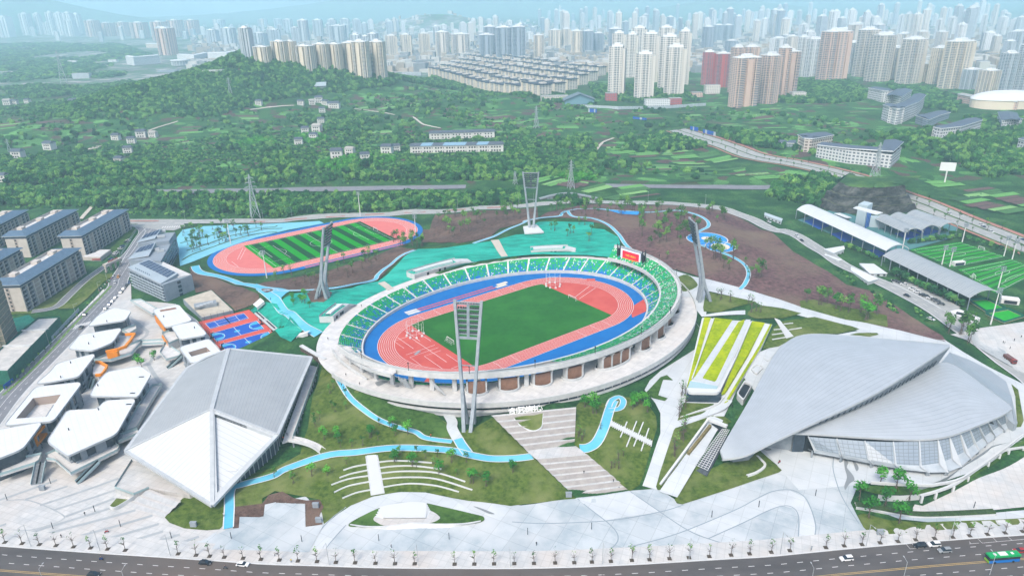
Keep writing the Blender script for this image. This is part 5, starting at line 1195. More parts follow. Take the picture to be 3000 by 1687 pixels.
def white_block(reg,pts,lab,zr=6.0,hole=None,deckk=1.0,deck=None,name='shop_building'):
 P=ccw(rounded(ats(reg,pts,zr),3.0,3));o=empty(name,(sum(P,Vector())/len(P)).xy.to_3d()+Vector((0,0,GL)),0,lab,'building')
 if hole:
  Hh=ats(reg,hole,zr);mb=drape_flat(P,Hh,zr);kid(mb,'roof',WR,o)
  Hc=ccw(Hh);kid(MB().loft([[Vector((p.x,p.y,zr)) for p in Hc+Hc[:1]],[Vector((p.x,p.y,zr-4.5)) for p in Hc+Hc[:1]]]),'court_wall',mat('court_wall',C(176,160,150),.8),o)
  kid(MB().ngon([Vector((p.x,p.y,zr-4.4)) for p in Hc]),'court_floor',DECK,o)
  c=sum(Hc,Vector())/len(Hc);d=(Hc[1]-Hc[0]).normalized()
  for k in range(4):
   q=Hc[0].lerp(Hc[1],.18+.2*k).lerp(c,.3);kid(MB().box((q.x,q.y,zr-3.4),(2.2,1.6,1.7),math.atan2(d.y,d.x)),'air_unit',WALLG,o)
 else:kid(flat(P,zr),'roof',WR,o)
 Q=[Vector((p.x,p.y,zr)) for p in P+P[:1]]
 kid(MB().loft([[p+Vector((0,0,-.7)) for p in Q],[p+Vector((0,0,.25)) for p in Q],[Vector((p.x,p.y,zr+.25)) for p in [w for w in shrink(P,.985)]+[shrink(P,.985)[0]]],[Vector((p.x,p.y,zr)) for p in [w for w in shrink(P,.985)]+[shrink(P,.985)[0]]]]),'roof_edge',TRIM,o)
 I=shrink(P,.90)
 if hole is None:kid(MB().prism([(p.x,p.y) for p in shrink(P,.97)],zr-.7,zr-.08),'soffit',WALLG,o)
 else:pass
 if hole is None:kid(MB().prism([(p.x,p.y) for p in shrink(P,.84)],GL,zr-.6),'upper_glazing',SHOP,o)
 else:
  W2=shrink(P,.93);W2.append(W2[0]);kid(MB().loft([[Vector((p.x,p.y,GL)) for p in W2],[Vector((p.x,p.y,zr-.5)) for p in W2]]),'upper_glazing',SHOP,o)
 J=shrink(P,.865 if hole is None else .945);n=len(J);per=0
 segs=[(J[i],J[(i+1)%n]) for i in range(n) if (J[(i+1)%n]-J[i]).length>6]
 for a,b in segs:
  d=(b-a);ln=d.length;d.normalize();k=max(2,int(ln/7))
  for i in range(k):
   if (i*7+len(P)) % 3==1 and k>2:continue
   q=a.lerp(b,(i+.5)/k);w=ln/k*(.62 if i % 2 else .34)
   kid(MB().box((q.x,q.y,(zr-.7+GL)/2),(w,.7,zr-.9-GL),math.atan2(d.y,d.x)),'wall_panel',WALLG,o)
  kid(MB().bar(a+Vector((0,0,GL+5.4)),b+Vector((0,0,GL+5.4)),.9,.9),'floor_band',WALLG,o)
  kid(MB().bar(a+Vector((0,0,GL+2.6)),b+Vector((0,0,GL+2.6)),.8,.5),'floor_band',WALLG,o)
 return o
def drape_flat(P,Hh,z):
 V=[Vector((p.x,p.y)) for p in P];E=[(i,(i+1)%len(P)) for i in range(len(P))];k=len(V)
 V += [Vector((p.x,p.y)) for p in Hh];E += [(k+i,k+(i+1)%len(Hh)) for i in range(len(Hh))]
 vs,es,fs,*_=delaunay_2d_cdt(V,E,[],1,1e-4);mb=MB();mb.uv=[]
 def pin(x,y,Q):
  r=False;j=len(Q)-1
  for i in range(len(Q)):
   if (Q[i].y>y) != (Q[j].y>y) and x<(Q[j].x-Q[i].x)*(y-Q[i].y)/(Q[j].y-Q[i].y)+Q[i].x:r=not r
   j=i
  return r
 mb.v=[(v.x,v.y,z) for v in vs]
 for f in fs:
  cx=sum(vs[i].x for i in f)/3;cy=sum(vs[i].y for i in f)/3
  if pin(cx,cy,Hh):continue
  f=tuple(f);a,b,c=[vs[i] for i in f]
  if (b.x-a.x)*(c.y-a.y)-(b.y-a.y)*(c.x-a.x)<0:f=f[::-1]
  mb.f.append(f);mb.m.append(0);mb.uv.append([(vs[i].x*.8+vs[i].y*.6,-vs[i].x*.6+vs[i].y*.8) for i in f])
 return mb
b1=white_block('C1',[(822,440),(920,335),(1065,262),(1225,288),(1234,305),(1190,372),(1160,386),(990,412)],'white roofed shop building beside the zebra crossing')
b2=white_block('C1',[(638,650),(745,520),(1130,455),(1146,470),(1062,592),(868,672)],'white roofed shop building with an orange framed terrace')
b3=white_block('C1',[(328,985),(470,868),(530,790),(690,745),(880,698),(896,715),(760,892),(735,915),(500,962)],'white roofed shop building with angled orange parapet and escalator')
b4=white_block('C1',[(28,1378),(330,1008),(748,964),(765,985),(520,1312),(480,1335)],'white roofed shop building with a large open rooftop court',hole=[(150,1305),(312,1112),(575,1078),(440,1288)])
b5=white_block('C1',[(838,1098),(900,985),(1000,868),(1320,810),(1432,885),(1312,1088),(1290,1104)],'white roofed shop building in the middle of the cluster')
b6=white_block('C1',[(437,1525),(620,1245),(660,1228),(915,1215),(985,1138),(1262,1120),(1277,1140),(1100,1455),(640,1662),(618,1655)],'large white roofed shop building nearest the gymnasium front')
b7=white_block('C1',[(-260,1465),(0,1408),(380,1343),(390,1362),(215,1595),(0,1680),(-260,1780)],'white roofed shop building cut off at the edge, with an orange box window')
b8=white_block('C1',[(1435,280),(1665,235),(1692,240),(1818,385),(1560,452)],'white roofed shop building with a slot skylight below the hotel')
b9=white_block('C1',[(1610,435),(1842,390),(1948,505),(1935,522),(1700,564)],'small white roofed shop building beside the basketball courts')
b10=white_block('C1',[(1685,635),(1972,553),(2108,702),(1800,792)],'white roofed building with a square roof well near the gymnasium',hole=[(1775,682),(1945,632),(1988,672),(1808,722)])
q=ats('C1',[(1505,285),(1655,258),(1668,272),(1515,300)],6.06);kid(MB().prism([(p.x,p.y) for p in q],6.0,6.1),'slot_skylight',BROWN,b8)
for b,pts in ((b5,[(1335,912)]),(b5,[(1250,1065)]),(b6,[(1215,1170)])):
 p=at('C1',*pts[0],6.1);kid(MB().box((p.x,p.y,6.05),(2.6,1.0,.1)),'roof_vent',DARK,b)
for b,x,y in ((b1,1010,395),(b2,885,540),(b2,838,605),(b3,668,785),(b3,575,922),(b5,925,1000),(b6,650,1415),(b6,930,1225),(b8,1545,350),(b9,1835,455)):
 p=at('C1',x,y,6);kid(MB().tube([(p.x,p.y,6),(p.x,p.y,7.2)],.25,6),'vent_pipe',DARK,b)
def deck_(reg,pts,z,par,rail=True,zb=None):
 P=ccw(ats(reg,pts,z));kid(MB().prism([(p.x,p.y) for p in P],z-.8 if zb is None else zb,z),'deck',DECK,par)
 if rail:
  Q=P+P[:1];kid(MB().loft([[Vector((p.x,p.y,z)) for p in Q],[Vector((p.x,p.y,z+1.2)) for p in Q]]),'glass_rail',RAILG,par)
deck_('C1',[(890,760),(1130,660),(1340,570),(1330,600),(1240,700),(1050,760)],-.8,b2)
deck_('C1',[(1120,520),(1240,530),(1180,620),(1080,650),(1060,600)],1.2,b2,False,-6)
deck_('C1',[(1330,580),(1560,570),(1560,600),(1340,610)],-.8,b2)
deck_('C1',[(900,780),(1010,820),(930,900),(870,880)],1.2,b3,False,-6)
deck_('C1',[(1150,480),(1280,430),(1290,470),(1220,515)],-.8,b1)
deck_('C1',[(1440,1000),(1530,990),(1420,1170),(1290,1400),(1180,1440),(1300,1200)],-.8,b5)
deck_('D1',[(440,350),(520,360),(670,490),(1110,270),(1130,240),(1060,170),(1000,180),(640,330),(520,270),(430,310)],-.8,b6)
deck_('D1',[(0,500),(340,390),(370,370),(400,300),(260,330),(0,440)],-.8,b7)
deck_('D1',[(1090,140),(1300,70),(1310,110),(1120,190)],-.8,b6)
deck_('C1',[(1510,690),(1560,600),(1700,690),(1710,720),(1570,760)],-.8,b10)
deck_('C1',[(1530,510),(1640,470),(1700,560),(1590,610)],1.5,b9,True,-6)
deck_('C1',[(1230,200),(1330,190),(1520,300),(1440,330)],-1.2,b8)
def opath(reg,pts,z0,z1,par,w=.6,close=False):
 P=ats(reg,pts,z0)
 for a,b in zip(P,P[1:]):
  kid(MB().bar(Vector((a.x,a.y,(z0+z1)/2)),Vector((b.x,b.y,(z0+z1)/2)),w,abs(z1-z0)),'orange_frame',ORANGE,par)
opath('C1',[(1185,525),(1272,518),(1235,580),(1185,640),(1110,665),(1000,688)],3.2,4.6,b2,1.3)
a,b=at('C1',1005,700,2.5),at('C1',1105,690,2.5);kid(MB().prism([(a.x,a.y),(b.x,b.y),(b.x+.5,b.y+1.5),(a.x+.5,a.y+1.5)],-1.4,3.6),'orange_panel',ORANGE,b2)
opath('C1',[(905,785),(940,785),(1015,825),(990,870),(960,905),(905,910)],1.4,2.9,b3,1.0)
a,b=at('D1',300,205,0),at('D1',398,90,0);d=(b-a).normalized();n=Vector((d.y,-d.x,0))
for f,h in ((0,0),(1,0)):
 p=a.lerp(b,f);kid(MB().box((p.x+n.x,p.y+n.y,1.5),(1.4,3.2,5.2),math.atan2(d.y,d.x)),'orange_frame',ORANGE,b7)
for z in (-.6,3.6):kid(MB().bar(a+n+Vector((0,0,z)),b+n+Vector((0,0,z)),3.2,1.0),'orange_frame',ORANGE,b7)
a,b=at('C1',1470,365,2),at('C1',1560,470,2);kid(MB().bar(a,b,.8,4.4),'orange_panel',ORANGE,b8)
a,b=at('C1',1535,545,0),at('C1',1590,610,0);kid(MB().bar(a,b,.8,3.4),'orange_panel',ORANGE,b9)
def escalator(reg,a,b,za,zb,lab,w=2.6):
 A=at(reg,*a,za);B=at(reg,*b,zb);o=empty('escalator',A,0,lab,'escalator');d=(B-A);d.z=0;d.normalize();s=Vector((-d.y,d.x,0))
 kid(MB().bar(A+Vector((0,0,-.2)),B+Vector((0,0,-.2)),w,.6),'truss',WALLG,o)
 for k in (-1,0,1):kid(MB().bar(A+s*k*w/2+Vector((0,0,.6)),B+s*k*w/2+Vector((0,0,.6)),.16,1.0),'balustrade',RAILG if k else DARK,o)
 for k in range(16):
  p=A.lerp(B,(k+.5)/16);kid(MB().box((p.x,p.y,p.z+.15),(.5,w*.8,.2),math.atan2(d.y,d.x)),'step',mat('step_steel',C(120,124,128),.4),o)
escalator('D1',(345,585),(385,380),GL+.2,-.6,'escalator pair down to the stone plaza by the shops',4.2)
escalator('D1',(725,575),(930,370),GL+.2,-.6,'covered escalator along the front of the largest shop building')
escalator('C1',(850,1030),(880,930),GL+.2,-.6,'escalator between the orange parapet and the rooftop court building')
escalator('C1',(1580,840),(1715,715),GL+.2,-.6,'escalator beside the square roof well building')
# hotel with solar panels
hot=empty('hotel',at('E2',400,900,-6),0,'grey stepped hotel with solar panels on sloping roofs','building')
HW=mat('hotel_wall',C(150,161,172),.8,C(138,150,162),.3,4);HR=mat('hotel_roof',C(172,186,196),.5,C(160,175,186),.2,3)
SOLAR=mat('solar_panel',C(70,84,108),.2,C(60,72,96),.5,2,spec=.6)
V=lambda x,y,z:at('E2',x,y,z)
def hotel_block(K0,K1,K2,zt,zb,fr=True):
 """K0 left, K1 near corner, K2 right: roof-level corners"""
 K3=K0+K2-K1;P=[K0,K1,K2,K3]
 kid(MB().prism([(p.x,p.y) for p in P],zb,zt),'wall',HW,hot);return K3
K0,K1,K2=V(80,590,9),V(500,780,9),V(860,655,9);K3=hotel_block(K0,K1,K2,8.6,-7)
def sloped(a,b,c,d,over=.6):
 """roof plane: a-b eave, c-d ridge (d above a)"""
 kid(MB().loft([[a,b],[d,c]]),'sloping_roof',HR,hot);kid(MB().loft([[a+Vector((0,0,-.5)),b+Vector((0,0,-.5))],[a,b]]),'eave',TRIM,hot)
 kid(MB().add([b,c,Vector((c.x,c.y,b.z-.5)),b+Vector((0,0,-.5))],[(0,1,2,3)]),'gable',HW,hot);kid(MB().add([a,d,Vector((d.x,d.y,a.z-.5)),a+Vector((0,0,-.5))],[(3,2,1,0)]),'gable',HW,hot)
 kid(MB().add([d,c,Vector((c.x,c.y,b.z-.5)),Vector((d.x,d.y,b.z-.5))],[(0,1,2,3)]),'gable',HW,hot)
def solar(a,b,c,d,n,f0=.45,f1=.95):
 for i in range(n):
  g0=.04+.92*i/n;g1=.04+.92*(i+.88)/n;up=Vector((0,0,.15))
  q=[a.lerp(b,g0).lerp(d.lerp(c,g0),f0)+up,a.lerp(b,g1).lerp(d.lerp(c,g1),f0)+up,a.lerp(b,g1).lerp(d.lerp(c,g1),f1)+up,a.lerp(b,g0).lerp(d.lerp(c,g0),f1)+up]
  kid(MB().ngon(q),'solar_panel',SOLAR,hot)
e=[V(60,565,9),V(470,772,9),V(690,640,11.5),V(320,465,11.5)];sloped(*e);solar(*e,9,.48,.96)
kid(MB().prism([(p.x,p.y) for p in (V(500,500,9.2),V(850,655,9.2),V(690,690,9.2),V(480,545,9.2))],8.7,9.3),'roof_terrace',DECK,hot)
def grid_facade(a,b,z0,z1,nx,nz,par,balc=True):
 d=b-a;d.z=0;ln=d.length;d.normalize();n=Vector((d.y,-d.x,0));rz=math.atan2(d.y,d.x);w=ln/nx;h=(z1-z0)/nz
 wm=WINM.get((round(w,2),round(h,2)))
 if wm is None:
  me=MB().box((0,0,0),(w*.72,.3,h*.66)).mesh('window',[GLASS]);bm=MB().box((0,-.55,-h*.36),(w*.9,1.1,h*.2)).mesh('balcony',[mat('balcony_rail',C(172,186,196),.5)]);wm=WINM[(round(w,2),round(h,2))]=(me,bm)
 off=Vector(par.location)
 for i in range(nx):
  for k in range(nz):
   p=a+d*(w*(i+.5))+n*.1;p=Vector((p.x,p.y,z0+h*(k+.5)))-off
   o=mesh_obj('window',wm[0],par,p,rz)
   if balc:mesh_obj('balcony',wm[1],o)
WINM={}
grid_facade(K0,K1,-3.5,7.8,11,5,hot)
c=(K1-K0).normalized();
for k in range(4):
 p=K1.lerp(K2,.52);grid=MB().box((0,0,0),(2.4,.4,1.9));d=(K2-K1).normalized();o=kid(MB().box((p.x+d.y*.1,p.y-d.x*.1,6.6-3.1*k),(2.4,.5,1.9),math.atan2(d.y,d.x)),'window',GLASS,hot)
J0,J1,J2=V(75,480,10),V(475,490,10),V(650,195,10);J3=hotel_block(J0,J1,J2,10.2,-7)
e=[V(62,465,11),V(322,420,11.5),V(412,252,14),V(210,320,13.5)];sloped(*e);solar(*e,4,.5,.95)
L0,L1,L2=V(185,275,13),V(575,240,13),V(655,130,13);hotel_block(L0,L1,L2,13.2,-7)
e=[V(170,258,14),V(400,205,14.5),V(480,85,17),V(280,155,16.5)];sloped(*e);solar(*e,4,.4,.95)
grid_facade(J1,J2,-4,9.4,11,5,hot,False)
for x,y,z in ((430,355,10.4),(455,375,10.4),(490,370,10.4),(455,195,13.6),(500,190,13.6),(510,130,13.4)):
 p=V(x,y,z);kid(MB().box((p.x,p.y,z+.9),(3,2,1.8),.4),'air_unit',TRIM,hot)
standing_text(hot,'川体酒店',V(175,600,9.6),V(330,665,9.6),.01,TRIM) if False else None
for k in range(8):
 p=V(165+k*24,590+k*11.5,9.8);kid(MB().box((p.x,p.y,10.5),(.9,.12,1.2),math.atan2(c.y,c.x)),'sign_letter',mat('sign_grey',C(96,110,128),.5),hot)
ann=empty('annexe',V(1060,1030,-6),0,'low flat roofed annexe with stained concrete roof and plant box behind the hotel','building')
q=[V(750,965,-.5),V(1105,850,-.5),V(1378,1105,-.5),V(985,1195,-.5)]
kid(MB().prism([(p.x,p.y) for p in q],-7,-.5),'wall',HW,ann)
kid(MB().prism([(p.x,p.y) for p in shrink(q,.97)],-.6,-.3),'roof',mat('stained_roof',C(208,200,184),.9,C(186,178,162),.25,6),ann)
p=V(1035,1050,0);kid(MB().box((p.x,p.y,.8),(14,7,2.2),.45),'plant_screen',GREYC,ann)
for k in range(5):p=V(940+k*42,1060-k*13,2);kid(MB().box((p.x,p.y,2.2),(2,2,1),.45),'air_unit',TRIM,ann)
# basketball and tennis courts
crt=empty('sports_court',at('C1',2200,480,-2.3),0,'red and blue basketball and tennis courts behind the gymnasium','sports court')
Vc=lambda x,y,z=-2.2:at('C1',x,y,z)
COURTR=mat('court_red',C(222,96,84),.85,C(212,88,78),.2,4);COURTB=mat('court_blue',C(24,92,196),.8,C(20,84,184),.2,4);COURTC=mat('court_cyan',C(66,176,222),.8)
kid(MB().prism([(p.x,p.y) for p in [Vc(1872,395),Vc(2350,280),Vc(2680,575),Vc(2420,660),Vc(2115,695)]],-7,-2.2),'court_slab',COURTR,crt)
def court(pts,kind):
 a,b,c,d=[Vc(*p,-2.15) for p in pts];kid(MB().ngon([a,b,c,d]),'court_floor',COURTB,crt)
 P=lambda u,v,z=.05:a.lerp(b,u).lerp(d.lerp(c,u),v)+Vector((0,0,z))
 def ln(*uv):kid(MB().ribbon([P(*q,.08) for q in uv],.25),'court_line',LINE,crt)
 ln((0,0),(1,0));ln((1,0),(1,1));ln((1,1),(0,1));ln((0,1),(0,0))
 if kind=='tennis':
  ln((.23,0),(.23,1));ln((.77,0),(.77,1));ln((.23,.5),(.77,.5));ln((0,.14),(1,.14));ln((0,.86),(1,.86))
  p,q=P(.5,-.08),P(.5,1.08);kid(MB().loft([[p,q],[p+Vector((0,0,1.1)),q+Vector((0,0,1.1))]]),'net',DARK,crt)
 else:
  ln((.5,0),(.5,1));kid(MB().ngon([P(.5+.065*math.cos(t),.5+.12*math.sin(t),.04) for t in [2*PI*k/20 for k in range(20)]]),'centre_circle',COURTC,crt)
  for e0,sg in ((0,1),(1,-1)):
   arcp=[(e0+sg*(.03+.2*math.cos(t)),.5+.42*math.sin(t)) for t in [-PI/2+PI*k/14 for k in range(15)]]
   arcp=[(e0,.08)]+arcp+[(e0,.92)];kid(MB().ngon([P(u,v,.04) for u,v in arcp]),'three_point_zone',COURTC,crt)
   kid(MB().ngon([P(e0,.34,.06),P(e0+sg*.19,.34,.06),P(e0+sg*.19,.66,.06),P(e0,.66,.06)]),'key',COURTB,crt);ln(*arcp[1:-1])
   h=P(e0-sg*.03,.5);r=P(e0+sg*.02,.5)
   hp=empty('basketball_hoop',h,0,HOOPS.pop(0),'basketball hoop')
   kid(MB().bar(h,h+Vector((0,0,3.2)),.5).bar(h+Vector((0,0,3.1)),r+Vector((0,0,3.3)),.4),'stand',DARK,hp);dd=(b-a).normalized()
   kid(MB().box((r.x,r.y,3.5-2.2),(.15,1.9,1.2),math.atan2(dd.y,dd.x)),'backboard',RAILG,hp);kid(MB().box((h.x,h.y,-1.9),(2,1.4,.6),math.atan2(dd.y,dd.x)),'base',DARK,hp)
HOOPS=['basketball hoop on the left end of the middle blue court','basketball hoop on the right end of the middle blue court','basketball hoop on the left end of the court nearest the gymnasium','basketball hoop on the right end of the court nearest the gymnasium']
court([(1935,410),(2298,313),(2345,362),(1985,462)],'tennis')
court([(1978,508),(2420,385),(2492,460),(2048,582)],'ball')
court([(2072,610),(2530,487),(2605,565),(2155,682)],'ball')
fen=empty('court_fence',Vc(2100,340),0,'dark mesh fence around the basketball courts','fence')
FP=[Vc(2115,695),Vc(1872,395),Vc(2350,280),Vc(2680,575)]
for a,b in zip(FP,FP[1:]):
 n=int((b-a).length/4)
 for k in range(n+1):p=a.lerp(b,k/n);kid(MB().box((p.x,p.y,-.4),(.12,.12,3.8)),'post',DARK,fen)
 for z in (-2,-.4,1.4):kid(MB().bar(a+Vector((0,0,z+2.2)),b+Vector((0,0,z+2.2)),.07),'rail',DARK,fen)
st_=empty('court_stand',at('C2',150,430,-1),0,'slim grey spectator stand with dark chairs beside the courts','stand')
a,b=at('C2',5,310,.2),at('C2',290,560,.2);kid(MB().bar(a,b,3.0,.6),'deck',FAIR,st_)
for k in range(30):
 if k % 11>7:continue
 p=a.lerp(b,(k+.5)/30);kid(MB().box((p.x,p.y,.9),(1.2,.5,.9),-.8),'chair',DARK,st_)
L=[at('C2',215,670,1.5),at('C2',330,585,2.6),at('C2',400,520,5),at('C2',500,492,7.6)]
cst=empty('canopy_stairs',L[0],0,'covered white stair link climbing past the courts to the promenade','stairs')
kid(MB().ribbon(L,3.4,.4),'roof',KERB,cst);kid(MB().loft([[p+Vector((0,0,.4)) for p in offset(L,1.7)],[p+Vector((0,0,-1.6)) for p in offset(L,1.7)]]),'side_wall',FAIR,cst);kid(MB().ribbon(L,3.2,-1.6),'flight',STEP,cst)
L=[at('C2',-10,250,1),at('C2',60,190,4)];o=empty('canopy_stairs',L[0],0,'short covered white stair at the top of the netted bank by the courts','stairs');kid(MB().ribbon(L,7,.4),'roof',KERB,o);kid(MB().loft([[p+Vector((0,0,.4)) for p in offset(L,3.5)],[p+Vector((0,0,-1.6)) for p in offset(L,3.5)]]),'side_wall',FAIR,o)
# dormitory blocks
BEIGE=mat('beige_render',C(212,204,196),.85,C(198,190,182),.3,4);SLATE=mat('slate_roof',C(96,122,146),.7,C(82,106,130),.4,4);SLATED=mat('slate_band',C(84,104,126),.7)
def dorm(a,b,depth,zt,lab,nb,floors=6,zb=-6.0):
 """a, b: ends of the facade at eave level (near, far)"""
 a=Vector(a);b=Vector(b);d=b-a;d.z=0;ln=d.length;d.normalize();nrm=Vector((d.y,-d.x,0));back=-nrm
 o=empty('dormitory',((a+b)/2).xy.to_3d()+Vector((0,0,zb)),0,lab,'building')
 A,B,Cc,D=a,b,b+back*depth,a+back*depth
 def pr(poly,z0,z1,name,m):return kid(MB().prism([(p.x,p.y) for p in poly],z0,z1),name,m,o)
 pr([A,B,Cc,D],zb,zt-2.6,'wall',BEIGE)
 pr([A-nrm*.4+d*.4,B-nrm*.4-d*.4,Cc+nrm*.4-d*.4,D+nrm*.4+d*.4],zt-2.6,zt-.2,'attic',SLATED)
 O=[A+nrm*1.6-d*1.4,B+nrm*1.6+d*1.4,Cc-nrm*1.6+d*1.4,D-nrm*1.6-d*1.4];I=[A-nrm*6.5+d*7,B-nrm*6.5-d*9,Cc+nrm*1.2-d*9,D+nrm*1.2+d*7]
 O=[Vector((p.x,p.y,zt)) for p in O];I2=[Vector((p.x,p.y,zt+2.6)) for p in I]
 kid(MB().loft([O+O[:1],I2+I2[:1]]),'roof_slope',SLATE,o);kid(MB().loft([[p+Vector((0,0,-.4)) for p in O+O[:1]],O+O[:1]]),'eave',TRIM,o)
 kid(MB().loft([I2+I2[:1],[p+Vector((0,0,-2.2)) for p in I2+I2[:1]]]),'parapet',BEIGE,o);kid(MB().ngon([p+Vector((0,0,-2.0)) for p in I2]),'roof_terrace',DECK,o)
 for f in (.12,.55,.9):
  p=I2[0].lerp(I2[1],f).lerp(I2[3].lerp(I2[2],f),.5);kid(MB().box((p.x,p.y,zt+1.9),(5,4.4,2.6),math.atan2(d.y,d.x)),'roof_house',BEIGE,o)
 h=(zt-2.6-zb-.8)/floors;w=ln/nb
 key=('d',round(w,2),round(h,2))
 if key not in WINM:
  wm=MB().box((0,0,0),(w*.66,.3,h*.72)).mesh('window',[mat('dorm_glass',C(74,78,86),.3,C(52,56,64),.7,2)])
  bm=MB();bm.box((0,-.5,-h*.33),(w*.5,1.0,h*.3));bm.box((w*.2,-.35,h*.02),(w*.16,.8,h*.26));bm=bm.mesh('balcony',[mat('balcony_grey',C(168,170,174),.6)])
  pm=MB().box((0,-.25,0),(w*.2,.7,h)).mesh('pilaster',[BEIGE]);WINM[key]=(wm,bm,pm)
 wm,bm,pm=WINM[key];rz=math.atan2(d.y,d.x);off=o.location
 for i in range(nb):
  if i in (2,nb-3):
   p=a+d*(w*(i+.5))+nrm*.02;kid(MB().box((p.x,p.y,(zt-2.6+zb)/2),(w*.7,.3,zt-2.6-zb),rz),'stair_bay',mat('stair_bay',C(176,164,156),.85),o);continue
  for k in range(floors):
   p=a+d*(w*(i+.5))+nrm*.12;p=Vector((p.x,p.y,zb+.8+h*(k+.5)))-off
   wo_=mesh_obj('window',wm,o,p,rz);mesh_obj('balcony',bm,wo_)
 for i in range(nb+1):
  p=a+d*(w*i)+nrm*.3;kid(MB().box((p.x,p.y,(zt-2.6+zb)/2),(w*.16,.5,zt-2.6-zb),rz),'pilaster',BEIGE,o)
 for k in range(1,floors):
  z=zb+.8+h*k;kid(MB().bar(A+nrm*.2+Vector((0,0,z-A.z)),B+nrm*.2+Vector((0,0,z-B.z)),.5,.4),'floor_band',BEIGE,o)
 for k in range(floors):
  p=A.lerp(D,.52)-d*.1;kid(MB().box((p.x,p.y,zb+.8+h*(k+.5)),(.3,1.3,1.3),rz),'end_window',DARK,o)
 kid(MB().box((A.lerp(D,.52).x-d.x*.05,A.lerp(D,.52).y-d.y*.05,(zt-2.6+zb)/2),(.3,2.4,zt-2.6-zb),rz),'end_recess',mat('stair_bay',C(176,164,156)),o)
 return o
Ve=lambda x,y,z:at('E1',x,y,z)
dorm(Ve(235,1035,15),Ve(985,585,15),17,15,'beige dormitory with slate roof nearest the scaffolded tower',11)
dorm(Ve(1005,425,14),Ve(1580,102,14),17,14,'beige dormitory with slate roof nearest the campus car park',14)
dorm(Ve(310,428,14),Ve(955,102,14),17,14,'beige dormitory with slate roof in the middle of the back row',14)
dorm(Ve(-330,440,14),Ve(330,108,14),17,14,'beige dormitory with slate roof at the frame edge of the back row',14)
dorm(Ve(-300,880,15),Ve(250,583,15),17,15,'beige dormitory with slate roof cut off at the frame edge below the back row',9)
o=empty('school_gate',Ve(1400,800,-6),0,'white school gate canopy with red lettering over the street entrance','gate')
a,b=Ve(1300,800,0),Ve(1500,712,0);kid(MB().bar(a,b,3,1.6),'canopy',BEIGE,o)
for f in (.05,.35,.65,.95):p=a.lerp(b,f);kid(MB().box((p.x,p.y,-3),(.9,1.6,6)),'pier',BEIGE,o)
for k in range(7):p=a.lerp(b,.3+.09*k);kid(MB().box((p.x,p.y-.3,1.5),(1.0,.15,1.3),math.atan2((b-a).y,(b-a).x)),'sign_letter',mat('sign_red',C(176,52,52),.5),o)
o=empty('canteen',Ve(1230,650,-6),0,'low flat roofed canteen with a red sign beside the dormitory','building')
q=[Ve(1010,690,-2),Ve(1250,700,-2),Ve(1385,600,-2),Ve(1250,600,-2),Ve(1180,640,-2)];kid(MB().prism([(p.x,p.y) for p in q],-6.5,-2),'wall',BEIGE,o);kid(MB().prism([(p.x,p.y) for p in shrink(q,.93)],-2.1,-1.9),'roof',DECK,o)
p=Ve(1205,715,-3);kid(MB().box((p.x,p.y-.6,-3.4),(7,.3,1.0)),'sign_board',mat('sign_red',C(176,52,52)),o)
sit=empty('unfinished_building',at('E3',500,600,-6),0,'unfinished flat concrete block wrapped in green scaffold netting by the street','building')
Vs=lambda x,y,z:at('E3',x,y,z)
q=[Vs(600,165,2),Vs(935,148,2),Vs(110,1000,2),Vs(-420,1000,2)]
kid(MB().prism([(p.x,p.y) for p in q],-6,1.4),'concrete_frame',FAIR,sit)
kid(MB().prism([(p.x,p.y) for p in shrink(q,.94)],1.3,1.6),'roof_slab',mat('wet_slab',C(214,212,208),.7,C(186,186,184),.25,6),sit)
NETD=mat('scaffold_net',C(44,118,96),.9,C(34,98,80),.6,6,bump=.5,bscale=1)
for a,b in ((q[1],q[2]),(q[2],q[3]),(q[0],q[3]),(q[0],q[1])):kid(MB().loft([[Vector((a.x+.6,a.y-.6,-6)),Vector((b.x+.6,b.y-.6,-6))],[Vector((a.x+.6,a.y-.6,2.6)),Vector((b.x+.6,b.y-.6,2.6))]]),'scaffold_net',NETD,sit)
for f in (.28,.58):a=q[0].lerp(q[3],f);b=q[1].lerp(q[2],f);kid(MB().bar(a+Vector((0,0,.1)),b+Vector((0,0,.1)),1.2,1.2),'roof_wall',FAIR,sit)
tw=empty('scaffold_tower',Vs(80,700,-6),0,'unfinished tower behind grey green scaffolding at the frame edge','building')
p0=Vs(30,720,-6);kid(MB().box((p0.x-9,p0.y+6,14),(22,20,40),.3),'wall',mat('scaffold_grey',C(136,136,122),.95,C(110,112,100),.6,6),tw)
for k in range(12):kid(MB().box((p0.x-9,p0.y+6,-4+3.3*k),(22.6,20.6,.35),.3),'scaffold_rail',mat('bamboo',C(170,158,138),.9),tw)
for k in range(9):
 x_=-11+k*2.75;c_,s_=math.cos(.3),math.sin(.3);kid(MB().box((p0.x-9+x_*c_+10.4*s_,p0.y+6+x_*s_-10.4*c_,14),(.3,.3,40),.3),'scaffold_pole',mat('bamboo',C(170,158,138)),tw)
HOARD=mat('pale_hoarding',C(196,208,214),.7,C(176,190,198),.4,3)
hb=empty('hoarding',Vs(700,620,-6),0,'pale panelled site hoarding along the side street','fence')
a,b=Vs(200,1170,-6),Vs(1250,60,-6)
for k in range(46):
 p=a.lerp(b,k/46);r=a.lerp(b,(k+.93)/46);kid(MB().bar(p+Vector((0,0,1.3)),r+Vector((0,0,1.3)),.12,2.5),'panel',HOARD,hb)
hb=empty('hoarding',Vs(150,1240,-6),0,'bright blue site hoarding at the street corner','fence');a,b=Vs(70,1300,-6),Vs(225,1180,-6)
for k in range(5):kid(MB().bar(a.lerp(b,k/5)+Vector((0,0,1.5)),a.lerp(b,(k+.95)/5)+Vector((0,0,1.5)),.12,3),'panel',mat('hoarding_blue',C(24,92,190),.6),hb)
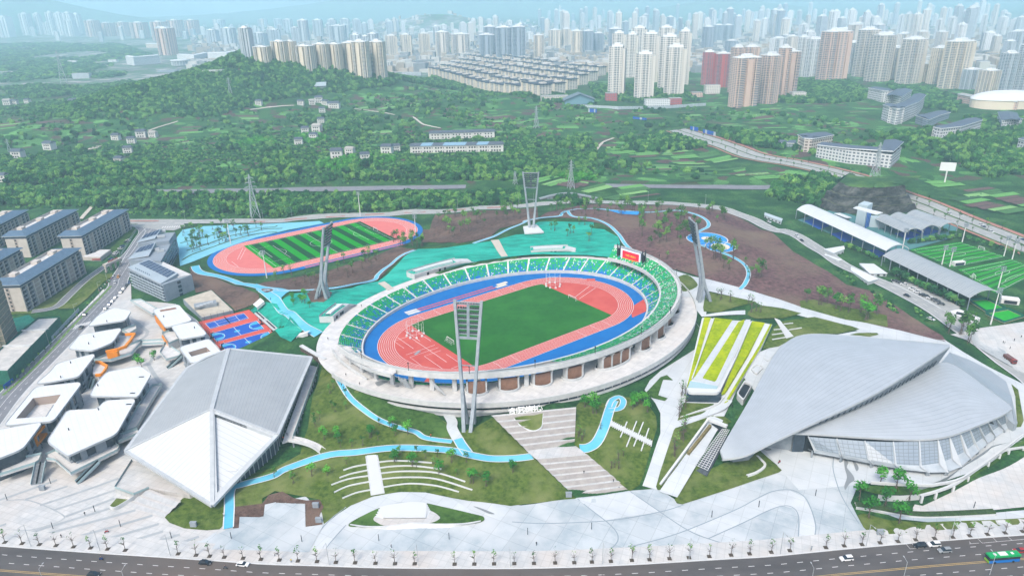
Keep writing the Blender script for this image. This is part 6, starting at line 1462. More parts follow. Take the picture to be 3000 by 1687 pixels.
fc=empty('campus_fence',at('B1',1150,1100,-5),0,'green mesh fence between campus car park and the street','fence')
for a,b in ((('B1',1290,880),('B1',1140,1130)),(('B1',1060,1180),('B1',760,1400))):
 A,B=gnd(*a),gnd(*b);n=18
 for k in range(n):p=A.lerp(B,k/n);kid(MB().box((p.x,p.y,p.z+1.2),(.15,.15,2.6)),'post',STEEL,fc)
 for z in (.4,1.3,2.3):kid(MB().bar(A+Vector((0,0,z)),B+Vector((0,0,z)),.1),'rail',STEEL,fc)
 # floodlight towers
LAMPM=mat('floodlight_head',C(70,76,82),.5);TOWM=mat('tower_paint',C(168,178,186),.5,C(150,160,170),.3,3)
def flood(base,face,h,lean,lab,zfoot=None):
 """two legs spreading upwards, a rack of lamps between them; face = point the rack looks at"""
 d=Vector(face)-Vector(base);d.z=0;d.normalize();s=Vector((d.y,-d.x,0));b=Vector(base)
 o=empty('floodlight_tower',b,0,lab,'floodlight tower')
 def pos(sg,f,off=0.0):return b+s*sg*(1.6+4.6*f)+d*(lean*max(f,0)**1.15)+Vector((0,0,h*f))+d*off
 for sg in (-1,1):
  rows=[]
  for f in (.24,.4,.6,.8,1.0):
   w=1.5-.25*f;t=2.3-1.1*f;c=pos(sg,f);rows.append([c+s*x*w/2+d*y*t/2 for x,y in ((-1,-1),(1,-1),(1,1),(-1,1))])
  mb=MB().loft(rows,0,True);mb.add(rows[-1],[(0,1,2,3)]);kid(mb,'leg',TOWM,o)
  for q in (-1,1):
   rows=[]
   for f,off,t in ((-.03,4.0,2.0),(.1,2.4,1.6),(.2,.9,1.4),(.27,.45,1.2)):
    c=pos(sg,f,q*off) ;w=1.7-.4*f;rows.append([c+s*x*w/2+d*y*t/2 for x,y in ((-1,-1),(1,-1),(1,1),(-1,1))])
   kid(MB().loft(rows,0,True),'foot',TOWM,o)
 for k in range(7):
  f=.74+.225*k/6;a=pos(-1,f,.6);c=pos(1,f,.6);rb_=kid(MB().bar(a,c,.3,.5),'rack_beam',STEEL,o)
  for j in range(9):
   p=a.lerp(c,.1+.1*j);lh_=MB().box(p+d*.7+Vector((0,0,.5)),(.75,.8,.8),math.atan2(d.y,d.x)).build('lamp_head',LAMPM,rb_)
 a=(pos(-1,.72)+pos(1,.72))/2;c=(pos(-1,.975)+pos(1,.975))/2;kid(MB().bar(a,c,1.3,.3),'rack_ladder',STEEL,o)
 kid(MB().bar(pos(-1,.715),pos(1,.715),1.4,.7),'cross_beam',TOWM,o);kid(MB().bar(pos(-1,.5),pos(1,.5),.25,.5),'cross_beam',STEEL,o);kid(MB().bar(pos(-1,.985),pos(1,.985),.5,.5),'cross_beam',TOWM,o)
 return o
ctr=(SCX,SCY,0)
flood(at('C2',2010,1385,.3),ctr,61,9,'floodlight tower standing before the front of the stadium')
flood(at('C2',625,165,8.3),ctr,50,10,'floodlight tower on the green slope near the basketball courts')
flood(at('B3',185,845,14.5),ctr,46,5,'floodlight tower on a white plinth behind the far stand')
flood(at('C3',1815,200,7.0),ctr,54,12,'floodlight tower at the screen end by the white walkway')
pl=empty('tower_plinth',at('B3',200,920,10),0,'white plinth block under the far floodlight tower','plinth')
q=ats('B3',[(105,850),(230,830),(300,900),(120,912)],14.2);kid(MB().prism([(p.x,p.y) for p in q],13.2,14.4),'slab',KERB,pl)
q2=ats('B3',[(130,905),(255,890),(262,935),(130,950)],11);c=sum(q,Vector())/4;kid(MB().prism([(p.x,p.y) for p in shrink(q,.75)],7,13.2),'block',FAIR,pl)
# big screen
a,b=at('B3',1020,1190,10.0),at('B3',1208,1250,10.0);d=b-a;w=d.length;d.normalize();n=Vector((d.y,-d.x,0))
scr=empty('video_screen',(a+b)/2-Vector((0,0,3)),0,'big red video screen with yellow lettering between black speaker stacks','video screen')
hs=11.5;rz=math.atan2(d.y,d.x)
def onplane(u,v,off):return a+d*(w*u)+Vector((0,0,hs*v))+n*off
m=MB().prism([(p.x,p.y) for p in (a,b,b-n*1.6,a-n*1.6)],10,10+hs);kid(m,'cabinet',STEEL,scr)
kid(MB().ngon([onplane(.01,.02,.05),onplane(.99,.02,.05),onplane(.99,.98,.05),onplane(.01,.98,.05)]),'screen_border',mat('screen_white',C(230,232,255),.5,emit=.25),scr)
kid(MB().ngon([onplane(.1,.15,.12),onplane(.92,.15,.12),onplane(.92,.88,.12),onplane(.1,.88,.12)]),'screen_picture',mat('screen_red',C(224,10,44),.5,emit=.4),scr)
for txt,v,size in (('中建八局助力',.58,w*.085),('重庆体育文化事业发展！',.33,w*.072)):
 me=text_mesh(txt,size);me.materials.append(mat('screen_yellow',C(255,214,40),.5,emit=.6));o=bpy.data.objects.new('lettering',me);COL.objects.link(o)
 o.parent=scr;o.location=onplane(.52,v,.2)-scr.location;o.rotation_euler=(PI/2,0,rz)
for e,sg in ((a,-1),(b,1)):
 p=e+d*sg*2.2-n*.6;t_=empty('speaker_tower',(p.x,p.y,8),0,'black truss speaker tower '+('left' if sg<0 else 'right')+' of the video screen','speaker tower')
 mb=MB()
 for x,y in ((-1,-1),(1,-1),(1,1),(-1,1)):mb.bar((p.x+x,p.y+y,6.5),(p.x+x,p.y+y,10+hs+2.4),.35)
 for k in range(10):z=7+k*1.75;mb.bar((p.x-1,p.y-1,z),(p.x+1,p.y-1,z+1.7),.25);mb.bar((p.x+1,p.y-1,z),(p.x+1,p.y+1,z+1.7),.25)
 kid(mb,'truss',DARK,t_);kid(MB().box((p.x,p.y,10+hs*.55),(1.5,1.5,hs*.7),rz),'speaker',DARK,t_)
for f in (.15,.5,.85):p=a+d*w*f-n*.8;kid(MB().box((p.x,p.y,8.6),(.8,.8,3.4),rz),'post',STEEL,scr)
# goals and cages
def goal(M,lab,gw=7.3):
 o=empty('football_goal',M @ Vector((0,0,0)),0,lab,'football goal');P=lambda x,y,z:M @ Vector((x,y,z));mb=MB()
 mb.bar(P(0,-gw/2,0),P(0,-gw/2,2.5),.22).bar(P(0,gw/2,0),P(0,gw/2,2.5),.22).bar(P(0,-gw/2,2.5),P(0,gw/2,2.5),.22);kid(mb,'frame',LINE,o)
 mb=MB()
 for k in range(9):y=-gw/2+gw*k/8;mb.bar(P(0,y,2.5),P(1.8,y,0),.06)
 for k in range(3):mb.bar(P(.6*k,-gw/2,2.5-.83*k),P(.6*k,gw/2,2.5-.83*k),.06)
 kid(mb,'net',LINE,o)
MS=Matrix.Translation((SCX,SCY,0.1)) @ Matrix.Rotation(STH,4,'Z');MT=Matrix.Translation((T2X,T2Y,T2Z+.2)) @ Matrix.Rotation(T2TH,4,'Z')
F180=Matrix.Rotation(PI,4,'Z')
goal(MS @ Matrix.Translation((50.5,0,0)),'white goal on the stadium pitch below the video screen');goal(MS @ Matrix.Translation((-47,-1,0)) @ F180,'white goal on the stadium pitch beside the painted infield')
goal(MT @ Matrix.Translation((52,0,0)),'white goal at the far end of the striped pitch');goal(MT @ Matrix.Translation((-52,0,0)) @ F180,'white goal at the near end of the striped pitch')
def cage(u,v,lab):
 c=MS @ Vector((u,v,0));o=empty('throwing_cage',c,0,lab,'throwing cage')
 for k in range(8):
  t=STH+.6+k*.75;p=c+Vector((math.cos(t)*5.2,math.sin(t)*5.2,0));t2=t+.75;q=c+Vector((math.cos(t2)*5.2,math.sin(t2)*5.2,0))
  kid(MB().bar(p,p+Vector((0,0,8.5)),.13),'pole',LINE,o);kid(MB().box((p.x,p.y,.5),(1.1,1.1,.9),t),'ballast',LINE,o)
  if k<7:
   mb=MB()
   for z in (2.5,5,8.3):mb.bar(p+Vector((0,0,z)),q+Vector((0,0,z)),.07)
   kid(mb,'rail',LINE,o)
cage(-58,21,'white hammer cage at the near end of the track infield');cage(57,27,'white hammer cage at the screen end of the track infield')
# masts and lamps
def mast(p,h,lab,heads=6):
 o=empty('light_mast',p,0,lab,'light mast');kid(MB().tube([p,p+Vector((0,0,h))],[.45,.2],7),'pole',LINE,o)
 mb=MB()
 for r in range(3):
  mb.bar(p+Vector((-1.6,0,h-.3-r*1.3)),p+Vector((1.6,0,h-.3-r*1.3)),.14)
  for k in range(4):mb.box(p+Vector((-1.4+k*.93,-.3,h-.3-r*1.3)),(.6,.6,.7))
 kid(mb,'lamp_rack',STEEL,o)
mast(gnd('B2',985,757),24.6,'tall white light mast on the far side of the pink track');mast(gnd('B2',1508,935),19,'white light mast by the blue bend of the second track')
mast(gnd('E9',688,812),22,'white light mast on the near edge of the second track');mast(gnd('E9',288,435),22,'white light mast between the parking terraces and second track')
# sports park on the right
PADS_DONE=True
BARW=panel_material('white_barrel',C(228,234,238,.66),C(204,212,218),5,1.2,.5,0,.05);BARG=panel_material('grey_barrel',C(176,184,188),C(148,156,162),6,1.0,.5,0,.06)
SP=mat('court_cover',C(26,110,130),.8,C(24,98,150),.1,3);
def barrel(p0,p1,w,ze,rise,m,lab,zg=0.0,n=12,bays=9):
 """p0-p1: left eave line (far, near); w to its right"""
 p0=Vector(p0);p1=Vector(p1);d=(p1-p0);d.z=0;ln=d.length;d.normalize();s=Vector((-d.y,d.x,0));o=empty('canopy_hall',((p0+p1)/2+s*w/2).xy.to_3d()+Vector((0,0,zg)),0,lab,'canopy')
 mb=MB();rows=[]
 for k in range(n+1):
  t=k/n;z=ze+rise*(1-(2*t-1)**2);rows.append([Vector((p.x,p.y,0))+s*(w*t)+Vector((0,0,z)) for p in [p0+d*(ln*j/8) for j in range(9)]])
 mb.loft(rows);mb.uv=[[(ln*j/8,w*k/n),(ln*(j+1)/8,w*k/n),(ln*(j+1)/8,w*(k+1)/n),(ln*j/8,w*(k+1)/n)] for k in range(n) for j in range(8)]
 kid(mb,'barrel_roof',m,o,True)
 mb=MB().loft([[r[-1] for r in rows],[r[-1]-Vector((0,0,.7)) for r in rows]]);kid(mb,'roof_edge',TRIM,o)
 mb=MB().loft([[r[0] for r in rows],[r[0]-Vector((0,0,.7)) for r in rows]]);kid(mb,'roof_edge',TRIM,o)
 for j in range(bays+1):
  for t in (0.02,.98):
   p=p0+d*(ln*j/bays)+s*(w*t);kid(MB().box((p.x,p.y,(ze+zg)/2-.3),(.45,.45,ze-zg),math.atan2(d.y,d.x)),'post',STEEL,o)
 return o,d,s,ln
Vb=lambda x,y,z:at('B4',x,y,z)
patch('sports_floor','B4',[(440,790),(780,690),(1300,860),(1550,700),(1960,840),(1900,960),(1500,1070),(1320,1180),(1290,1150)],mat('park_floor',C(86,140,140),.85,C(70,124,130),.1,4),.3,**ST)
barrel(Vb(430,690,9),Vb(1272,1078,9),20,9,4.2,BARW,'long white barrel roof over the outdoor courts')
barrel(Vb(1240,1125,8),Vb(2060,1522,8),24,8,4.6,BARG,'long grey streaked barrel roof beside the football pitches')
V7=lambda x,y,z:at('E7',x,y,z)
barrel(V7(0,165,8),V7(185,250,8),16.5,8,3.6,BARG,'grey barrel roof nearest the climbing wall',bays=5)
barrel(V7(88,155,8),V7(290,232,8),17,8,3.6,BARG,'middle grey barrel roof of the row of three',bays=5)
barrel(V7(192,140,8),V7(400,217,8),17,8,3.6,BARG,'grey barrel roof of the row of three nearest the highway',bays=5)
for pts in ([(500,800),(620,770),(740,850),(640,880)],[(750,920),(870,900),(990,980),(880,1000)],[(1080,1080),(1180,1065),(1270,1110),(1190,1150)],[(1350,920),(1480,890),(1600,930),(1480,980)],[(1520,880),(1650,850),(1780,900),(1640,940)],[(1480,980),(1580,960),(1600,975),(1500,990)]):
 patch('blue_court','B4',pts,COURTB,.42,**ST)
cl=empty('climbing_wall',Vb(1040,860,0),0,'tall white climbing wall tower with blue stripes under a flat roof','climbing wall')
q=ats('B4',[(975,860),(1060,880),(1110,850),(1030,830)],0);kid(MB().prism([(p.x,p.y) for p in q],0,21),'wall',mat('pale_cladding',C(186,204,212),.7),cl)
q2=ats('B4',[(965,675),(1000,660),(1245,720),(1190,738)],22);kid(MB().prism([(p.x,p.y) for p in q2],21.6,22.3),'roof',ROOFW,cl)
for k in range(3):p=q[1].lerp(q[2],.2+.3*k);kid(MB().box((p.x+.4,p.y-.4,8),(1.2,.4,16),.8),'stripe',mat('stripe_blue',C(30,110,210),.6),cl)
p=Vb(1180,860,0);kid(MB().box((p.x,p.y,5),(12,4,10),-.3),'annex',mat('pale_cladding',C(186,204,212)),cl)
o=empty('storage_roof',Vb(860,740,0),0,'small flat white roof behind the long barrel canopy','canopy');q=ats('B4',[(785,725),(840,722),(950,765),(900,768)],6);kid(MB().prism([(p.x,p.y) for p in q],5.6,6.1),'roof',ROOFW,o);kid(MB().prism([(p.x,p.y) for p in shrink(q,.8)],0,5.6),'wall',WALLG,o)
def ground_pitch(pts,lab,n=14):
 a,b,c,d=[V7(x,y,.35) for x,y in pts];o=empty('football_pitch',(a+b+c+d)/4,0,lab,'football pitch')
 P=lambda u,v,z=0:a.lerp(b,u).lerp(d.lerp(c,u),v)+Vector((0,0,z))
 for k in range(n):
  u0,u1=k/n,(k+1)/n;kid(MB().ngon([P(0,u0),P(1,u0),P(1,u1),P(0,u1)]),'turf_stripe',(mat('bright_turf',C(30,160,24),.9,C(26,148,22),.5,4),mat('deep_turf',C(14,104,30),.9))[k % 2],o)
 def ln(*uv):kid(MB().ribbon([P(u,v,.06) for u,v in uv],.2),'pitch_line',LINE,o)
 ln((.04,.05),(.96,.05));ln((.96,.05),(.96,.95));ln((.96,.95),(.04,.95));ln((.04,.95),(.04,.05));ln((.04,.5),(.96,.5))
 ln(*[(.5+.13*math.cos(t),.5+.1*math.sin(t)) for t in [2*PI*k/24 for k in range(25)]])
 for e,sg in ((.05,1),(.95,-1)):ln((.25,e),(.25,e+sg*.15),(.75,e+sg*.15),(.75,e));ln(*[(.5+.16*math.cos(t),e+sg*(.15+.07*math.sin(t))) for t in [PI*k/10 for k in range(11)]])
 return P
PADZ=None
P=ground_pitch([(215,350),(520,305),(800,395),(470,462)][0:1]+[(520,305)]+[(800,395)]+[(480,462)],'striped football pitch beside the grey barrel roof')
goal(Matrix.Translation(V7(643,352,.4)) @ Matrix.Rotation(.3,4,'Z'),'white goal by the hedge on the far small pitch',5)
P=ground_pitch([(505,470),(830,408),(1010,475),(740,620)],'striped football pitch nearest the frame edge');goal(Matrix.Translation(V7(600,520,.4)) @ Matrix.Rotation(2.9,4,'Z'),'white goal beside the grey barrel roof',5)
for pts,lab in (([(570,660),(675,650),(792,708),(672,726)],'green five a side court beneath the end of the grey roof'),([(668,738),(805,712),(901,755),(780,792)],'green five a side court nearest the white steps')):
 a,b,c,d=[V7(x,y,.4) for x,y in pts];o=empty('small_court',(a+b+c+d)/4,0,lab,'sports court');kid(MB().ngon([a,b,c,d]),'turf',mat('court_green',C(20,176,40),.9,C(18,164,36),.3,4),o)
 for p,q in ((a,b),(b,c),(c,d),(d,a)):
  kid(MB().ribbon([p+Vector((0,0,.05)),q+Vector((0,0,.05))],.6),'edge_line',mat('pale_edge',C(206,190,150),.8),o)
  kid(MB().loft([[p,q],[p+Vector((0,0,1.6)),q+Vector((0,0,1.6))]]),'side_board',mat('board_green',C(20,110,92),.7),o)
for k,(x,y,h) in enumerate(((170,355,18),(408,440,15),(455,452,15),(745,585,16),(530,305,16),(780,390,16),(830,408,16),(700,800,24))):mast(V7(x,y,.3),h,'white light mast'+(' beside the white barrel roof',' behind the grey barrel roof',' behind the grey barrel roof, the nearer of two',' beside the frame edge pitch',' at the hedge corner',' at the hedge by the highway',' between the two pitches by the highway',' beside the small green courts')[k])
o=empty('pitch_kiosk',V7(505,440,0),0,'white arched kiosk between the two football pitches','kiosk');p=V7(505,445,0);kid(MB().box((p.x,p.y,1.6),(9,3.4,3.2),.2),'wall',LINE,o);kid(MB().box((p.x,p.y-1.8,1.6),(7.5,.2,2.0),.2),'window_band',GLASS,o)
o=empty('park_building',V7(560,745,0),0,'low white entrance building with dark garage mouth by the parking','building');q=[V7(455,720,3),V7(590,790,3),V7(640,760,3),V7(510,705,3)];kid(MB().prism([(p.x,p.y) for p in q],-1,3),'wall',LINE,o);p=V7(545,740,3.1);kid(MB().box((p.x,p.y,2.6),(9,4,1.2),-.7),'ramp_mouth',DARK,o)
o=empty('changing_rooms',V7(810,665,0),0,'small white changing room block under the grey roof end','building');p=V7(810,670,0);kid(MB().box((p.x,p.y,1.8),(10,5,3.6),-.4),'wall',LINE,o);kid(MB().box((p.x-1,p.y-2.6,1.6),(7,.2,2),-.4),'window_band',DARK,o)
for i,(reg,pts,z,lab) in enumerate((('B4',[(130,715),(300,775),(290,800),(125,738)],3,'pale blue site hut by the bend of the back road'),('B4',[(945,1225),(1200,1340),(1110,1370),(940,1260)],3.5,'long white site hut row beside the soil slope'),('B4',[(700,1105),(860,1160),(800,1180),(690,1125)],3,'short white site hut above the long hut row'),('B4',[(690,1060),(880,1030),(885,1060),(780,1100)],4,'flat white shelter roof beside the parking entrance'),('B4',[(1020,1195),(1160,1200),(1290,1290),(1120,1290)],2.5,'white walled yard with blue crates by the parking'))):
 q=ccw(ats(reg,pts,z));o=empty('site_hut',(sum(q,Vector())/len(q)).xy.to_3d(),0,lab,'hut');kid(MB().prism([(p.x,p.y) for p in shrink(q,.95)],-.5,z-.4),'wall',mat('hut_wall',C(206,214,218),.7),o);kid(MB().prism([(p.x,p.y) for p in q],z-.4,z),'roof',mat('hut_roof',C(188,202,210) if i==0 else C(214,210,204),.7) if i<1 else ROOFW,o)
 a,b=q[0],q[1];d=(b-a);ln=d.length;d.normalize()
 for k in range(max(2,int(ln/4))):p=a.lerp(b,(k+.5)/max(2,int(ln/4)));kid(MB().box((p.x,p.y,1.2),(1.4,.6,1.0),math.atan2(d.y,d.x)),'window',DARK,o)
patch('car_park',None,X('E7',100,530,260,560,430,650,520,700,430,740,260,660,130,580),CROAD,.34,**ST)
patch('park_plaza',None,X('C4',1880,520,2100,470,2300,440,2576,400,2700,480,2700,900,2560,880,2200,640,2000,560),PLAZAW,.4,**ST)
o=empty('park_steps',at('C4',2200,640,-1),0,'broad pale steps climbing to the white square at the frame edge','stairs')
for k in range(9):kid(MB().bar(gnd('C4',2050+k*6,480+k*17)+Vector((0,0,.7)),gnd('C4',2400+k*8,690+k*17)+Vector((0,0,.7)),.8,.3),'step',STEP,o)
# rock cutting
o=empty('rock_cutting',Vb(1150,600,5),0,'dark terraced rock cutting with benches above the climbing wall','rock face')
ROCK=mat('rock_face',C(84,86,84),.95,C(38,42,42),.25,8,bump=1.0,bscale=.5,col3=C(120,122,118),scale3=.08,stretch=(1,1,2.5))
cx_,cy_=Vb(1180,560,10).x,Vb(1180,560,10).y
rows=[]
prof=[(1.0,-1),(.9,7),(.86,7.4),(.78,15),(.73,15.4),(.6,24),(.3,27),(.02,27.5)]
foot=[Vb(x,y,0) for x,y in ((600,640),(760,720),(1000,740),(1250,735),(1450,720),(1575,700))];top_c=Vb(1150,440,26)
foot=smooth_line(foot,6)
for k,z in prof:
 rows.append([Vector((top_c.x+(p.x-top_c.x)*k+(vnoise(np.array([i*.7]),np.array([z]),3)[0]-.5)*3,top_c.y+(p.y-top_c.y)*k+(vnoise(np.array([i*.6]),np.array([z+9]),4)[0]-.5)*3,z)) for i,p in enumerate(foot)])
mb=MB().loft(rows[:6]);kid(mb,'rock_slope',ROCK,o)
kid(MB().loft(rows[5:]),'grassy_top',WOODY,o)
for r in (rows[2],rows[4]):kid(MB().ribbon([p+Vector((0,0,.1)) for p in r],2.0),'bench_path',mat('bench_grass',C(110,120,88),.95),o)
bk=[Vector((p.x+25+i*.3,p.y+42-abs(i-15)*.5,p.z)) for i,p in enumerate(rows[5])]
kid(MB().loft([rows[5],bk,[Vector((p.x,p.y+45,-2)) for p in bk]]),'back_slope',WOODY,o)
# pylons
def pylon_mesh(h=42.0,w=8.0):
 mb=MB();lv=[(0,w/2),(h*.3,w*.36),(h*.55,w*.22),(h*.72,w*.13),(h*.86,w*.1),(h,w*.03)]
 for (z0,r0),(z1,r1) in zip(lv,lv[1:]):
  c0=[(-r0,-r0),(r0,-r0),(r0,r0),(-r0,r0)];c1=[(-r1,-r1),(r1,-r1),(r1,r1),(-r1,r1)]
  for k in range(4):
   j=(k+1) % 4;mb.bar((*c0[k],z0),(*c1[k],z1),.42);mb.bar((*c0[k],z0),(*c1[j],z1),.26);mb.bar((*c0[j],z0),(*c1[k],z1),.26);mb.bar((*c1[k],z1),(*c1[j],z1),.22)
 for z,a in ((h*.72,5.2),(h*.82,4.4),(h*.92,3.4)):
  for sg in (-1,1):mb.bar((0,0,z),(sg*a,0,z),.4);mb.bar((0,0,z+1.4),(sg*a,0,z),.25);mb.bar((sg*a,0,z),(sg*a,0,z-1.6),.25)
 return mb.mesh('pylon',[mat('galvanised',C(176,186,190),.5)])
PY=pylon_mesh()
for reg,x,y,ty,lab in (('B1',2410,768,358,'lattice pylon behind the far parking terraces'),('B3',555,495,222,'lattice pylon among the bright shrubs behind the far stand'),('B4',1165,400,60,'lattice pylon on top of the rock cutting'),('A1',605,790,480,'hazy lattice pylon in the wooded valley at the far left'),('A1',2180,920,730,'lattice pylon on the flank of the wooded hill'),('B2',2445,450,345,'small lattice pylon behind the far floodlight tower'),('A1',95,1440,1310,'lattice pylon by the farmhouses near the left edge'),('A3',230,1210,1000,'slender lattice pylon on the farmland below the apartment blocks')):
 p=gnd(reg,x,y);q=aty(reg,x,ty,p.y);h=max(q.z-p.z,14)
 mesh_obj('power_pylon',PY,None,p,.5,(max(h/42,.5),max(h/42,.5),h/42),label=lab,cat='pylon')
 # railway and road behind the stadium
def deckline(name,reg,pts,Yz,w,lab,cat,par=1.1,posts=True,m=FAIR):
 L=smooth_line([aty(*p,Yz) if len(p)==3 else aty(reg,*p,Yz) for p in pts],4);o=empty(name,L[0],0,lab,cat)
 kid(MB().ribbon(L,w),'deck',CROAD if posts==2 else m,o)
 for sg in (-1,1):E_=offset(L,sg*w/2);kid(MB().loft([[p+Vector((0,0,-1.6)) for p in E_],[p+Vector((0,0,par)) for p in E_]]),'parapet',m,o)
 if posts:
  n=26
  for k in range(n+1):
   p=L[int(k*(len(L)-1)/n)];kid(MB().box((p.x,p.y,p.z-4),(2,2,7)),'pier',m,o)
 return o
deckline('railway_viaduct',None,X('B2',120,470,500,466,900,458,1400,450,1980,440),800,9,'low railway viaduct running through the trees left of the far tower','viaduct')
deckline('railway_viaduct',None,X('B3',770,432,1300,440,1900,442,2460,445),830,9,'low railway viaduct running through the trees right of the far tower','viaduct')
path('trunk_road',None,X('B1',1300,535,1900,525,2500,518,'B2',400,505,900,500,1400,490,1980,480),ASPHG,12,.8,5,**ST)
path('trunk_road',None,X('B3',880,468,1400,478,1900,482,2340,488,'B4',500,475),ASPHG,12,.8,5,**ST)
o=empty('noise_barrier',gnd('B1',1200,500),0,'long pale noise barrier above the wooded bank on the left','barrier')
a,b=aty('B1',640,500,760),aty('B1',1595,485,760)
for k in range(30):kid(MB().bar(a.lerp(b,k/30)+Vector((0,0,1.8)),a.lerp(b,(k+.97)/30)+Vector((0,0,1.8)),.4,5.2),'panel',mat('barrier_panel',C(176,200,206),.6),o)
o=empty('curved_bridge',gnd('B3',500,590),0,'arched pale retaining bridge with square piers on the back road','bridge')
L=smooth_line([gnd('B3',260,600)+Vector((0,0,1.5)),gnd('B3',390,580)+Vector((0,0,3)),gnd('B3',530,570)+Vector((0,0,4)),gnd('B3',660,580)+Vector((0,0,3)),gnd('B3',800,600)+Vector((0,0,2))],5)
kid(MB().ribbon(L,6),'deck',GREYC,o);E_=offset(L,3);kid(MB().loft([[p+Vector((0,0,1.0)) for p in E_],[p+Vector((0,0,-.4)) for p in E_]]),'parapet',GREYC,o)
for k in range(9):p=E_[3+k*(len(E_)-7)//8];kid(MB().box((p.x,p.y+1,p.z-3),(2.4,1,6)),'pier',GREYC,o)
kid(MB().loft([[p+Vector((0,1.5,0)) for p in E_],[Vector((p.x,p.y+1.5,0)) for p in E_]]),'wall',mat('stained_wall',C(150,140,134),.9,C(120,112,108),.4,5),o)
o=empty('billboard',gnd('B4',1825,440),0,'blank white billboard on a single post by the junction','billboard')
b0=gnd('B4',1825,440);c=b0+Vector((0,0,17));kid(MB().tube([b0,b0+Vector((0,0,14))],.7,8),'post',LINE,o);kid(MB().box(c,(14,1.2,8.5),-.35),'panel',mat('billboard_white',C(236,238,240),.5),o)
for i,(pts,lab) in enumerate((([('A3',720,1060),('A3',800,1065)],'blue hoarding panels by the apartment gardens'),([('A3',1140,1130),('A3',1270,1145)],'low broken blue hoarding beside the rough field'),([('A3',1680,1230),('A3',1755,1245)],'blue hoarding at the head of the highway'),([('A3',1800,1260),('A3',1920,1290)],'blue and grey hoarding near the highway trees'))):
 a,b=gnd(*pts[0]),gnd(*pts[1]);o=empty('site_fence',a,0,lab,'fence')
 for k in range(6):kid(MB().bar(a.lerp(b,k/6)+Vector((0,0,3)),a.lerp(b,(k+.92)/6)+Vector((0,0,3)),.3,6 if i != 1 else 3.4),'panel',mat('hoarding_blue',C(24,92,190),.6) if (k+i) % 4 else HOARD,o)
a=[gnd('A3',x,y) for x,y in ((640,1015),(1000,1035),(1400,1030),(1830,1000))];o=empty('site_fence',a[0],0,'long grey hoarding in front of the pale tower group','fence')
for p,q in zip(a,a[1:]):
 for k in range(12):kid(MB().bar(p.lerp(q,k/12)+Vector((0,0,2.6)),p.lerp(q,(k+.95)/12)+Vector((0,0,2.6)),.3,5.2),'panel',HOARD,o)
for i,(reg,a,b,lab) in enumerate((('B2',((2215,985,11.2),(2290,980,11.2)),((2315,1155,8.2),(2375,1150,8.2)),'pale stepped path down the netted bank behind the far stand'),('C2',((1150,10,9.2),(1210,-5,9.2)),((1245,95,7.8),(1300,80,7.8)),'short pale stepped path down the netted bank beside the left pavilion'))):
 A0,A1_=at(reg,*a[0]),at(reg,*a[1]);B0,B1q=at(reg,*b[0]),at(reg,*b[1]);o=empty('bank_steps',B0,0,lab,'steps')
 for k in range(18):
  f=(k+.5)/18;p=A0.lerp(B0,f);q=A1_.lerp(B1q,f);z=max(H(p.x,p.y),H(q.x,q.y))+.75;kid(MB().bar(Vector((p.x,p.y,z)),Vector((q.x,q.y,z)),(A0-B0).length/18*.92,.5),'step',mat('tread_stone',C(206,198,186),.85),o)
  # town: facade paints from wall metres
def facade(name,wall,glass,pw=3.4,ph=3.0,gap=.085,glass2=None,rough=.7):
 m=bpy.data.materials.new(name);m.use_nodes=True;t=m.node_tree;p=t.nodes['Principled BSDF'];p.inputs['Roughness'].default_value=rough;p.inputs['Specular IOR Level'].default_value=.3
 uv=t.nodes.new('ShaderNodeUVMap');b=t.nodes.new('ShaderNodeTexBrick');b.offset=0;b.squash=1;t.links.new(uv.outputs[0],b.inputs['Vector'])
 k=.125;b.inputs['Scale'].default_value=k*1.0
 b.inputs['Brick Width'].default_value=pw*k;b.inputs['Row Height'].default_value=ph*k;b.inputs['Mortar Size'].default_value=gap;b.inputs['Mortar Smooth'].default_value=.05
 b.inputs['Color1'].default_value=glass;b.inputs['Color2'].default_value=glass2 or tuple(x*1.9 for x in glass[:3])+(1,);b.inputs['Mortar'].default_value=wall
 b.inputs['Scale'].default_value=1.0
 mp=t.nodes.new('ShaderNodeMapping');mp.inputs['Scale'].default_value=(k,k,k);t.links.new(uv.outputs[0],mp.inputs[0]);t.links.new(mp.outputs[0],b.inputs['Vector'])
 t.links.new(b.outputs['Color'],p.inputs['Base Color']);return m
def wall_mb(poly,z0,z1,close=True):
 poly=list(poly);a=sum(poly[i][0]*poly[(i+1)%len(poly)][1]-poly[(i+1)%len(poly)][0]*poly[i][1] for i in range(len(poly)))
 if a<0:poly=poly[::-1]
 mb=MB();mb.uv=[];s=0;n=len(poly)
 for i in range(n):
  p,q=poly[i],poly[(i+1)%n];L=math.hypot(q[0]-p[0],q[1]-p[1]);w=max(1,round(L/3.4))*3.4
  mb.add([(p[0],p[1],z0),(q[0],q[1],z0),(q[0],q[1],z1),(p[0],p[1],z1)],[(0,1,2,3)]);mb.uv.append([(0,0),(w,0),(w,z1-z0),(0,z1-z0)])
 return mb
def cap_mb(poly,z):
 a=sum(poly[i][0]*poly[(i+1)%len(poly)][1]-poly[(i+1)%len(poly)][0]*poly[i][1] for i in range(len(poly)))
 return MB().ngon([(p[0],p[1],z) for p in (poly if a>0 else poly[::-1])])
WALLS={'pale':C(232,228,220),'cream':C(234,222,202),'grey':C(196,206,214),'slate':C(160,174,188),'rose':C(226,196,180),'red':C(190,92,92),'white':C(236,240,242),'tan':C(222,216,206)}
FACS={k:facade('facade_'+k,v,C(92,104,116),3.4,3.0,.11 if k in ('pale','white','grey') else .095) for k,v in WALLS.items()}
BALC={k:facade('balcony_'+k,v,C(84,96,108),4.6,3.0,.07) for k,v in WALLS.items()}
PLAIN={k:mat('plain_'+k,v,.8) for k,v in WALLS.items()}
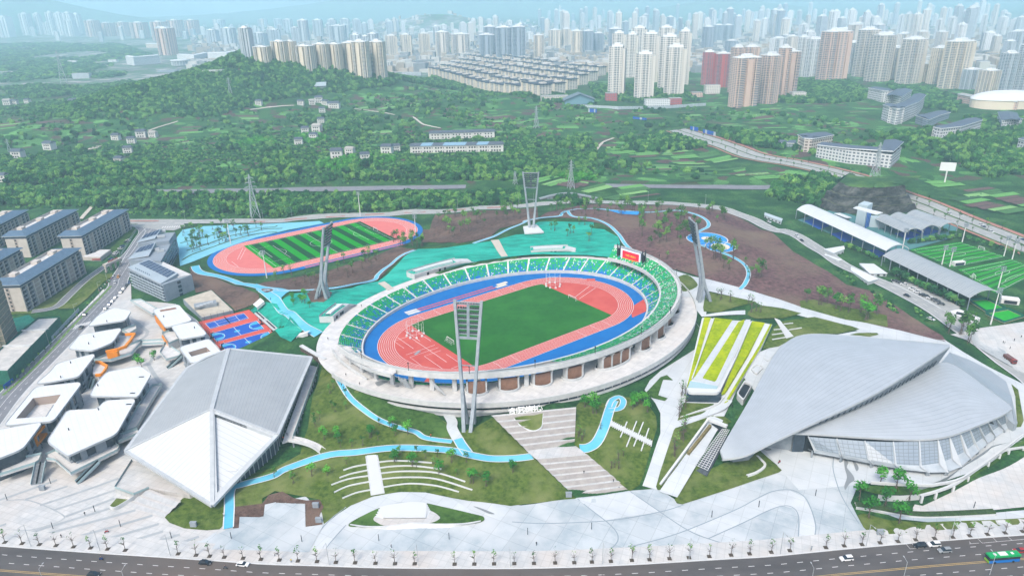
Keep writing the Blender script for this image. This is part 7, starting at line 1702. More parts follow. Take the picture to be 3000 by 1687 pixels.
ROOFG=mat('flat_roof',C(176,178,176),.9,C(150,154,154),.3,4)
PROTO={}
def tower_parts(kind,var):
 """unit tower: 24 m wide, 90 m tall, centred on its base"""
 key=(kind,var)
 if key in PROTO:return PROTO[key]
 h=90.0;parts=[]
 if var==0:core=[(-8,-9),(8,-9),(8,9),(-8,9)];bays=[(-9.5,0,4.6,13),(9.5,0,4.6,13),(0,-9.5,6,2.4),(0,9.5,6,2.4)]
 elif var==1:core=[(-12,-5.5),(12,-5.5),(12,5.5),(-12,5.5)];bays=[(-8,-6.4,5,3),(0,-6.4,5,3),(8,-6.4,5,3),(-8,6.4,5,3),(8,6.4,5,3)]
 else:core=[(-11,-7),(-4,-7),(-4,-10),(4,-10),(4,-7),(11,-7),(11,7),(-11,7)];bays=[(-8,-7.6,4,2.4),(8,-7.6,4,2.4),(-12,0,2.6,8),(12,0,2.6,8)]
 parts.append(('wall',wall_mb(core,0,h).mesh('tower_wall',[FACS[kind]])));parts.append(('roof',cap_mb(core,h).mesh('tower_roof',[ROOFG])))
 for i,(x,y,a,b) in enumerate(bays):
  q=[(x-a/2,y-b/2),(x+a/2,y-b/2),(x+a/2,y+b/2),(x-a/2,y+b/2)];hh=h-(3 if i % 2 else 0)
  mb=wall_mb(q,0,hh);c=cap_mb(q,hh);mb.add(c.v,c.f,1);mb.uv.append([(0,0)]*4)
  parts.append(('balcony_bay' if i % 2==0 else 'side_bay',mb.mesh('tower_bay',[BALC[kind] if i % 2==0 else (PLAIN[kind] if i % 4==1 else FACS[kind]),ROOFG])))
 mb=MB()
 for x,y,a,b,z in ((0,0,8,7,6),(-6,1,4,4,3),(6,-1,4,4,3)):mb.box((x,y,h+z/2),(a,b,z))
 mb.box((0,0,h+.6),(core[1][0]-core[0][0] if var<2 else 22,12,1.2));parts.append(('roof_house',mb.mesh('roof_house',[PLAIN['white']])))
 PROTO[key]=parts;return parts
ORD='first second third fourth fifth sixth seventh eighth ninth tenth eleventh twelfth thirteenth fourteenth fifteenth sixteenth seventeenth eighteenth nineteenth twentieth'.split()
def towers(reg,rows,kind,desc,group,rot=None,shp=None):
 """rows: (x left, x right, y top, y base) in region pixels"""
 rows=sorted(rows,key=lambda r:r[0]+r[1])
 for i,r in enumerate(rows):
  xl,xr,yt,yb=r[:4];k=r[4] if len(r)>4 else kind;xm=(xl+xr)/2
  p=gnd(reg,xm,yb);
  if p.y<1100:p=at(reg,xm,yb,5)
  a=aty(reg,xl,(yt+yb)/2,p.y);b=aty(reg,xr,(yt+yb)/2,p.y);w=(b-a).length;t=aty(reg,xm,yt,p.y);h=max(t.z-p.z+6,15)
  var=(i*7+len(group)) % 3 if shp is None else shp;rz=(-.25 if rot is None else rot)+random.uniform(-.12,.12)
  n=ORD[i] if i<20 else 'twenty-'+ORD[i-20]
  o=empty('apartment_tower',(p.x,p.y,p.z-6),rz,desc+', '+n+' from left of '+group,'tower',group)
  s=w/24.0
  rf_=None
  for nm,me in tower_parts(k,var):
   if nm=='roof_house':mesh_obj(nm,me,rf_)
   else:
    q_=mesh_obj(nm,me,o,(0,0,0),0,(s,s,h/90.0));rf_=q_ if nm=='roof' else rf_
towers('A3',[(905,1060,440,905),(1145,1330,510,945),(1425,1615,445,905),(935,1060,315,700),(1065,1180,328,730),(1220,1370,322,770),(1370,1550,348,830),(1120,1265,268,640),(1365,1510,262,640),(1545,1660,298,795)],'pale','pale cream apartment tower','the bright group',-.2,0)
towers('A3',[(1778,1900,492,800),(1900,2035,508,820)],'red','brick red apartment tower','the red pair')
towers('A3',[(2050,2290,545,1000),(2035,2150,450,880),(2310,2490,525,970),(2470,2576,455,930),(2160,2290,445,820)],'rose','salmon striped apartment tower','the near salmon group',.3)
towers('A4',[(620,870,300,780),(70,200,560,900),(230,410,490,900)],'rose','salmon and grey apartment tower','the tall salmon group',.3)
towers('A4',[(480,640,372,720),(410,500,355,720),(160,300,365,640),(870,1000,405,690)],'white','narrow white apartment tower','the narrow white group',.35)
towers('A4',[(960,1140,285,720),(1080,1290,335,760),(1245,1400,455,740),(1370,1580,372,780)],'tan','tan and grey apartment tower','the tan row',.35)
towers('A4',[(1570,1660,605,770),(1660,1810,455,790),(1770,2010,392,830),(2120,2300,665,900)],'cream','yellowish apartment tower','the stepped yellowish group',.35)
towers('A4',[(1970,2140,655,840),(2290,2440,505,880),(2450,2580,425,870),(2390,2540,300,560)],'grey','pale blue grey apartment tower','the right edge group',.35)
towers('A2',[(845,1000,405,690),(935,1090,395,745),(1100,1240,395,745),(565,700,418,640),(700,830,418,660),(390,570,435,640),(300,400,392,600),(170,320,392,590),(0,150,442,600)],'cream','cream apartment tower','the row behind the wooded hill',-.35,1)
towers('A2',[(915,1010,330,560),(1075,1170,320,560),(1010,1090,345,560)],'grey','grey apartment tower','those behind the cream row',-.35)
towers('A2',[(1235,1345,338,550),(1375,1480,328,545),(1545,1650,318,540)],'cream','slim cream point tower','the spaced mid town trio',0,0)
towers('A2',[(1705,1830,305,560),(1850,2020,325,555)],'tan','broad tan apartment tower','the pair beside the dark cluster',0,1)
towers('A2',[(2110,2255,330,580),(2265,2415,262,590),(2410,2540,255,600),(2155,2270,255,570)],'slate','dark grey apartment tower','the dark cluster',0,1)
towers('A2',[(705,860,245,420),(555,640,190,370),(690,770,185,340),(810,890,180,320),(920,1000,185,330),(1000,1060,222,340),(350,420,262,430),(420,510,195,430),(270,350,185,310),(30,110,185,260),(180,255,182,270),(120,240,280,420),(1235,1300,205,335),(1290,1350,198,300)],'grey','hazy grey tower','the rank behind the cream row',0)
towers('A1',[(1515,1680,268,520),],'rose','lone pinkish apartment tower','the white institute grounds',-.4,1)
towers('A1',[(1455,1600,208,385),(1605,1740,192,350),(1765,1890,192,340),(830,960,195,350),(960,1100,218,345),(1115,1230,212,345),(1260,1410,214,362)],'rose','faded pink tower','the hazy upper left line',-.4,1)
towers('A1',[(480,560,120,335),(560,640,125,335),(640,730,125,338),(720,800,135,325),(230,330,132,335),(360,430,132,330),(20,150,160,355),(430,520,215,330),(640,740,195,345)],'white','faded white tower','the far left group',-.4)
towers('A1',[(1970,2080,285,440),(2110,2240,268,445),(2290,2410,265,545),(2410,2530,312,440),(2040,2130,190,280)],'grey','grey blue tower','the group beside the cream row',-.4)
towers('A3',[(350,460,285,485),(465,555,275,475),(555,660,295,555),(205,300,335,575)],'cream','cream mid town tower','the group beside the bright towers',0)
towers('A3',[(665,760,295,535),(760,860,315,525),(905,1030,275,560),(1790,1885,255,495),(1890,1980,240,420),(1980,2070,240,415),(2010,2110,385,545)],'slate','slate blue mid town tower','the blue grey mid town set',0)
def far_rank(x0,x1,y0,y1,n,hmin,hmax,desc,group,kinds,seed):
 r=random.Random(seed);pts=[]
 for k in range(n):
  x=x0+(x1-x0)*(k+r.random())/n;pts.append((x,r.uniform(y0,y1)))
 pts.sort()
 for i,(x,y) in enumerate(pts):
  p=gnd('S',x,y);h=r.uniform(hmin,hmax);s=r.uniform(.9,1.5);k=r.choice(kinds);var=r.randrange(3)
  o=empty('far_tower',(p.x,p.y,p.z-8),r.uniform(-.4,.4),desc,'tower',group)
  for nm,me in tower_parts(k,var)[:2]+tower_parts(k,var)[2:4]+tower_parts(k,var)[-1:]:mesh_obj(nm,me,o,(0,0,0),0,(s,s,(h+8)/90.0))
far_rank(1560,2300,60,130,62,60,130,'pale tower fading in the haze of the far town centre','far town centre towers',['white','grey','slate','pale'],1)
far_rank(2200,2990,55,140,66,60,130,'pale tower fading in the haze at the upper right','far upper right towers',['white','grey','pale'],2)
far_rank(560,1500,85,125,34,40,90,'small hazy tower along the far valley town','far valley towers',['white','grey','pale'],3)
far_rank(20,560,95,125,14,40,80,'small hazy tower under the far left hills','far left hill towers',['white','grey'],4)
far_rank(1250,1560,95,150,18,50,95,'pale tower in the haze behind the dark grey cluster','towers behind the dark grey cluster',['white','grey','pale'],5)
far_rank(2250,2950,150,190,22,55,100,'hazy tower between the near ranks at the upper right','second rank at the upper right',['white','grey','pale','tan'],6)
def low_town():
 r=random.Random(9);mb=MB()
 for k in range(5200):
  x=r.uniform(560,3000);y=60+150*r.random()**.8;d=ray('S',x,y);t=-(CAMH-6)/d[2];X_,Y_=d[0]*t,d[1]*t
  if Y_<1850 or Y_>7500:continue
  a,b,h=r.uniform(9,34),r.uniform(9,24),r.choice((7,10,13,16,19,22));mb.box((X_,Y_,h/2+4),(a,b,h+4),r.uniform(-.5,.5),r.randrange(3))
 z=HA(np.array([v[0] for v in mb.v]),np.array([v[1] for v in mb.v]));mb.v=[(v[0],v[1],v[2]+q-4) for v,q in zip(mb.v,z)]
 mb.build('low_town',[mat('town_white',C(206,206,202),.9),mat('town_grey',C(150,156,160),.9),mat('town_tan',C(184,174,160),.9)],None,label='low rise houses of the far town massed in the haze',cat='town',kind='stuff')
low_town()
# rows of six-storey blocks
def slab_parts(kind):
 q=[(-15,-6),(15,-6),(15,6),(-15,6)];P=[('wall',wall_mb(q,-6,23).mesh('block_wall',[FACS[kind]]))]
 P.append(('roof',MB().box((0,0,23.6),(31.6,13.4,1.2)).mesh('block_roof',[mat('dark_eaves',C(70,80,92),.8)])))
 mb=MB();mb.box((-9,1,25.2),(5,5,2.4));mb.box((9,1,25.2),(5,5,2.4));P.append(('roof_house',mb.mesh('block_roof_house',[PLAIN['tan']])))
 for x in (-15,-5,5,15):P.append(('stair_bay',MB().box((x*.98,-6.2,8.4),(2.2,1.4,28.8)).mesh('block_bay',[PLAIN['cream']])))
 return P
SLB=slab_parts('tan')
a0,a1,b0,b1=gnd('A2',1680,735),gnd('A3',320,930),gnd('A2',2080,560),gnd('A3',880,720)
cnt=0
for j in range(6):
 for i in range(8):
  f=(i+.5)/8;g=j/5.0;p=a0.lerp(a1,f).lerp(b0.lerp(b1,f),g);d=(a1-a0);rz=math.atan2(d.y,d.x)
  z=H(p.x,p.y);s=(a1-a0).length/8/33
  o=empty('apartment_block',(p.x,p.y,z),rz+random.uniform(-.04,.04),'tan six storey block with dark roof edges, number '+str(i)+str(j),'apartment block','rows of six storey blocks')
  o['label']='tan six storey apartment block with dark roof edge, '+ORD[i]+' along row '+('one','two','three','four','five','six','seven','eight')[j]+' from the front'
  for nm,me in SLB:mesh_obj(nm,me,o,(0,0,0),0,(s,s,random.uniform(.85,1.1) if nm=='x' else 1.0))
for reg,xl,xr,yb,h,kind,lab in (('A3',270,530,950,9,'tan','long two storey shop row at the end of the low blocks'),('A3',880,985,950,14,'red','dark red shop corner under the bright towers'),('A3',1250,1480,1000,12,'white','white framed arcade under the bright towers'),('A3',1480,1590,990,12,'red','dark red arcade end beside the white arcade'),('A3',1815,1950,880,16,'pale','small cream clinic block below the red pair'),('A3',1690,1790,910,8,'rose','low tiled house left of the cream clinic'),('A4',370,500,930,12,'pale','small pale house beneath the salmon towers'),('A2',1380,1560,720,10,'grey','flat grey depot at the end of the wooded hill'),('A1',700,860,740,14,'grey','unfinished grey frame building in the valley'),('A1',1500,1680,680,6,'slate','low grey sheds in the valley'),('A1',1930,2110,690,6,'white','white roofed sheds behind the hill shoulder'),('A1',655,730,600,10,'white','lone white block in the valley fields'),('A1',1030,1110,585,8,'white','small white blocks in the valley fields')):
 p=gnd(reg,(xl+xr)/2,yb);a=aty(reg,xl,yb,p.y);b=aty(reg,xr,yb,p.y);w=(b-a).length/2;q=[(-w,-8),(w,-8),(w,8),(-w,8)]
 o=empty('shop_block',p,0,lab,'building');mb=wall_mb(q,-3,h);mb.build('wall',FACS[kind],o);cap_mb(q,h+.1).build('roof',ROOFG,o)
p=gnd('A3',630,975);o=empty('gabled_hall',p,0,'blue glass hall with a broad gabled grey roof by the low blocks','building');w=26
MB().add([(-w,-14,0),(w,-14,0),(w,-14,8),(0,-14,17),(-w,-14,8),(-w,14,0),(w,14,0),(w,14,8),(0,14,17),(-w,14,8)],[(0,1,2,3,4),(9,8,7,6,5),(1,6,7,2),(5,0,4,9)]).build('wall',mat('hall_glass',C(120,160,176),.3),o)
MB().add([(-w-3,-17,7),(0,-17,18),(w+3,-17,7),(-w-3,17,7),(0,17,18),(w+3,17,7)],[(0,1,4,3),(1,2,5,4)]).build('roof',mat('hall_roof',C(110,126,136),.6),o)
# schools and institutes
def slab_building(name,reg,pts,depth,h,kind,lab,roofm=None,over=1.2,slope=0,sm=0,zb=-4,cat='building',zfix=None):
 L=gnds(reg,pts) if zfix is None else ats(reg,pts,zfix)
 if sm:L=smooth_line(L,sm)
 z=sum(p.z for p in L)/len(L);L=[Vector((p.x,p.y,0)) for p in L];B=offset(L,-depth);poly=[(p.x,p.y) for p in L]+[(p.x,p.y) for p in B[::-1]]
 o=empty(name,(L[0].x,L[0].y,z),0,lab,cat)
 kid(wall_mb(poly,z+zb,z+h),'wall',FACS[kind] if isinstance(kind,str) else kind,o)
 Lo=offset(L,over);Bo=offset(L,-depth-over);zs=[z+h+slope*i/max(1,len(L)-1) for i in range(len(L))]
 mid=offset(L,-depth/2)
 kid(MB().loft([[Vector((p.x,p.y,q)) for p,q in zip(Lo,zs)],[Vector((p.x,p.y,q+2.0)) for p,q in zip(mid,zs)],[Vector((p.x,p.y,q)) for p,q in zip(Bo,zs)]]),'roof',roofm or mat('slate_dark',C(92,104,120),.7),o)
 kid(MB().loft([[Vector((p.x,p.y,q-1)) for p,q in zip(Lo,zs)],[Vector((p.x,p.y,q)) for p,q in zip(Lo,zs)]]),'eave',PLAIN['white'],o)
 return o
SCH=facade('school_front',C(222,224,226),C(84,92,102),4.2,3.6,.11)
slab_building('school_block','A4',[(1095,930),(1225,965),(1285,972)],24,20,SCH,'white school wing with dark roof at the upper end of the curved school')
slab_building('school_block','A4',[(1300,985),(1400,1000),(1500,960)],24,18,SCH,'white school wing in the middle of the curved school')
slab_building('school_block','A4',[(1225,1130),(1300,1160),(1375,1178),(1470,1140),(1560,1090),(1622,1020)],16,23,SCH,'long curved white school wing with dark roof',sm=3)
slab_building('school_block','A4',[(1545,1165),(1660,1205),(1760,1160),(1865,1120)],18,11,'slate','dark slate school hall in front of the curved wing')
slab_building('school_block','A4',[(1715,1305),(1775,1325),(1960,1290),(2150,1265)],16,15,SCH,'white school block with stepped dark roof below the slate hall')
slab_building('school_block','A4',[(2315,1145),(2350,1235),(2540,1215)],22,14,SCH,'white school block with dark roof near the right edge')
slab_building('school_block','A4',[(2505,1400),(2580,1440)],14,13,SCH,'white school block cut by the right edge')
slab_building('school_block','A4',[(1935,975),(2200,1010),(2500,1040)],14,14,'rose','long low beige teaching block before the white dome',roofm=ROOFG)
p=gnd('A4',2420,1000);o=empty('dome_hall',p,0,'wide white lens shaped dome hall at the right edge','hall');rows=[]
for k in range(7):
 f=k/6;r_=62*math.cos(f*PI/2)+.1;rows.append([(r_*math.cos(t),r_*.55*math.sin(t),12+13*math.sin(f*PI/2)) for t in [2*PI*j/32 for j in range(33)]])
MB().loft(rows).build('dome',ROOFW,o,True);MB().loft([[(61*math.cos(t),33*math.sin(t),-3) for t in [2*PI*j/32 for j in range(33)]],[(61*math.cos(t),33*math.sin(t),12) for t in [2*PI*j/32 for j in range(33)]]]).build('wall',PLAIN['cream'],o)
slab_building('school_block','B4',[(430,118),(490,148),(560,150),(760,105)],22,17,facade('school_brown',C(214,206,198),C(90,80,74),4.2,3.6,.1),'brown and white school block at the head of the highway',sm=0)
slab_building('school_block','B4',[(270,95),(430,100)],18,5,'slate','low slate roofed wing beside the brown and white school')
slab_building('school_block','B4',[(610,195),(900,255),(1310,300),(1400,215)],18,15,SCH,'long white school with a long sloping slate roof behind the pylon',slope=6)
slab_building('institute','A1',[(1195,600),(1270,612),(1400,600),(1515,590)],20,24,'white','white institute block left of the round hall',roofm=ROOFW,zfix=8)
slab_building('institute','A1',[(1680,590),(1840,600),(1970,570)],20,26,'white','white institute block behind the round hall',roofm=ROOFW,zfix=8)
slab_building('institute','A1',[(1970,585),(2150,585),(2340,548)],20,30,'white','long white institute block right of the round hall',roofm=ROOFW,zfix=8)
slab_building('institute','A1',[(1380,445),(1530,450)],20,16,'cream','cream institute block above the white institute',roofm=ROOFW,zfix=8)
p=at('A1',1705,612,8);o=empty('round_hall',p,0,'round white hall with columns at the white institute','hall');
MB().tube([(0,0,-2),(0,0,13)],26,28).build('wall',FACS['white'] if False else mat('hall_band',C(176,188,196),.7),o);MB().tube([(0,0,13),(0,0,16)],30,28).build('roof',ROOFW,o)
for k in range(20):t=2*PI*k/20;MB().box((28*math.cos(t),28*math.sin(t),6),(1.6,1.6,14),t).build('column',ROOFW,o)
# farmhouses
HOUSEW=mat('house_render',C(232,232,228),.85,C(216,216,212),.4,3);TILE=mat('house_tile',C(92,102,116),.8,C(78,88,100),.5,4);TILEB=mat('blue_sheet_roof',C(130,166,190),.6)
def house_parts(rm):
 P=[('wall',MB().box((0,0,2.2),(11,8,10.4)).mesh('house_wall',[HOUSEW]))]
 mb=MB();a,b,z=6.3,4.9,7.4
 mb.add([(-a,-b,z),(a,-b,z),(a,b,z),(-a,b,z),(-a+1.6,0,z+2.4),(a-1.6,0,z+2.4)],[(0,1,5,4),(2,3,4,5),(1,2,5),(3,0,4),(3,2,1,0)]);P.append(('roof',mb.mesh('house_roof',[rm])))
 w=MB().box((0,0,0),(1.5,.3,1.6)).mesh('house_window',[DARK]);return P,w
HP={0:house_parts(TILE),1:house_parts(TILEB),2:house_parts(mat('flat_house_roof',C(170,168,164),.9))}
def house(reg,x,y,lab,s=1.0,rz=0.0,kind=0,wide=1.0):
 p=gnd(reg,x,y);o=empty('farmhouse',p,rz,lab,'house');P,w=HP[kind]
 for nm,me in P:mesh_obj(nm,me,o,(0,0,0),0,(s*wide,s,s))
 for k in range(max(2,int(3*wide))):
  for z in (1.6,5.0):
   n_=max(2,int(3*wide));xx=(-4+8*(k+.5)/n_)*s*wide;mesh_obj('window',w,o,(xx,-4.05*s,z*s),0,s)
hs=[('A1',75,990,'one of the white farmhouses by the valley fields at the left edge'),('A1',145,985,'farmhouse beside it'),('A1',265,975,''),('A1',710,985,''),('A1',1100,1320,''),('A1',1245,1350,''),('A1',1340,1295,''),('A1',1450,1295,''),('A1',1210,1440,''),('A1',475,1410,''),('B1',1135,255,''),('B1',30,420,''),('B1',180,200,''),
('A2',425,990,''),('A2',530,985,''),('A2',595,965,''),('A2',655,990,''),('A2',625,1060,''),('A2',740,1020,''),('A2',615,1160,''),('A2',465,1250,''),('A2',580,1240,''),('A2',545,1310,''),('A2',405,1360,''),('A2',1240,1445,''),('A2',1320,1425,''),('A2',30,990,''),('B2',765,200,''),('B2',890,165,''),('B2',1030,220,'')]
HN=['white farmhouse at the left edge of the valley fields','white farmhouse second from the left edge','cream farmhouse third along the valley fields','white farmhouse with a blue band below the forest','white house at the left of the farm cluster under the wooded hill','white house in the middle of the farm cluster under the wooded hill','tall white house at the back of the farm cluster','white house at the right end of the farm cluster','square white villa on the slope above the noise barrier','white villa with slate roof among trees at the left','flat roofed house below the square white villa','white house cut by the left edge','low white house near the left edge','white house at the left of the hillside hamlet','white house second in the hillside hamlet','house at the top of the hillside hamlet','white house at the right of the hillside hamlet','house below the hillside hamlet','long barn right of the hillside hamlet','narrow white house standing alone below the hamlet','white house at the upper left of the lower hamlet','white house at the upper right of the lower hamlet','tall white house in the middle of the lower hamlet','white house at the foot of the lower hamlet','white house left of the long terrace','white house behind it left of the long terrace','white house hidden by the pale tree on the hill','white house below the bright green thicket','small white house right of the bright thicket','pink roofed shed below the long terrace']
for i,(reg,x,y,_) in enumerate(hs):house(reg,x,y,HN[i],1.0 if i % 3 else 1.25,random.uniform(-.3,.3),0 if i % 7 else 2,1.5 if i in (18,3) else 1.0)
for i in range(8):house('A2',1530+i*105,1440-i*2,ORD[i]+' house from the left of the long white terrace',1.25,0,1 if i in (1,3,4,6) else 0,1.35)
for i in range(6):house('A2',1695+i*100,1310-i*3,ORD[i]+' house from the left of the terrace behind',1.2,0,0,1.3)
p=gnd('A2',612,835);o=empty('barn',p,.1,'grey sheet roofed barn at the foot of the wooded hill','barn');MB().box((0,0,3),(20,12,6)).build('wall',GREYC,o);MB().add([(-11,-8,5),(11,-8,5),(11,8,11),(-11,8,11)],[(0,1,2,3)]).build('roof',mat('sheet_roof',C(170,186,194),.5),o)
W_=[at('A1',x,y,-2) for x,y in ((1890,172),(2060,156),(2110,144),(2390,144),(2350,165),(2300,188),(2120,194),(1960,185))]
drape(W_,9,500).build('river',mat('river_water',C(210,222,226),.15,spec=.6),None,kind='structure')
# farm plots and tracks
PLOTS=[mat('plot_bright',C(112,176,92),.95,C(92,152,76),.6,6),mat('plot_mid',C(78,128,66),.95,C(60,108,54),.6,6),mat('plot_soil',C(112,90,84),1,C(92,74,70),.6,6),mat('plot_pale',C(140,190,116),.95,C(120,168,98),.6,6),mat('plot_dark',C(56,100,56),.95,C(44,84,46),.6,6)]
def plots(reg,x,y,n,ang,seed,w=9,ln=34):
 r=random.Random(seed);c=gnd(reg,x,y);d=Vector((math.cos(ang),math.sin(ang),0));s=Vector((-d.y,d.x,0));off=-n*w/2
 for k in range(n):
  ww=w*r.uniform(.6,1.3);l0=ln*r.uniform(.35,.55);l1=ln*r.uniform(.35,.55);a=c+s*off+d*r.uniform(-3,3);b=a+s*(ww-.9)
  q=[a-d*l0,a+d*l1,b+d*(l1+r.uniform(-2,2)),b-d*(l0+r.uniform(-2,2))]
  if r.random()<.85:drape(q,.9,7).build('crop_plot',PLOTS[r.choice((0,1,2,2,3,4,1,0))],None,kind='structure')
  off += ww
for i,(reg,x,y,n,a) in enumerate((('A3',1400,1365,9,.15),('A3',1100,1380,6,.3),('A3',350,1270,6,-.3),('A3',150,1180,7,.5),('A3',520,1180,6,.1),('A3',700,1120,5,-.2),('A3',2150,1090,6,.2),('A3',2250,1150,6,.1),('A3',2050,1180,6,.35),('A3',2450,1040,5,.2),('A3',1300,1100,5,.1),('A3',1650,1080,6,.2),
('B3',1000,120,7,.2),('B3',1250,180,7,.1),('B3',1550,150,7,.15),('B3',1900,200,6,.3),('B3',2150,340,6,.2),('B3',1700,280,7,.1),('B3',1400,300,6,-.2),('B3',1750,390,6,.1),('B3',1250,110,6,.2),('B3',900,540,6,.6),('B3',1150,520,5,.3),('B3',400,430,7,.7),('B3',620,430,5,-.6),
('A2',1000,1000,7,.5),('A2',1250,1020,7,-.4),('A2',1450,1010,6,.3),('A2',1900,900,6,.2),('A2',2150,880,5,.1),('A2',2300,1120,6,.2),('A2',2100,1100,6,.4),('A2',850,1240,6,.2),('A2',1180,1270,5,.1),('A2',2450,1180,6,.3),('A1',150,1080,7,.1),('A1',600,1110,8,.05),('A1',350,1180,7,.1),('A1',80,1190,5,.2),('A1',500,1220,7,.05),('A1',1700,1340,7,.7),('A1',1800,1240,5,.3),('A1',450,910,5,.2),('A1',2350,1100,5,.4),
('A4',60,1100,6,.2),('A4',150,1190,6,.1),('A4',720,1020,5,.2),('A4',850,1180,5,.3),('A4',1000,1060,4,.1),('B4',2000,510,7,.25),('B4',2350,560,8,.3),('B4',2200,640,7,.35),('B4',80,360,5,.2))):plots(reg,x,y,n,a,900+i)
TRK=mat('farm_track',C(206,200,188),.9,C(190,184,172),.3,5)
for pts in (X('A2',1480,1110,1560,1170,1640,1195,1740,1215),X('A2',930,1030,1040,1045,1180,1065,1310,1090),X('A1',1400,1240,1500,1205,1600,1175,1680,1150),X('A2',50,1025,210,1010,360,1000),X('B1',765,785,840,700,900,635),X('B4',1960,190,2100,240,2280,310),X('A4',2190,1170,2240,1210,2260,1280),X('B3',770,1440-1440+160,860,60,960,20),X('A1',820,1420,900,1390,960,1385),X('B1',840,130,960,100),X('A1',2360,1040,2450,1030,2560,1012)):
 path('farm_track',None,pts,TRK,3.6,1.0,5,kind='structure')
 # vegetation
def foliage(name,a,b,c):
 m=bpy.data.materials.new(name);m.use_nodes=True;t=m.node_tree;p=t.nodes['Principled BSDF'];p.inputs['Roughness'].default_value=.85;p.inputs['Specular IOR Level'].default_value=.15
 oi=t.nodes.new('ShaderNodeObjectInfo');geo=t.nodes.new('ShaderNodeNewGeometry');n=t.nodes.new('ShaderNodeTexNoise');n.inputs['Scale'].default_value=.9;n.inputs['Detail'].default_value=2;t.links.new(geo.outputs['Position'],n.inputs['Vector'])
 r=t.nodes.new('ShaderNodeValToRGB');cr=r.color_ramp;cr.elements[0].position=.0;cr.elements[0].color=a;cr.elements[1].position=1.0;cr.elements[1].color=c;e=cr.elements.new(.55);e.color=b
 ad=t.nodes.new('ShaderNodeMath');ad.operation='MULTIPLY_ADD';ad.inputs[1].default_value=.5;t.links.new(n.outputs['Fac'],ad.inputs[0])
 sc=t.nodes.new('ShaderNodeMath');sc.operation='MULTIPLY_ADD';sc.inputs[1].default_value=.95;sc.inputs[2].default_value=-.25;t.links.new(oi.outputs['Random'],sc.inputs[0]);t.links.new(sc.outputs[0],ad.inputs[2])
 t.links.new(ad.outputs[0],r.inputs[0]);t.links.new(r.outputs[0],p.inputs['Base Color']);return m
LEAFW=foliage('wood_leaves',C(22,70,42),C(62,126,62),C(132,182,88))
LEAFP=foliage('park_leaves',C(52,98,46),C(82,138,58),C(128,176,80))
LEAFB=foliage('bright_leaves',C(48,120,46),C(72,156,54),C(112,190,70))
BARK=mat('bark',C(112,100,90),.95,C(92,82,74),1.5,3)
def crown_mesh(seed,rx,rz,n,leaf,lobes=7,hollow=.45,m=None,core=True):
 r=random.Random(seed);mb=MB();L=[]
 for k in range(lobes):
  t=r.uniform(0,2*PI);q=r.uniform(.25,.62);L.append((rx*q*math.cos(t),rx*q*math.sin(t),r.uniform(-.45,.55)*rz,r.uniform(.38,.6)))
 L.append((0,0,rz*.35,.6))
 for k in range(n):
  cx,cy,cz,s=L[k % len(L)]
  t=r.uniform(0,2*PI);u=r.uniform(-.75,1);w=math.sqrt(max(0,1-u*u));f=r.uniform(hollow,1.05)*s
  p=Vector((cx+rx*f*w*math.cos(t),cy+rx*f*w*math.sin(t),cz+rz*f*u))
  nn=Vector((w*math.cos(t)+r.uniform(-.7,.7),w*math.sin(t)+r.uniform(-.7,.7),u+r.uniform(-.5,.8))).normalized()
  a=nn.orthogonal().normalized();b=nn.cross(a);q=leaf*r.uniform(.6,1.3);an=r.uniform(0,PI);a,b=a*math.cos(an)+b*math.sin(an),b*math.cos(an)-a*math.sin(an)
  mb.add([p+a*q,p+b*q*.6,p-a*q*.9,p-b*q*.7],[(0,1,2,3)])
 if core:
  for cx,cy,cz,s in L:
   rows=[]
   for i in range(5):
    v=-PI/2+PI*i/4;rows.append([(cx+rx*s*.62*math.cos(v)*math.cos(t),cy+rx*s*.62*math.cos(v)*math.sin(t),cz+rz*s*.62*math.sin(v)) for t in [2*PI*j/6 for j in range(6)]])
   mb.loft(rows,0,True)
 return mb.mesh('crown',[m or LEAFW])
def scatter(name,pts,protos,smin,smax,label,cat,seed=0):
 """one mass of plants: points carrying instances of a few crowns"""
 col=bpy.data.collections.new(name+'_kinds')
 for k,me in enumerate(protos):col.objects.link(bpy.data.objects.new(name+'_kind',me))
 me=bpy.data.meshes.new(name);me.from_pydata([tuple(p) for p in pts],[],[]);o=bpy.data.objects.new(name,me);COL.objects.link(o)
 ng=bpy.data.node_groups.new(name,'GeometryNodeTree');ng.interface.new_socket('Geometry',in_out='INPUT',socket_type='NodeSocketGeometry');ng.interface.new_socket('Geometry',in_out='OUTPUT',socket_type='NodeSocketGeometry')
 N=ng.nodes;gi=N.new('NodeGroupInput');go=N.new('NodeGroupOutput');ip=N.new('GeometryNodeInstanceOnPoints');ci=N.new('GeometryNodeCollectionInfo');ci.inputs['Collection'].default_value=col;ci.inputs['Separate Children'].default_value=True;ci.inputs['Reset Children'].default_value=True
 rv=N.new('FunctionNodeRandomValue');rv.data_type='FLOAT_VECTOR';rv.inputs['Min'].default_value=(0,0,0);rv.inputs['Max'].default_value=(.15,.15,6.283)
 rs=N.new('FunctionNodeRandomValue');rs.data_type='FLOAT';rs.inputs[2].default_value=smin;rs.inputs[3].default_value=smax;rs.inputs['Seed'].default_value=seed+3
 ip.inputs['Pick Instance'].default_value=True
 lk=ng.links.new;lk(gi.outputs[0],ip.inputs['Points']);lk(ci.outputs[0],ip.inputs['Instance']);lk(rv.outputs['Value'],ip.inputs['Rotation']);lk(rs.outputs[1],ip.inputs['Scale']);lk(ip.outputs[0],go.inputs[0])
 md=o.modifiers.new('scatter','NODES');md.node_group=ng
 tag(o,label,cat,None,'stuff');return o
WOOD=[crown_mesh(k,4.4,4.6,230,.85,7,.6) for k in range(6)]+[crown_mesh(20+k,3.4,5.4,200,.8,6,.6) for k in range(2)]
BUSH=[crown_mesh(40+k,2.4,1.9,90,.65,5,.5) for k in range(4)]
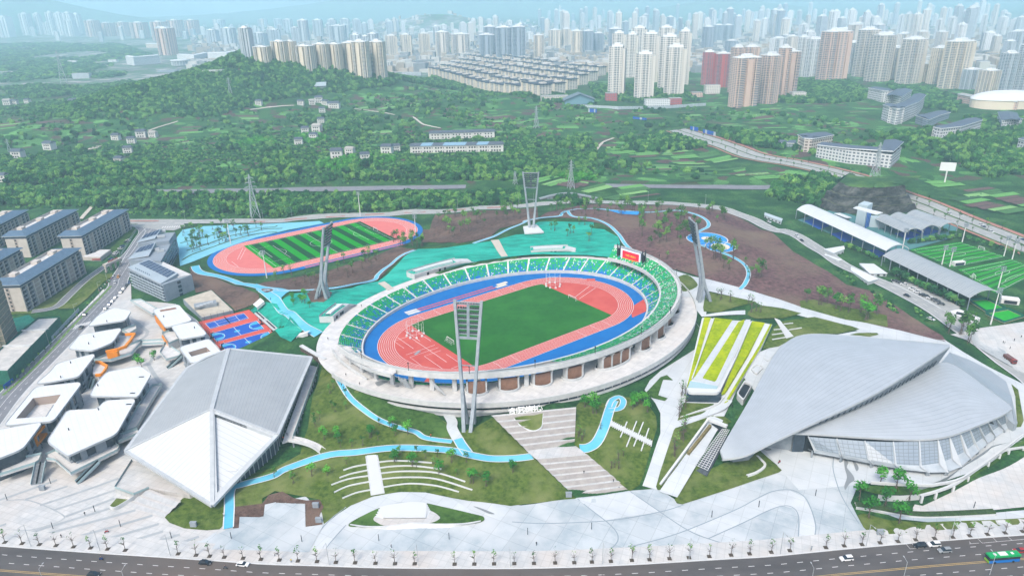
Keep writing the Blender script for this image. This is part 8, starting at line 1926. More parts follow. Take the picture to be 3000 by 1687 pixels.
BRI=[crown_mesh(60+k,3.6,3.4,170,.8,6,.5,LEAFB) for k in range(3)]
def wood_points(reg,poly,spacing,lift,seed,excl=()):
 r=random.Random(seed);P=[gnd(reg,x,y) if not isinstance(x,str) else gnd(x,*y) for x,y in poly];xs=[p.x for p in P];ys=[p.y for p in P];out=[]
 area=abs(sum(P[i].x*P[(i+1)%len(P)].y-P[(i+1)%len(P)].x*P[i].y for i in range(len(P))))/2;n=int(area/spacing**2)
 Q=[(p.x,p.y) for p in P];k=0;tries=0;cand=[]
 while len(cand)<n and tries<n*12:
  tries += 1;x,y=r.uniform(min(xs),max(xs)),r.uniform(min(ys),max(ys));ins=False;j=len(Q)-1
  for i in range(len(Q)):
   if (Q[i][1]>y) != (Q[j][1]>y) and x<(Q[j][0]-Q[i][0])*(y-Q[i][1])/(Q[j][1]-Q[i][1])+Q[i][0]:ins=not ins
   j=i
  if ins:cand.append((x,y))
 if not cand:return []
 z=HA(np.array([c[0] for c in cand]),np.array([c[1] for c in cand]));return [(x,y,float(q)+lift) for (x,y),q in zip(cand,z)]
KEEP=[]
def clear_of(pts,L,d):
 A=np.array([(p.x,p.y) for p in L]);out=[]
 for p in pts:
  if np.min((A[:,0]-p[0])**2+(A[:,1]-p[1])**2)>d*d:out.append(p)
 return out
HOUSES=[o.location for o in bpy.data.objects if o.name.startswith(('farmhouse','school_block','barn','apartment_block','shop_block'))]
def wood(polys,spacing,lift,seed):
 pts=[]
 for k,(reg,poly) in enumerate(polys):pts += wood_points(reg,poly,spacing,lift,seed+k)
 pts=clear_of(pts,HOUSES,13);pts=clear_of(pts,HWY,20);return clear_of(pts,BR,10)
hillw=wood([('F',[(215,222),(330,206),(480,200),(600,180),(660,163),(730,150),(800,160),(900,186),(1000,205),(980,218),(900,228),(800,240),(690,252),(600,272),(520,300),(400,292),(290,272)])],5.4,2.6,100)
_r=random.Random(77);_ex=[]
for hx,hy,sx,sy,h in HILLS[:3]+HILLS[4:5]:
 for k in range(int(sx*sy*4/36)):
  a_,b_=_r.uniform(-1.15,1.15),_r.uniform(-.15,1.2)
  if a_*a_+b_*b_<1.3:_ex.append((hx+a_*sx,hy+b_*sy))
_z=HA(np.array([p[0] for p in _ex]),np.array([p[1] for p in _ex]));hillw += [(p[0],p[1],float(q)+2.6) for p,q in zip(_ex,_z)]
scatter('hill_wood',hillw,WOOD,.9,1.5,'dense mixed wood covering the hill behind the farmhouses','wood')
belt=wood([('F',[(0,478),(200,478),(420,492),(640,492),(900,496),(1080,492),(1310,488),(1320,512),(1200,522),(1000,528),(800,540),(650,545),(500,535),(330,525),(200,520),(0,518)]),('F',[(1400,500),(1500,505),(1480,520),(1390,515)]),('F',[(1960,455),(2080,445),(2130,470),(2060,520),(1930,500)])],4.8,2.4,200)
scatter('belt_wood',belt,WOOD,.75,1.3,'thick belt of trees between the back road and the railway','wood')
slope=wood([('F',[(0,400),(80,396),(140,410),(280,392),(420,425),(540,400),(560,340),(640,350),(730,380),(740,425),(860,445),(900,400),(1020,395),(1100,425),(1280,400),(1400,365),(1480,345),(1500,395),(1480,440),(1330,452),(1100,455),(900,455),(640,462),(300,470),(0,468)]),('F',[(720,300),(880,290),(1010,330),(1040,370),(960,350),(800,330)]),('F',[(0,285),(120,260),(220,250),(330,300),(260,300),(120,300)]),('F',[(0,225),(90,215),(230,225),(280,260),(180,240),(60,250)])],5.6,2.4,300)
slope=[p for p in slope if vnoise(np.array([p[0]/45]),np.array([p[1]/45]),8)[0]>.3]
scatter('slope_wood',slope,WOOD,.75,1.35,'wooded farmland slopes above the railway','wood')
east=wood([('F',[(1990,205),(2080,190),(2170,225),(2190,250),(2100,262),(1990,262),(1900,250)]),('F',[(2230,215),(2330,225),(2420,252),(2400,285),(2330,275),(2260,240)]),('F',[(2310,335),(2420,330),(2500,345),(2576,330),(2576,440),(2480,450),(2420,420),(2330,400),(2260,370),(2180,345)]),('F',[(1800,330),(1960,345),(2080,375),(1990,380),(1840,365)]),('F',[(1560,350),(1700,345),(1790,370),(1690,385),(1580,380)]),('F',[(1050,205),(1100,195),(1200,205),(1330,235),(1450,250),(1380,262),(1200,235),(1080,218)]),('F',[(1480,215),(1720,235),(1760,255),(1640,262),(1500,250)]),('F',[(2420,300),(2576,300),(2576,330),(2440,330)])],5.6,2.4,400)
scatter('town_wood',east,WOOD,.8,1.35,'dark woods around the schools and below the towers','wood')
BIGW=[crown_mesh(230+k,9,5,150,1.9,9,.6) for k in range(3)]
farw=wood([('F',[(0,112),(150,108),(300,112),(420,150),(450,176),(330,196),(100,200),(0,210)]),('F',[(560,150),(640,150),(620,165),(540,175)]),('F',[(1900,150),(2060,150),(2100,175),(1960,180)])],17,2.5,450)
farw=[p for p in farw if vnoise(np.array([p[0]/180]),np.array([p[1]/180]),12)[0]>.36]
farw=clear_of(farw,[o.location for o in bpy.data.objects if o.name.startswith(('apartment_tower','institute','round_hall','far_tower'))],28)
scatter('valley_wood',farw,BIGW,.7,1.3,'hazy woods filling the valley at the far left','wood')
sh=wood([('F',[(0,240),(400,300),(900,230),(1100,215),(1500,250),(1500,300),(1400,360),(1000,390),(600,340),(300,390),(0,390)]),('F',[(1400,270),(1800,270),(2100,300),(2300,360),(2150,400),(1900,400),(1700,420),(1500,450),(1480,380)]),('F',[(900,60+190),(1300,300),(1600,420),(2000,440),(1900,460),(1450,455),(1300,480)])],13,.9,500)
sh=[p for i,p in enumerate(sh) if i % 4 and vnoise(np.array([p[0]/60]),np.array([p[1]/60]),7)[0]>.38]
scatter('field_shrubs',sh,BUSH+WOOD[:2],.7,1.5,'shrubs and small trees dotted over the farmland','shrubs')
under=wood([('F',[(0,500),(640,500),(1300,480),(1330,510),(640,552),(0,524)]),('F',[(0,395),(700,330),(1480,345),(1480,445),(640,470),(0,478)])],5.5,.5,600)
scatter('undergrowth',under,BUSH,.7,1.3,'bushy undergrowth beneath the woods','undergrowth')
br=wood([('F',[(560,350),(620,340),(690,350),(700,375),(640,380),(580,375)]),('F',[(790,415),(860,398),(960,395),(1010,405),(900,425),(830,430)]),('F',[(1400,440),(1480,432),(1500,450),(1440,465)]),('F',[(740,345),(800,338),(830,350),(770,362)])],4.6,1.6,700)
scatter('bright_thicket',br,BRI,.7,1.2,'bright green thickets on the farmland slope','thicket')
edge=wood([('B4',[(350,900),(620,1090),(900,1290),(1000,1400),(960,1400),(820,1260),(560,1080),(340,930)]),('C4',[(1100,60),(1300,200),(1400,330),(1480,400),(1330,300),(1180,180)]),('C4',[(1500,240),(1640,330),(1700,400),(1600,360)])],2.6,.6,800)
scatter('verge_scrub',edge,BUSH,.4,.9,'scrubby grass and bushes along the edge of the soil slope','scrub')
# single trees
def trunk_mesh(h,seed,r0=.16,stakes=True,br=4):
 r=random.Random(seed);mb=MB().tube([(0,0,-.3),(.06,.03,h*.5),(.1,-.04,h)],[r0,r0*.75,r0*.4],5)
 for k in range(br):
  t=r.uniform(0,2*PI);z=h*r.uniform(.5,.85);l=h*r.uniform(.25,.42);mb.tube([(0.05,0,z),(math.cos(t)*l*.5,math.sin(t)*l*.5,z+l*.45),(math.cos(t)*l,math.sin(t)*l,z+l*.8)],[r0*.5,r0*.35,r0*.15],4)
 if stakes:
  for k in range(3):t=2*PI*k/3;mb.bar((math.cos(t)*1.1,math.sin(t)*1.1,-.2),(0,0,h*.42),.09)
 return mb.mesh('trunk',[BARK])
YT=[(trunk_mesh(4.4,k),crown_mesh(100+k,1.9,1.9,70,.42,5,.35,LEAFP,False),4.9) for k in range(5)]
TT=[(trunk_mesh(6.2,10+k,.2),crown_mesh(120+k,2.5,2.8,120,.5,6,.4,LEAFP,False),6.6) for k in range(3)]
BT=[(trunk_mesh(5.0,20+k,.24),crown_mesh(140+k,3.0,3.0,190,.55,7,.4,LEAFB,False),6.2) for k in range(3)]
BARE=[(trunk_mesh(4.6,30+k,.17,True,9),crown_mesh(160+k,1.5,1.7,16,.3,4,.6,LEAFP,False),5.0) for k in range(3)]
STR=[(trunk_mesh(4.2,40+k,.14,False,9),crown_mesh(180+k,1.2,1.6,34,.3,5,.5,LEAFP,False),5.2) for k in range(4)]+[(trunk_mesh(4.2,50+k,.14,False,9),crown_mesh(190+k,1.1,1.5,6,.28,4,.6,LEAFP,False),5.2) for k in range(2)]
def tree(name,kinds,p,s,label,group,k=None):
 t,c,z=kinds[random.randrange(len(kinds)) if k is None else k];o=empty(name,p,random.uniform(0,6.28),label,'tree',group)
 mesh_obj('trunk',t,o,(0,0,0),0,s);mesh_obj('crown',c,o,(0,0,z*s),0,s);return o
def grove(reg,poly,n,kinds,label,group,name='park_tree',smin=1.0,smax=1.6,seed=0):
 r=random.Random(seed);k=0;tries=0;Q=poly
 while k<n and tries<n*30:
  tries += 1;x,y=r.uniform(min(p[0] for p in Q),max(p[0] for p in Q)),r.uniform(min(p[1] for p in Q),max(p[1] for p in Q));ins=False;j=len(Q)-1
  for i in range(len(Q)):
   if (Q[i][1]>y) != (Q[j][1]>y) and x<(Q[j][0]-Q[i][0])*(y-Q[i][1])/(Q[j][1]-Q[i][1]+1e-9)+Q[i][0]:ins=not ins
   j=i
  if not ins:continue
  p=gnd(reg,x,y);
  if math.hypot(p.x-T2X,p.y-T2Y)<50:continue
  tree(name,kinds,p+Vector((0,0,.1)),r.uniform(smin,smax),label,group);k += 1
grove('B3',[(1050,780),(1300,700),(1700,760),(1800,900),(1650,1000),(1450,1180),(1300,1120),(1180,980)],46,YT+TT,'young staked tree on the purple brown slope below the hill path','slope trees right of the netted bank',seed=1)
grove('B3',[(250,700),(500,640),(1000,640),(1300,660),(1500,690),(1250,740),(900,770),(700,760),(400,740)],44,YT+TT,'young staked tree along the ridge path behind the far tower','ridge trees',seed=2)
grove('B3',[(1550,690),(1900,690),(2050,760),(1950,830),(1850,740)],14,YT,'small tree beside the far loop of the hill path','far loop trees',seed=3)
grove('B3',[(1800,1050),(2100,1060),(2300,1180),(2400,1350),(2250,1400),(2050,1300),(1900,1180)],18,YT+TT,'staked tree near the round play spots','play spot trees',seed=4)
grove('B2',[(1700,760),(2000,720),(2540,690),(2540,780),(2200,850),(1900,960),(1750,960)],34,YT+TT,'young tree on the brown slope beyond the second track bend','trees beyond the second track bend',seed=5)
grove('B2',[(1280,980),(1500,960),(1640,1000),(1560,1040),(1350,1050)],22,YT,'slim tree in the row beside the second track bend','row beside the track bend',seed=6)
grove('B2',[(0,1330),(600,1260),(1000,1130),(1250,1060),(1300,1100),(1100,1250),(700,1400),(200,1420)],26,YT+BARE,'young tree on the brown slope between the two tracks','trees between the two tracks',seed=7)
grove('B1',[(1720,900),(2000,850),(2500,830),(2560,880),(2300,960),(2000,1050),(1760,1150)],40,YT,'small tree in the pale blue parking terraces','parking terrace trees',seed=8)
grove('B3',[(260,830),(750,830),(950,980),(930,1060),(700,1000),(350,900)],9,YT,'small tree planted through the teal netting behind the far stand','trees in the far netting',seed=9)
grove('C2',[(260,180),(480,140),(560,240),(500,330),(380,330)],9,BT,'small tree planted through the teal netting by the courts','trees in the near netting',seed=10,smin=.5,smax=.8)
grove('D2',[(560,180),(1200,20),(1700,130),(1300,220),(800,260)],16,YT+BT,'young tree on the dark lawn below the promenade','promenade lawn trees',seed=11,smin=.6,smax=.95)
grove('C2',[(620,950),(800,1050),(1000,1250),(1000,1400),(520,1400)],10,YT,'young tree on the lawn beside the gymnasium terrace','gymnasium lawn trees',seed=12,smin=.6,smax=.9)
grove('D2',[(0,580),(400,430),(1000,330),(1500,290),(2000,380),(2500,400),(2500,650),(2000,600),(1100,330),(500,600)],24,YT+BT,'young tree on the front lawn below the blue path','front lawn trees',seed=13,smin=.6,smax=.95)
grove('D3',[(650,20),(850,60),(700,200),(600,200)],6,BARE,'bare staked tree left of the curving blue path','trees left of the curving path',seed=14,smin=.7,smax=1)
grove('C3',[(640,1170),(820,1180),(820,1280),(700,1280)],6,BT,'leafy young tree at the head of the broad stairway','stair head trees',seed=15,smin=.6,smax=.9)
grove('C3',[(1080,1130),(1250,1160),(1300,1280),(1150,1260)],8,BT,'leafy young tree beside the blue loop','blue loop trees',seed=16,smin=.6,smax=.9)
grove('D3',[(850,330),(1150,300),(1100,480),(950,470)],5,BARE,'bare staked tree on the lawn right of the stairway','trees right of the stairway',seed=17,smin=.7,smax=1)
grove('C4',[(450,220),(700,180),(1000,270),(1250,330),(1250,420),(900,360)],12,TT+BT,'leafy tree on the grassy strip beside the white walkway','walkway trees',seed=18)
grove('C4',[(1750,440),(2050,450),(2180,600),(2150,640),(1900,560)],9,TT,'tree along the edge of the square above the hall tip','square edge trees',seed=19)
grove('C3',[(1830,130),(2250,210),(2400,250),(2500,330),(2100,300)],8,BARE,'bare tree by the white walkway near the screen end tower','walkway bare trees',seed=20)
grove('C3',[(1560,1130),(1650,1000),(1650,1300),(1560,1420)],6,BARE,'bare tree beside the wedge building front','wedge front trees',seed=21)
grove('D3',[(1500,100),(1700,60),(1560,300),(1450,400)],6,BARE,'bare tree on the narrow lawn by the sunken ramp','ramp lawn trees',seed=22)
for i,(x,y,s) in enumerate(((1215,590,1.0),(1365,640,1.25),(1020,730,1.1),(1265,790,1.1),(1490,740,1.05),(1105,905,1.15),(1395,955,1.25))):
 tree('plaza_tree',BT,gnd('D4',x,y)+Vector((0,0,.3)),s,'fresh green tree in the crescent planting by the swimming hall, '+('back left','tall back right','leftmost','middle front','right edge','lower left','lowest')[i]+' one','plaza trees')
for i,(x,y) in enumerate(((1300,800),(1340,830),(1460,770))):tree('court_tree',BT,at('C1',x,y,GL),.85,('left','middle','right')[i]+' round green tree among the white shop buildings','shop court trees')
PITM=mat('tree_pit',C(84,76,68),1)
SX=[('D1',x,y) for x,y in ((50,1137),(212,1148),(375,1158),(532,1168),(697,1179),(858,1190),(1018,1200),(1185,1212),(1683,1245),(1852,1258),(1980,1267),(2118,1276),(2295,1287),(2463,1296))]+[('D2',x,y) for x,y in ((222,1304),(398,1311),(577,1318),(755,1325),(936,1330),(1128,1334),(1312,1338),(1498,1340),(1874,1342),(2060,1342),(2246,1340))]+[('D3',x,y) for x,y in ((22,1337),(207,1335),(407,1331),(587,1328),(753,1323),(932,1316),(1130,1307),(1296,1300),(1485,1291),(1668,1281),(1860,1270),(2065,1257),(2240,1245))]+[('D4',x,y) for x,y in ((190,1230),(365,1215),(704,1186),(877,1170),(1045,1157),(1216,1142),(1385,1128),(1552,1113),(1730,1100),(1900,1088),(2060,1074),(2228,1062),(2395,1048),(2560,1035))]
for i,(reg,x,y) in enumerate(SX):
 p=gnd(reg,x,y);o=tree('street_tree',STR,p+Vector((0,0,.35)),random.uniform(.9,1.15),'thin young street tree in a square soil pit on the front pavement','front pavement trees',(0,4,1,5,4,2,0,3)[i % 8])
 q=MB().box((0,0,.05),(1.5,1.5,.16)).build('tree_pit',PITM,o);q.rotation_euler=(0,0,-o.rotation_euler.z)
for k in range(14):tree('row_tree',[(trunk_mesh(2.2,77,.2,False),crown_mesh(210+k%3,3.2,2.7,190,.6,7,.5,LEAFW),3.4)] if k==0 else ROW,at('E7',95+k*32,495+k*15,.3),random.uniform(.9,1.25),'round dark tree in the row between car park and grey barrel roof','car park row') if k else globals().__setitem__('ROW',[(trunk_mesh(2.2,77+j,.2,False),crown_mesh(210+j,3.2,2.7,190,.6,7,.5,LEAFW),3.4) for j in range(3)])
for k in range(12):tree('row_tree',ROW,at('E7',215+k*23,318-k*2.5,.3),random.uniform(.7,1.0),'round dark tree in the hedge row behind the far small pitch','hedge row by the pitch')
for k in range(18):tree('row_tree',ROW,at('E7',400+k*28,245+k*8.5,.3),random.uniform(.6,.9),'round dark tree in the hedge row beside the highway','hedge row by the highway')
for k in range(8):tree('row_tree',ROW,at('B4',890+k*42,1045+k*17,.3),random.uniform(.6,.9),'bushy tree in the row under the long white barrel roof','row under the white barrel roof')
for j,d_ in enumerate((-13.5,0,14)):
 L=offset(HWY,d_);n=len(L)
 for k in range(26):
  p=L[int((k+.5)/26*(n-1))];tree('verge_tree',YT,Vector((p.x,p.y,H(p.x,p.y)+.6)),random.uniform(.6,1.0),('small tree on the outer verge of the highway','small tree on the highway median','small tree on the inner verge of the highway')[j],('outer verge trees','median trees','inner verge trees')[j])
for k in range(20):
 f=k/19;p=at('C1',80+f*960,1060-f*1010,GL);tree('kerb_tree',YT,p,.62,'small kerbside tree along the side street hoarding','side street trees')
 # vehicles
TYRE=mat('tyre',C(34,34,36),.9);CGL=mat('car_glass',C(44,54,64),.1,spec=.7)
def car_parts(paint,L=4.6,W2=1.82,suv=False):
 h1=.78 if not suv else .92;h2=1.46 if not suv else 1.72;w=W2/2
 prof=[(-L/2,.35),(-L/2,.72),(-L*.46,h1),(-L*.2,h1+.03),(L*.22,h1+.05),(L*.44,h1-.06),(L/2,.62),(L/2,.35)]
 rows=[[(x,y*(1 if z<h1-.02 else .94),z) for x,z in prof] for y in (-w,-w*.96,w*.96,w)]
 b=MB();b.loft(rows);n=len(prof);b.add(rows[0],[tuple(range(n))]);b.add(rows[-1],[tuple(range(n-1,-1,-1))]);b.box((0,0,.4),(L*.96,W2*.94,.2))
 cab=MB();lo=[(-L*.43,h1),(L*.24,h1+.04)];hi=[(-L*.3,h2),(L*.06,h2)] if not suv else [(-L*.42,h2-.05),(L*.05,h2)]
 q=[(lo[0][0],-w*.92,lo[0][1]),(lo[1][0],-w*.92,lo[1][1]),(lo[1][0],w*.92,lo[1][1]),(lo[0][0],w*.92,lo[0][1])];r=[(hi[0][0],-w*.74,hi[0][1]),(hi[1][0],-w*.74,hi[1][1]),(hi[1][0],w*.74,hi[1][1]),(hi[0][0],w*.74,hi[0][1])]
 cab.loft([q+q[:1],r+r[:1]])
 roof=MB().loft([[(hi[0][0]-.06,-w*.76,hi[0][1]-.02),(hi[1][0]+.1,-w*.76,hi[1][1]-.02)],[(hi[0][0],-w*.6,h2+.06),(hi[1][0],-w*.6,h2+.06)],[(hi[0][0],w*.6,h2+.06),(hi[1][0],w*.6,h2+.06)],[(hi[0][0]-.06,w*.76,hi[0][1]-.02),(hi[1][0]+.1,w*.76,hi[1][1]-.02)]])
 whl=MB().tube([(0,-.12,0),(0,.12,0)],.34,12)
 return dict(body=b.mesh('car_body',[paint]),cab=cab.mesh('car_glass',[CGL]),roof=roof.mesh('car_roof',[paint]),wheel=whl.mesh('car_wheel',[TYRE]),lamp=MB().box((0,0,0),(.1,.42,.16)).mesh('car_lamp',[LINE]),w=w,L=L)
PAINT={k:mat('paint_'+k,c,.25,spec=.6) for k,c in dict(white=C(238,240,242),black=C(34,36,42),silver=C(150,156,160),blue=C(40,70,130),red=C(170,40,40),orange=C(226,150,40),grey=C(96,100,106),brown=C(120,70,52)).items()}
CARS={}
def car(paint,p,rz,lab,suv=False,L=4.6):
 key=(paint,suv)
 if key not in CARS:CARS[key]=car_parts(PAINT[paint],4.7 if suv else 4.6,1.9 if suv else 1.82,suv)
 c=CARS[key];o=empty('parked_car' if 'park' in lab else 'car',p,rz,lab,'car');s=1.0
 mesh_obj('body',c['body'],o,(0,0,0));mesh_obj('window_band',c['cab'],o,(0,0,0));mesh_obj('roof',c['roof'],o,(0,0,0))
 for x in (-1,1):
  for y in (-1,1):mesh_obj('wheel',c['wheel'],o,(x*c['L']*.31,y*(c['w']-.1),.34))
 for y in (-1,1):mesh_obj('headlight',c['lamp'],o,(c['L']/2,y*c['w']*.7,.66))
 return o
def along(L,p):
 i=min(range(len(L)-1),key=lambda k:(L[k]-p).length);d=L[i+1]-L[i];return math.atan2(d.y,d.x)
def scar(reg,x,y,paint,lab,flip=False,suv=False,line=None):
 p=gnd(reg,x,y);rz=along(line or UP,p)+(PI if flip else 0);car(paint,p+Vector((0,0,.26)),rz,lab,suv)
scar('D1',1940,1335,'black','black saloon on the front road below the gymnasium lawn');scar('D1',2293,1352,'white','white saloon on the front road ahead of a scooter')
scar('D1',890,1445,'black','black car with blue lit screen cut by the bottom edge');scar('D4',897,1298,'white','white hatchback driving on the front road at the right',True,True)
scar('D4',1588,1175,'black','black off-roader in the kerbside bay',True,True);scar('D4',1722,1165,'white','white off-roader in the kerbside bay beside the black one',True,True);scar('D4',1822,1222,'silver','silver hatchback passing the kerbside bays',True,True)
scar('D4',2530,1222,'red','red three wheeler cart behind the green bus',True)
p=gnd('D4',2362,1308);rz=along(UP,p)+PI;bus=empty('bus',p+Vector((0,0,.26)),rz,'city bus with green roof and blue sides on the front road','bus')
BG=mat('bus_green',C(10,168,92),.35);BB=mat('bus_blue',C(20,120,206),.35);BY=mat('bus_lime',C(150,206,60),.4)
MB().box((0,0,.95),(11.6,2.5,1.2)).build('lower_body',BB,bus);MB().box((0,0,2.1),(11.5,2.46,1.15)).build('window_band',CGL,bus);MB().box((0,0,2.95),(11.7,2.52,.6)).build('roof',BG,bus);MB().box((.4,0,3.35),(3.0,1.7,.25)).build('roof_unit',LINE,bus);MB().box((-3.2,0,3.3),(.9,1.0,.16)).build('roof_hatch',LINE,bus);MB().box((3.4,0,3.3),(.9,1.0,.16)).build('roof_hatch',LINE,bus)
MB().box((5.83,0,.85),(.12,2.4,.9)).build('front_bumper',BY,bus);MB().box((5.84,0,2.05),(.1,2.2,1.3)).build('windscreen',CGL,bus);MB().box((-.5,-1.26,.95),(5,.06,.5)).build('side_lettering',LINE,bus)
wm=MB().tube([(0,-.16,0),(0,.16,0)],.48,12).mesh('bus_wheel',[TYRE])
for x in (-3.4,3.6):
 for y in (-1,1):mesh_obj('wheel',wm,bus,(x,y*1.14,.48))
for y in (-1,1):MB().bar((5.9,y*1.2,2.7),(6.3,y*1.5,2.5),.12).build('mirror',TYRE,bus)
p=gnd('C4',2440,775);tr=empty('tipper_truck',p+Vector((0,0,.3)),along(BR,p),'brown tipper truck on the road at the right edge','truck')
MB().box((-1.4,0,1.9),(5.6,2.5,1.6)).build('tipper_body',PAINT['brown'],tr);MB().box((2.7,0,1.7),(1.9,2.4,2.2)).build('cab',mat('cab_red',C(150,60,52),.4),tr);MB().box((3.66,0,2.1),(.1,2.1,.9)).build('windscreen',CGL,tr);MB().box((0,0,.8),(7.6,1.2,.4)).build('chassis',TYRE,tr)
for x in (-3,-1.6,2.6):
 for y in (-1,1):mesh_obj('wheel',wm,tr,(x,y*1.05,.5))
for i,(x,y,c,f,s) in enumerate(((1120,1330,'orange',0,True),(1085,1385,'white',0,True),(1220,1385,'blue',1,False),(1195,1412,'black',1,False))):
 scar('B1',x,y,c,('yellow school van','white minivan','blue car','black car')[i]+' on the side street beside the hotel',bool(f),s,LS)
for i,(x,y,c) in enumerate(((1170,90,'white'),(1145,125,'silver'),(1092,175,'white'),(1065,208,'white'),(1035,240,'blue'),(1000,278,'silver'))):scar('C1',x,y,c,ORD[i]+' car parked along the side street going down from the hotel',False,False,LS)
scar('C1',805,335,'black','black car driving above the zebra crossing',False,False,LS);scar('C1',770,458,'black','dark car on the zebra crossing',False,True,LS)
for i,(x,y,c) in enumerate(((1210,985,'white'),(1192,998,'black'),(1155,1040,'blue'),(1135,1062,'white'),(1100,1098,'white'),(1085,1110,'white'),(1075,1128,'silver'),(1045,1160,'blue'))):car(c,gnd('B1',x,y)+Vector((0,0,.1)),2.9,ORD[i]+' car parked in the campus row counted from the top',False)
for i,(x,y,c) in enumerate(((128,540,'black'),(150,548,'black'),(165,555,'black'),(180,562,'white'),(230,590,'white'),(258,607,'white'),(290,625,'black'),(308,632,'black'),(338,645,'white'),(362,655,'black'),(378,664,'grey'),(402,680,'grey'))):car(c,at('E7',x,y,.55),2.6,ORD[i]+' car parked in the row beside the grey barrel roof',i in (4,5))
car('black',at('E7',198,630,.5),-1.1,'black car leaving the car park beside the grey barrel roof');car('white',at('E7',342,770,.4),-1.0,'white car beneath the scrub at the end of the soil slope')
for i,(reg,x,y,c) in enumerate((('B4',170,812,'white'),('B4',430,945,'white'),('B4',480,990,'black'))):scar(reg,x,y,c,('white car at the bend of the back road','white car on the dark back road','black car behind the white one on the back road')[i],False,False,BR)
for i,(x,y,c) in enumerate(((1865,735,'white'),(2170,840,'white'),(2190,858,'grey'),(2265,905,'white'),(2560,980,'blue'),(1180,505,'silver'))):scar('B4',x,y,c,ORD[i]+' car on the highway at the right',i % 2==0,i==0,HWY)
for i,(x,y,c) in enumerate(((2600,830,'white'),(2050,960,'white'),(2480,900,'blue'))):car(c,gnd('B1',x-400,y+10)+Vector((0,0,.5)),1.2,ORD[i]+' car parked on the pale blue terraces')
# people and scooters
def body_mesh(pose):
 me=bpy.data.meshes.new('body');
 J=[(0,0,.95),(0,0,1.15),(0,0,1.42),(0,0,1.52),(0,0,1.68),(.09,0,.9),(.1,.12*pose,.5),(.1,.02-.1*pose,.06),(.1,.14-.1*pose,.03),(-.09,0,.9),(-.1,-.1*pose,.5),(-.1,.02-.22*pose,.06),(-.1,.14-.22*pose,.03),(.2,0,1.4),(.25,-.06*pose,1.12),(.26,.1*pose,.88),(-.2,0,1.4),(-.25,.08*pose,1.12),(-.26,.2*pose,.9)]
 E_=[(0,1),(1,2),(2,3),(3,4),(0,5),(5,6),(6,7),(7,8),(0,9),(9,10),(10,11),(11,12),(2,13),(13,14),(14,15),(2,16),(16,17),(17,18)]
 rad=[.15,.14,.15,.06,.11,.09,.07,.05,.045,.09,.07,.05,.045,.07,.05,.035,.07,.05,.035]
 me.from_pydata(J,E_,[]);o=bpy.data.objects.new('body',me);COL.objects.link(o);md=o.modifiers.new('skin','SKIN')
 for i,v in enumerate(me.skin_vertices[0].data):v.radius=(rad[i],rad[i])
 me.skin_vertices[0].data[0].use_root=True;o.modifiers.new('sub','SUBSURF').levels=1
 bpy.context.view_layer.update();r=bpy.data.meshes.new_from_object(o.evaluated_get(bpy.context.evaluated_depsgraph_get()));bpy.data.objects.remove(o);r.name='person_body';return r
PB=[body_mesh(1.0),body_mesh(.3)]
SKIN=mat('skin',C(206,164,140),.7);HAIR=mat('hair',C(30,26,24),.8)
CLO=[mat('cloth_dark',C(40,42,50),.9),mat('cloth_black',C(26,26,30),.9),mat('cloth_navy',C(44,54,86),.9),mat('cloth_yellow',C(226,200,40),.9),mat('cloth_white',C(220,220,220),.9),mat('cloth_orange',C(230,110,50),.9)]
def clothed(me,top,legs):
 m=me.copy();m.materials.clear();m.materials.append(legs);m.materials.append(top);m.materials.append(SKIN);m.materials.append(HAIR)
 for f in m.polygons:
  c=f.center;f.material_index=1 if c.z>.93 and c.z<1.47 and (c.z>1.0 or abs(c.x)<.18) else (2 if c.z >= 1.47 and (c.y>.02 and c.z<1.68) else (3 if c.z >= 1.5 else (2 if c.z >= 1.47 or abs(c.x)>.2 else 0)))
 return m
VAR={}
def person(p,rz,ci,lab,pose=0,s=1.05):
 k=(ci,pose)
 if k not in VAR:VAR[k]=clothed(PB[pose],CLO[ci],CLO[(1,0,1,0,2,0)[ci]])
 return mesh_obj('person',VAR[k],None,p,rz,s,label=lab,cat='person')
gz=lambda reg,x,y,z:at(reg,x,y,z)
person(gnd('D1',805,880)+Vector((0,0,.3)),.8,1,'person in black walking on the stone plaza before the gymnasium steps');person(gnd('D1',583,1090)+Vector((0,0,.3)),0,0,'person in dark clothes near the street trees on the stone plaza');person(gnd('D1',2115,895)+Vector((0,0,.5)),0,4,'person in white top on the blue path beside the soil bed')
person(gnd('D2',1278,1187)+Vector((0,0,.3)),1.5,1,'person in black striding across the plaza below the oval stage');person(gnd('D2',335,1325)+Vector((0,0,.4)),0,3,'person in a yellow vest on the pavement by the street trees');person(gnd('D2',180,1265)+Vector((0,0,.4)),0,4,'person in pale clothes near the street trees below the stepped paving')
person(gnd('D2',1650,145)+Vector((0,0,.5)),0,5,'person in orange on the upper blue path');person(gnd('D2',1500,258)+Vector((0,0,.5)),0,0,'person in dark clothes on the middle blue path')
person(gnd('D3',230,1165)+Vector((0,0,.4)),0,0,'person in dark clothes on the plaza below the broad stairway')
def on_stairs(x,y,z):return at('D3',x,y,z)
person(on_stairs(678,482,-2.2),0,1,'person in black climbing the lower stairway');person(on_stairs(956,562,-4.1),0,0,'person in dark clothes on the lower stairway near the lawn');person(on_stairs(1010,620,-5.0),0,4,'person in pale clothes at the foot of the stairway')
person(gz('C3',50,1222,7.6),0,1,'person in black beside the white standing letters');person(gz('C3',2078,1200,1.4),0,1,'person in black on the paving beside the curved hall roof',1)
person(gz('C2',850,905,7.6),0,0,'person in dark clothes on the promenade by the ramp');person(gz('C2',978,990,7.6),0,0,'person in dark clothes on the promenade above the dark lawn',1);person(gz('C2',680,565,7.6),0,0,'person on the promenade near the blue path end',1);person(gz('C2',995,255,7.6),0,1,'person in black by the pavilion wall',1);person(gz('C2',140,190,5.4),0,1,'person in black on the wide blue path')
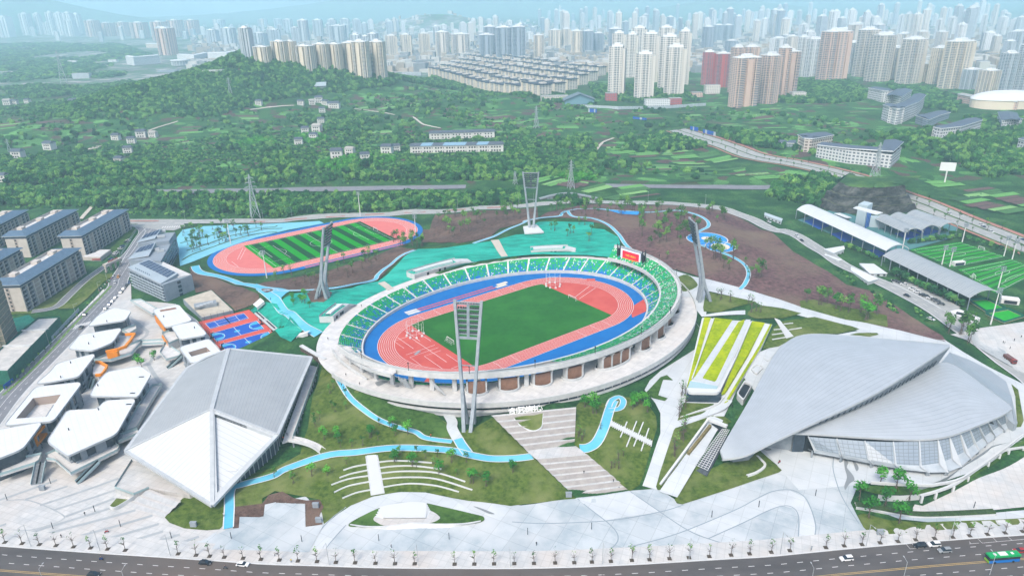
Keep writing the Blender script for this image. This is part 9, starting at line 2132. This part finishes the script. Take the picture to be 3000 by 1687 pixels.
person(gz('C2',808,1000,6.6),0,2,'person in navy on the narrow blue path');person(gz('C2',826,1030,6.3),0,2,'second person in navy on the narrow blue path',1)
for k in range(3):person(gz('B3',68+k*9,1152,7.6),0,k % 2,('first','second','third')[k]+' of three people standing above the far stand',1)
person(gz('D2',295,125,2.5),0,2,'person on the gymnasium terrace beside the stair',1);person(gz('D2',258,160,2.4),0,5,'person in orange on the gymnasium terrace',1)
for k,(x,y) in enumerate(((2375,608),(2390,612),(2480,585),(2545,555),(2440,660))):person(gnd('C4',x,y)+Vector((0,0,.6)),k,k % 3,ORD[k]+' person from the left on the white square at the right edge',k % 2)
def scooter(p,rz,lab,paint,ci=1,group=None):
 o=empty('scooter',p,rz,lab,'scooter',group);mb=MB().box((0,0,.62),(1.1,.34,.3));mb.box((.55,0,.75),(.16,.3,.8));mb.bar((.5,-.35,1.1),(.5,.35,1.1),.08);mb.box((-.2,0,.85),(.7,.3,.16));mb.build('body',paint,o)
 w=MB().tube([(0,-.06,0),(0,.06,0)],.27,10).mesh('scooter_wheel',[TYRE])
 for x in (-.6,.62):mesh_obj('wheel',w,o,(x,0,.27))
 if ci is not None:person(Vector(p)+Vector((0,0,.05)),rz-PI/2,ci,'rider on the '+lab,1,1.0)
scooter(gnd('D1',958,1300)+Vector((0,0,.3)),along(UP,gnd('D1',958,1300)),'blue scooter on the front road below the stone plaza',PAINT['blue'],0)
scooter(gnd('D1',2127,1385)+Vector((0,0,.3)),along(UP,gnd('D1',2127,1385)),'dark scooter on the front road behind the white saloon',PAINT['grey'],2)
scooter(gnd('D4',265,390)+Vector((0,0,.4)),.6,'red scooter on the plaza under the swimming hall',PAINT['red'],0);scooter(gnd('D4',568,1205)+Vector((0,0,.4)),1.0,'silver scooter parked on the front pavement',PAINT['silver'],None);scooter(gnd('D1',1010,1045)+Vector((0,0,.4)),.5,'red and blue scooter on the stone plaza',PAINT['red'],2)
for k in range(16):scooter(gnd('B1',1080-k*9.5,1320+k*9.5)+Vector((0,0,.3)),2.6,'scooter in the long parked row along the campus fence',(PAINT['black'],PAINT['white'],PAINT['blue'],PAINT['red'])[k % 4],None,'campus scooter row')
# lamps, bollards, small things
LPM=mat('lamp_pole',C(186,192,196),.5)
def lamp_mesh(h=10.5,arm=2.2):
 mb=MB().tube([(0,0,-.3),(0,0,h)],[.13,.08],6);mb.bar((0,0,h-.1),(0,arm,h+.5),.09);mb.box((0,arm+.3,h+.52),(.34,.9,.12));return mb.mesh('street_lamp',[LPM])
LM=lamp_mesh()
def lamp(p,rz,lab,group,s=1.0,arm=True):return mesh_obj('street_lamp',LM,None,p,rz,s,label=lab,cat='street lamp',group=group)
for reg,x,y in (('D1',295,1172),('D1',945,1215),('D1',1610,1262),('D2',690,1345),('D2',1533,1362),('D2',2400,1362),('D3',853,1340),('D3',1668,1300),('D3',2530,1245),('D4',275,1245),('D4',1085,1172),('D4',1873,1112)):
 p=gnd(reg,x,y);lamp(p,along(UP,p)+PI,'slim grey street lamp on the kerb of the front road','front road lamps')
for reg,x,y in (('D1',430,1560),('D1',1200,1580),('D4',560,1560),('D4',1430,1500),('D4',2250,1440)):p=gnd(reg,x,y);lamp(p,along(UP,p),'street lamp on the near side of the front road','near side lamps',.85)
for k in range(12):p=BR[4+k*5];n_=Vector((-(BR[5+k*5]-p).y,(BR[5+k*5]-p).x,0)).normalized();q=p+n_*7;lamp(Vector((q.x,q.y,H(q.x,q.y))),along(BR,p)+PI,'street lamp along the road behind the second track','back road lamps',.9)
for k in range(7):p=LS[4+k*6];n_=Vector((-(LS[5+k*6]-p).y,(LS[5+k*6]-p).x,0)).normalized();q=p+n_*7.6;lamp(Vector((q.x,q.y,H(q.x,q.y))),along(LS,p)+PI,'street lamp along the side street','side street lamps',.9)
for k in range(9):p=HWY[10+k*5];n_=Vector((-(HWY[11+k*5]-p).y,(HWY[11+k*5]-p).x,0)).normalized();q=p-n_*15;lamp(Vector((q.x,q.y,H(q.x,q.y))),along(HWY,p),'street lamp along the highway','highway lamps',1.0)
BOL=MB().tube([(0,0,0),(0,0,3.2)],.13,6).mesh('light_column',[DARK])
for reg,x,y in (('D1',480,580),('D1',70,735),('D1',898,845),('D1',1140,985),('D1',503,1005),('D1',1620,1095),('D1',2185,1100),('D2',435,1130),('D2',1160,1120),('D2',1823,1105),('D3',148,1060),('D3',750,1010),('D3',1883,895),('D3',2327,800),('D4',72,800),('D4',607,695),('D4',2100,810)):
 mesh_obj('light_column',BOL,None,gnd(reg,x,y)+Vector((0,0,.2)),0,1,label='short dark light column standing on the open plaza',cat='light column',group='plaza light columns')
for reg,x,y,lab in (('D1',405,640,'grey utility box on the stone plaza below the escalator'),('D1',1830,985,'white utility box on the lawn under the gymnasium tip'),('D2',595,945,'white utility box in the soil bed beside the stepped paving'),('D3',535,705,'white utility box at the corner of the front lawn'),('D2',567,805,'white shed cabinet in the soil bed'),('D4',1215,1060,'white sign box on the street lawn')):
 p=gnd(reg,x,y);o=MB().box((0,0,1),(2.4,1.0,2.0)).box((0,0,2.1),(2.6,1.2,.2)).build('utility_box',WALLG,None,label=lab,cat='utility box');o.location=p+Vector((0,0,.3))
STAIN=mat('water_stain',C(140,146,150),.4)
for reg,pts,par in (('D4',[(880,360),(920,380),(905,430),(960,500),(975,550),(930,580),(890,640),(880,600),(905,520),(885,440)],0),('D4',[(960,370),(1000,400),(1015,440),(995,465),(975,420)],0),('D4',[(120,245),(180,250),(190,265),(140,270)],0),('D4',[(350,255),(400,265),(410,285),(365,275)],0),('D2',[(2050,795),(2130,815),(2250,865),(2200,865),(2120,830)],0)):
 patch('water_stain',reg,pts,STAIN,.30,sm=3,step=2,kind='structure')
for pts in ([(1125,965),(1190,950),(1250,955),(1200,980),(1150,1000)],[(1310,1000),(1350,995),(1340,1010)]):
 W_=smooth_line([at('C2',x,y,ZC+.03) for x,y in pts],4,True);o=MB().ngon(ccw(W_)).build('water_stain',STAIN,None,kind='structure')
 # haze
hz=MB().box((0,8250,250),(42000,17200,560)).build('haze',[],kind='stuff')
hm=bpy.data.materials.new('haze_air');hm.use_nodes=True;t=hm.node_tree;t.nodes.clear()
ho=t.nodes.new('ShaderNodeOutputMaterial');pv=t.nodes.new('ShaderNodeVolumePrincipled')
pv.inputs['Color'].default_value=(.56,.85,1,1);pv.inputs['Density'].default_value=1.9e-4;pv.inputs['Anisotropy'].default_value=0.0
t.links.new(pv.outputs[0],ho.inputs['Volume']);hz.data.materials.append(hm)
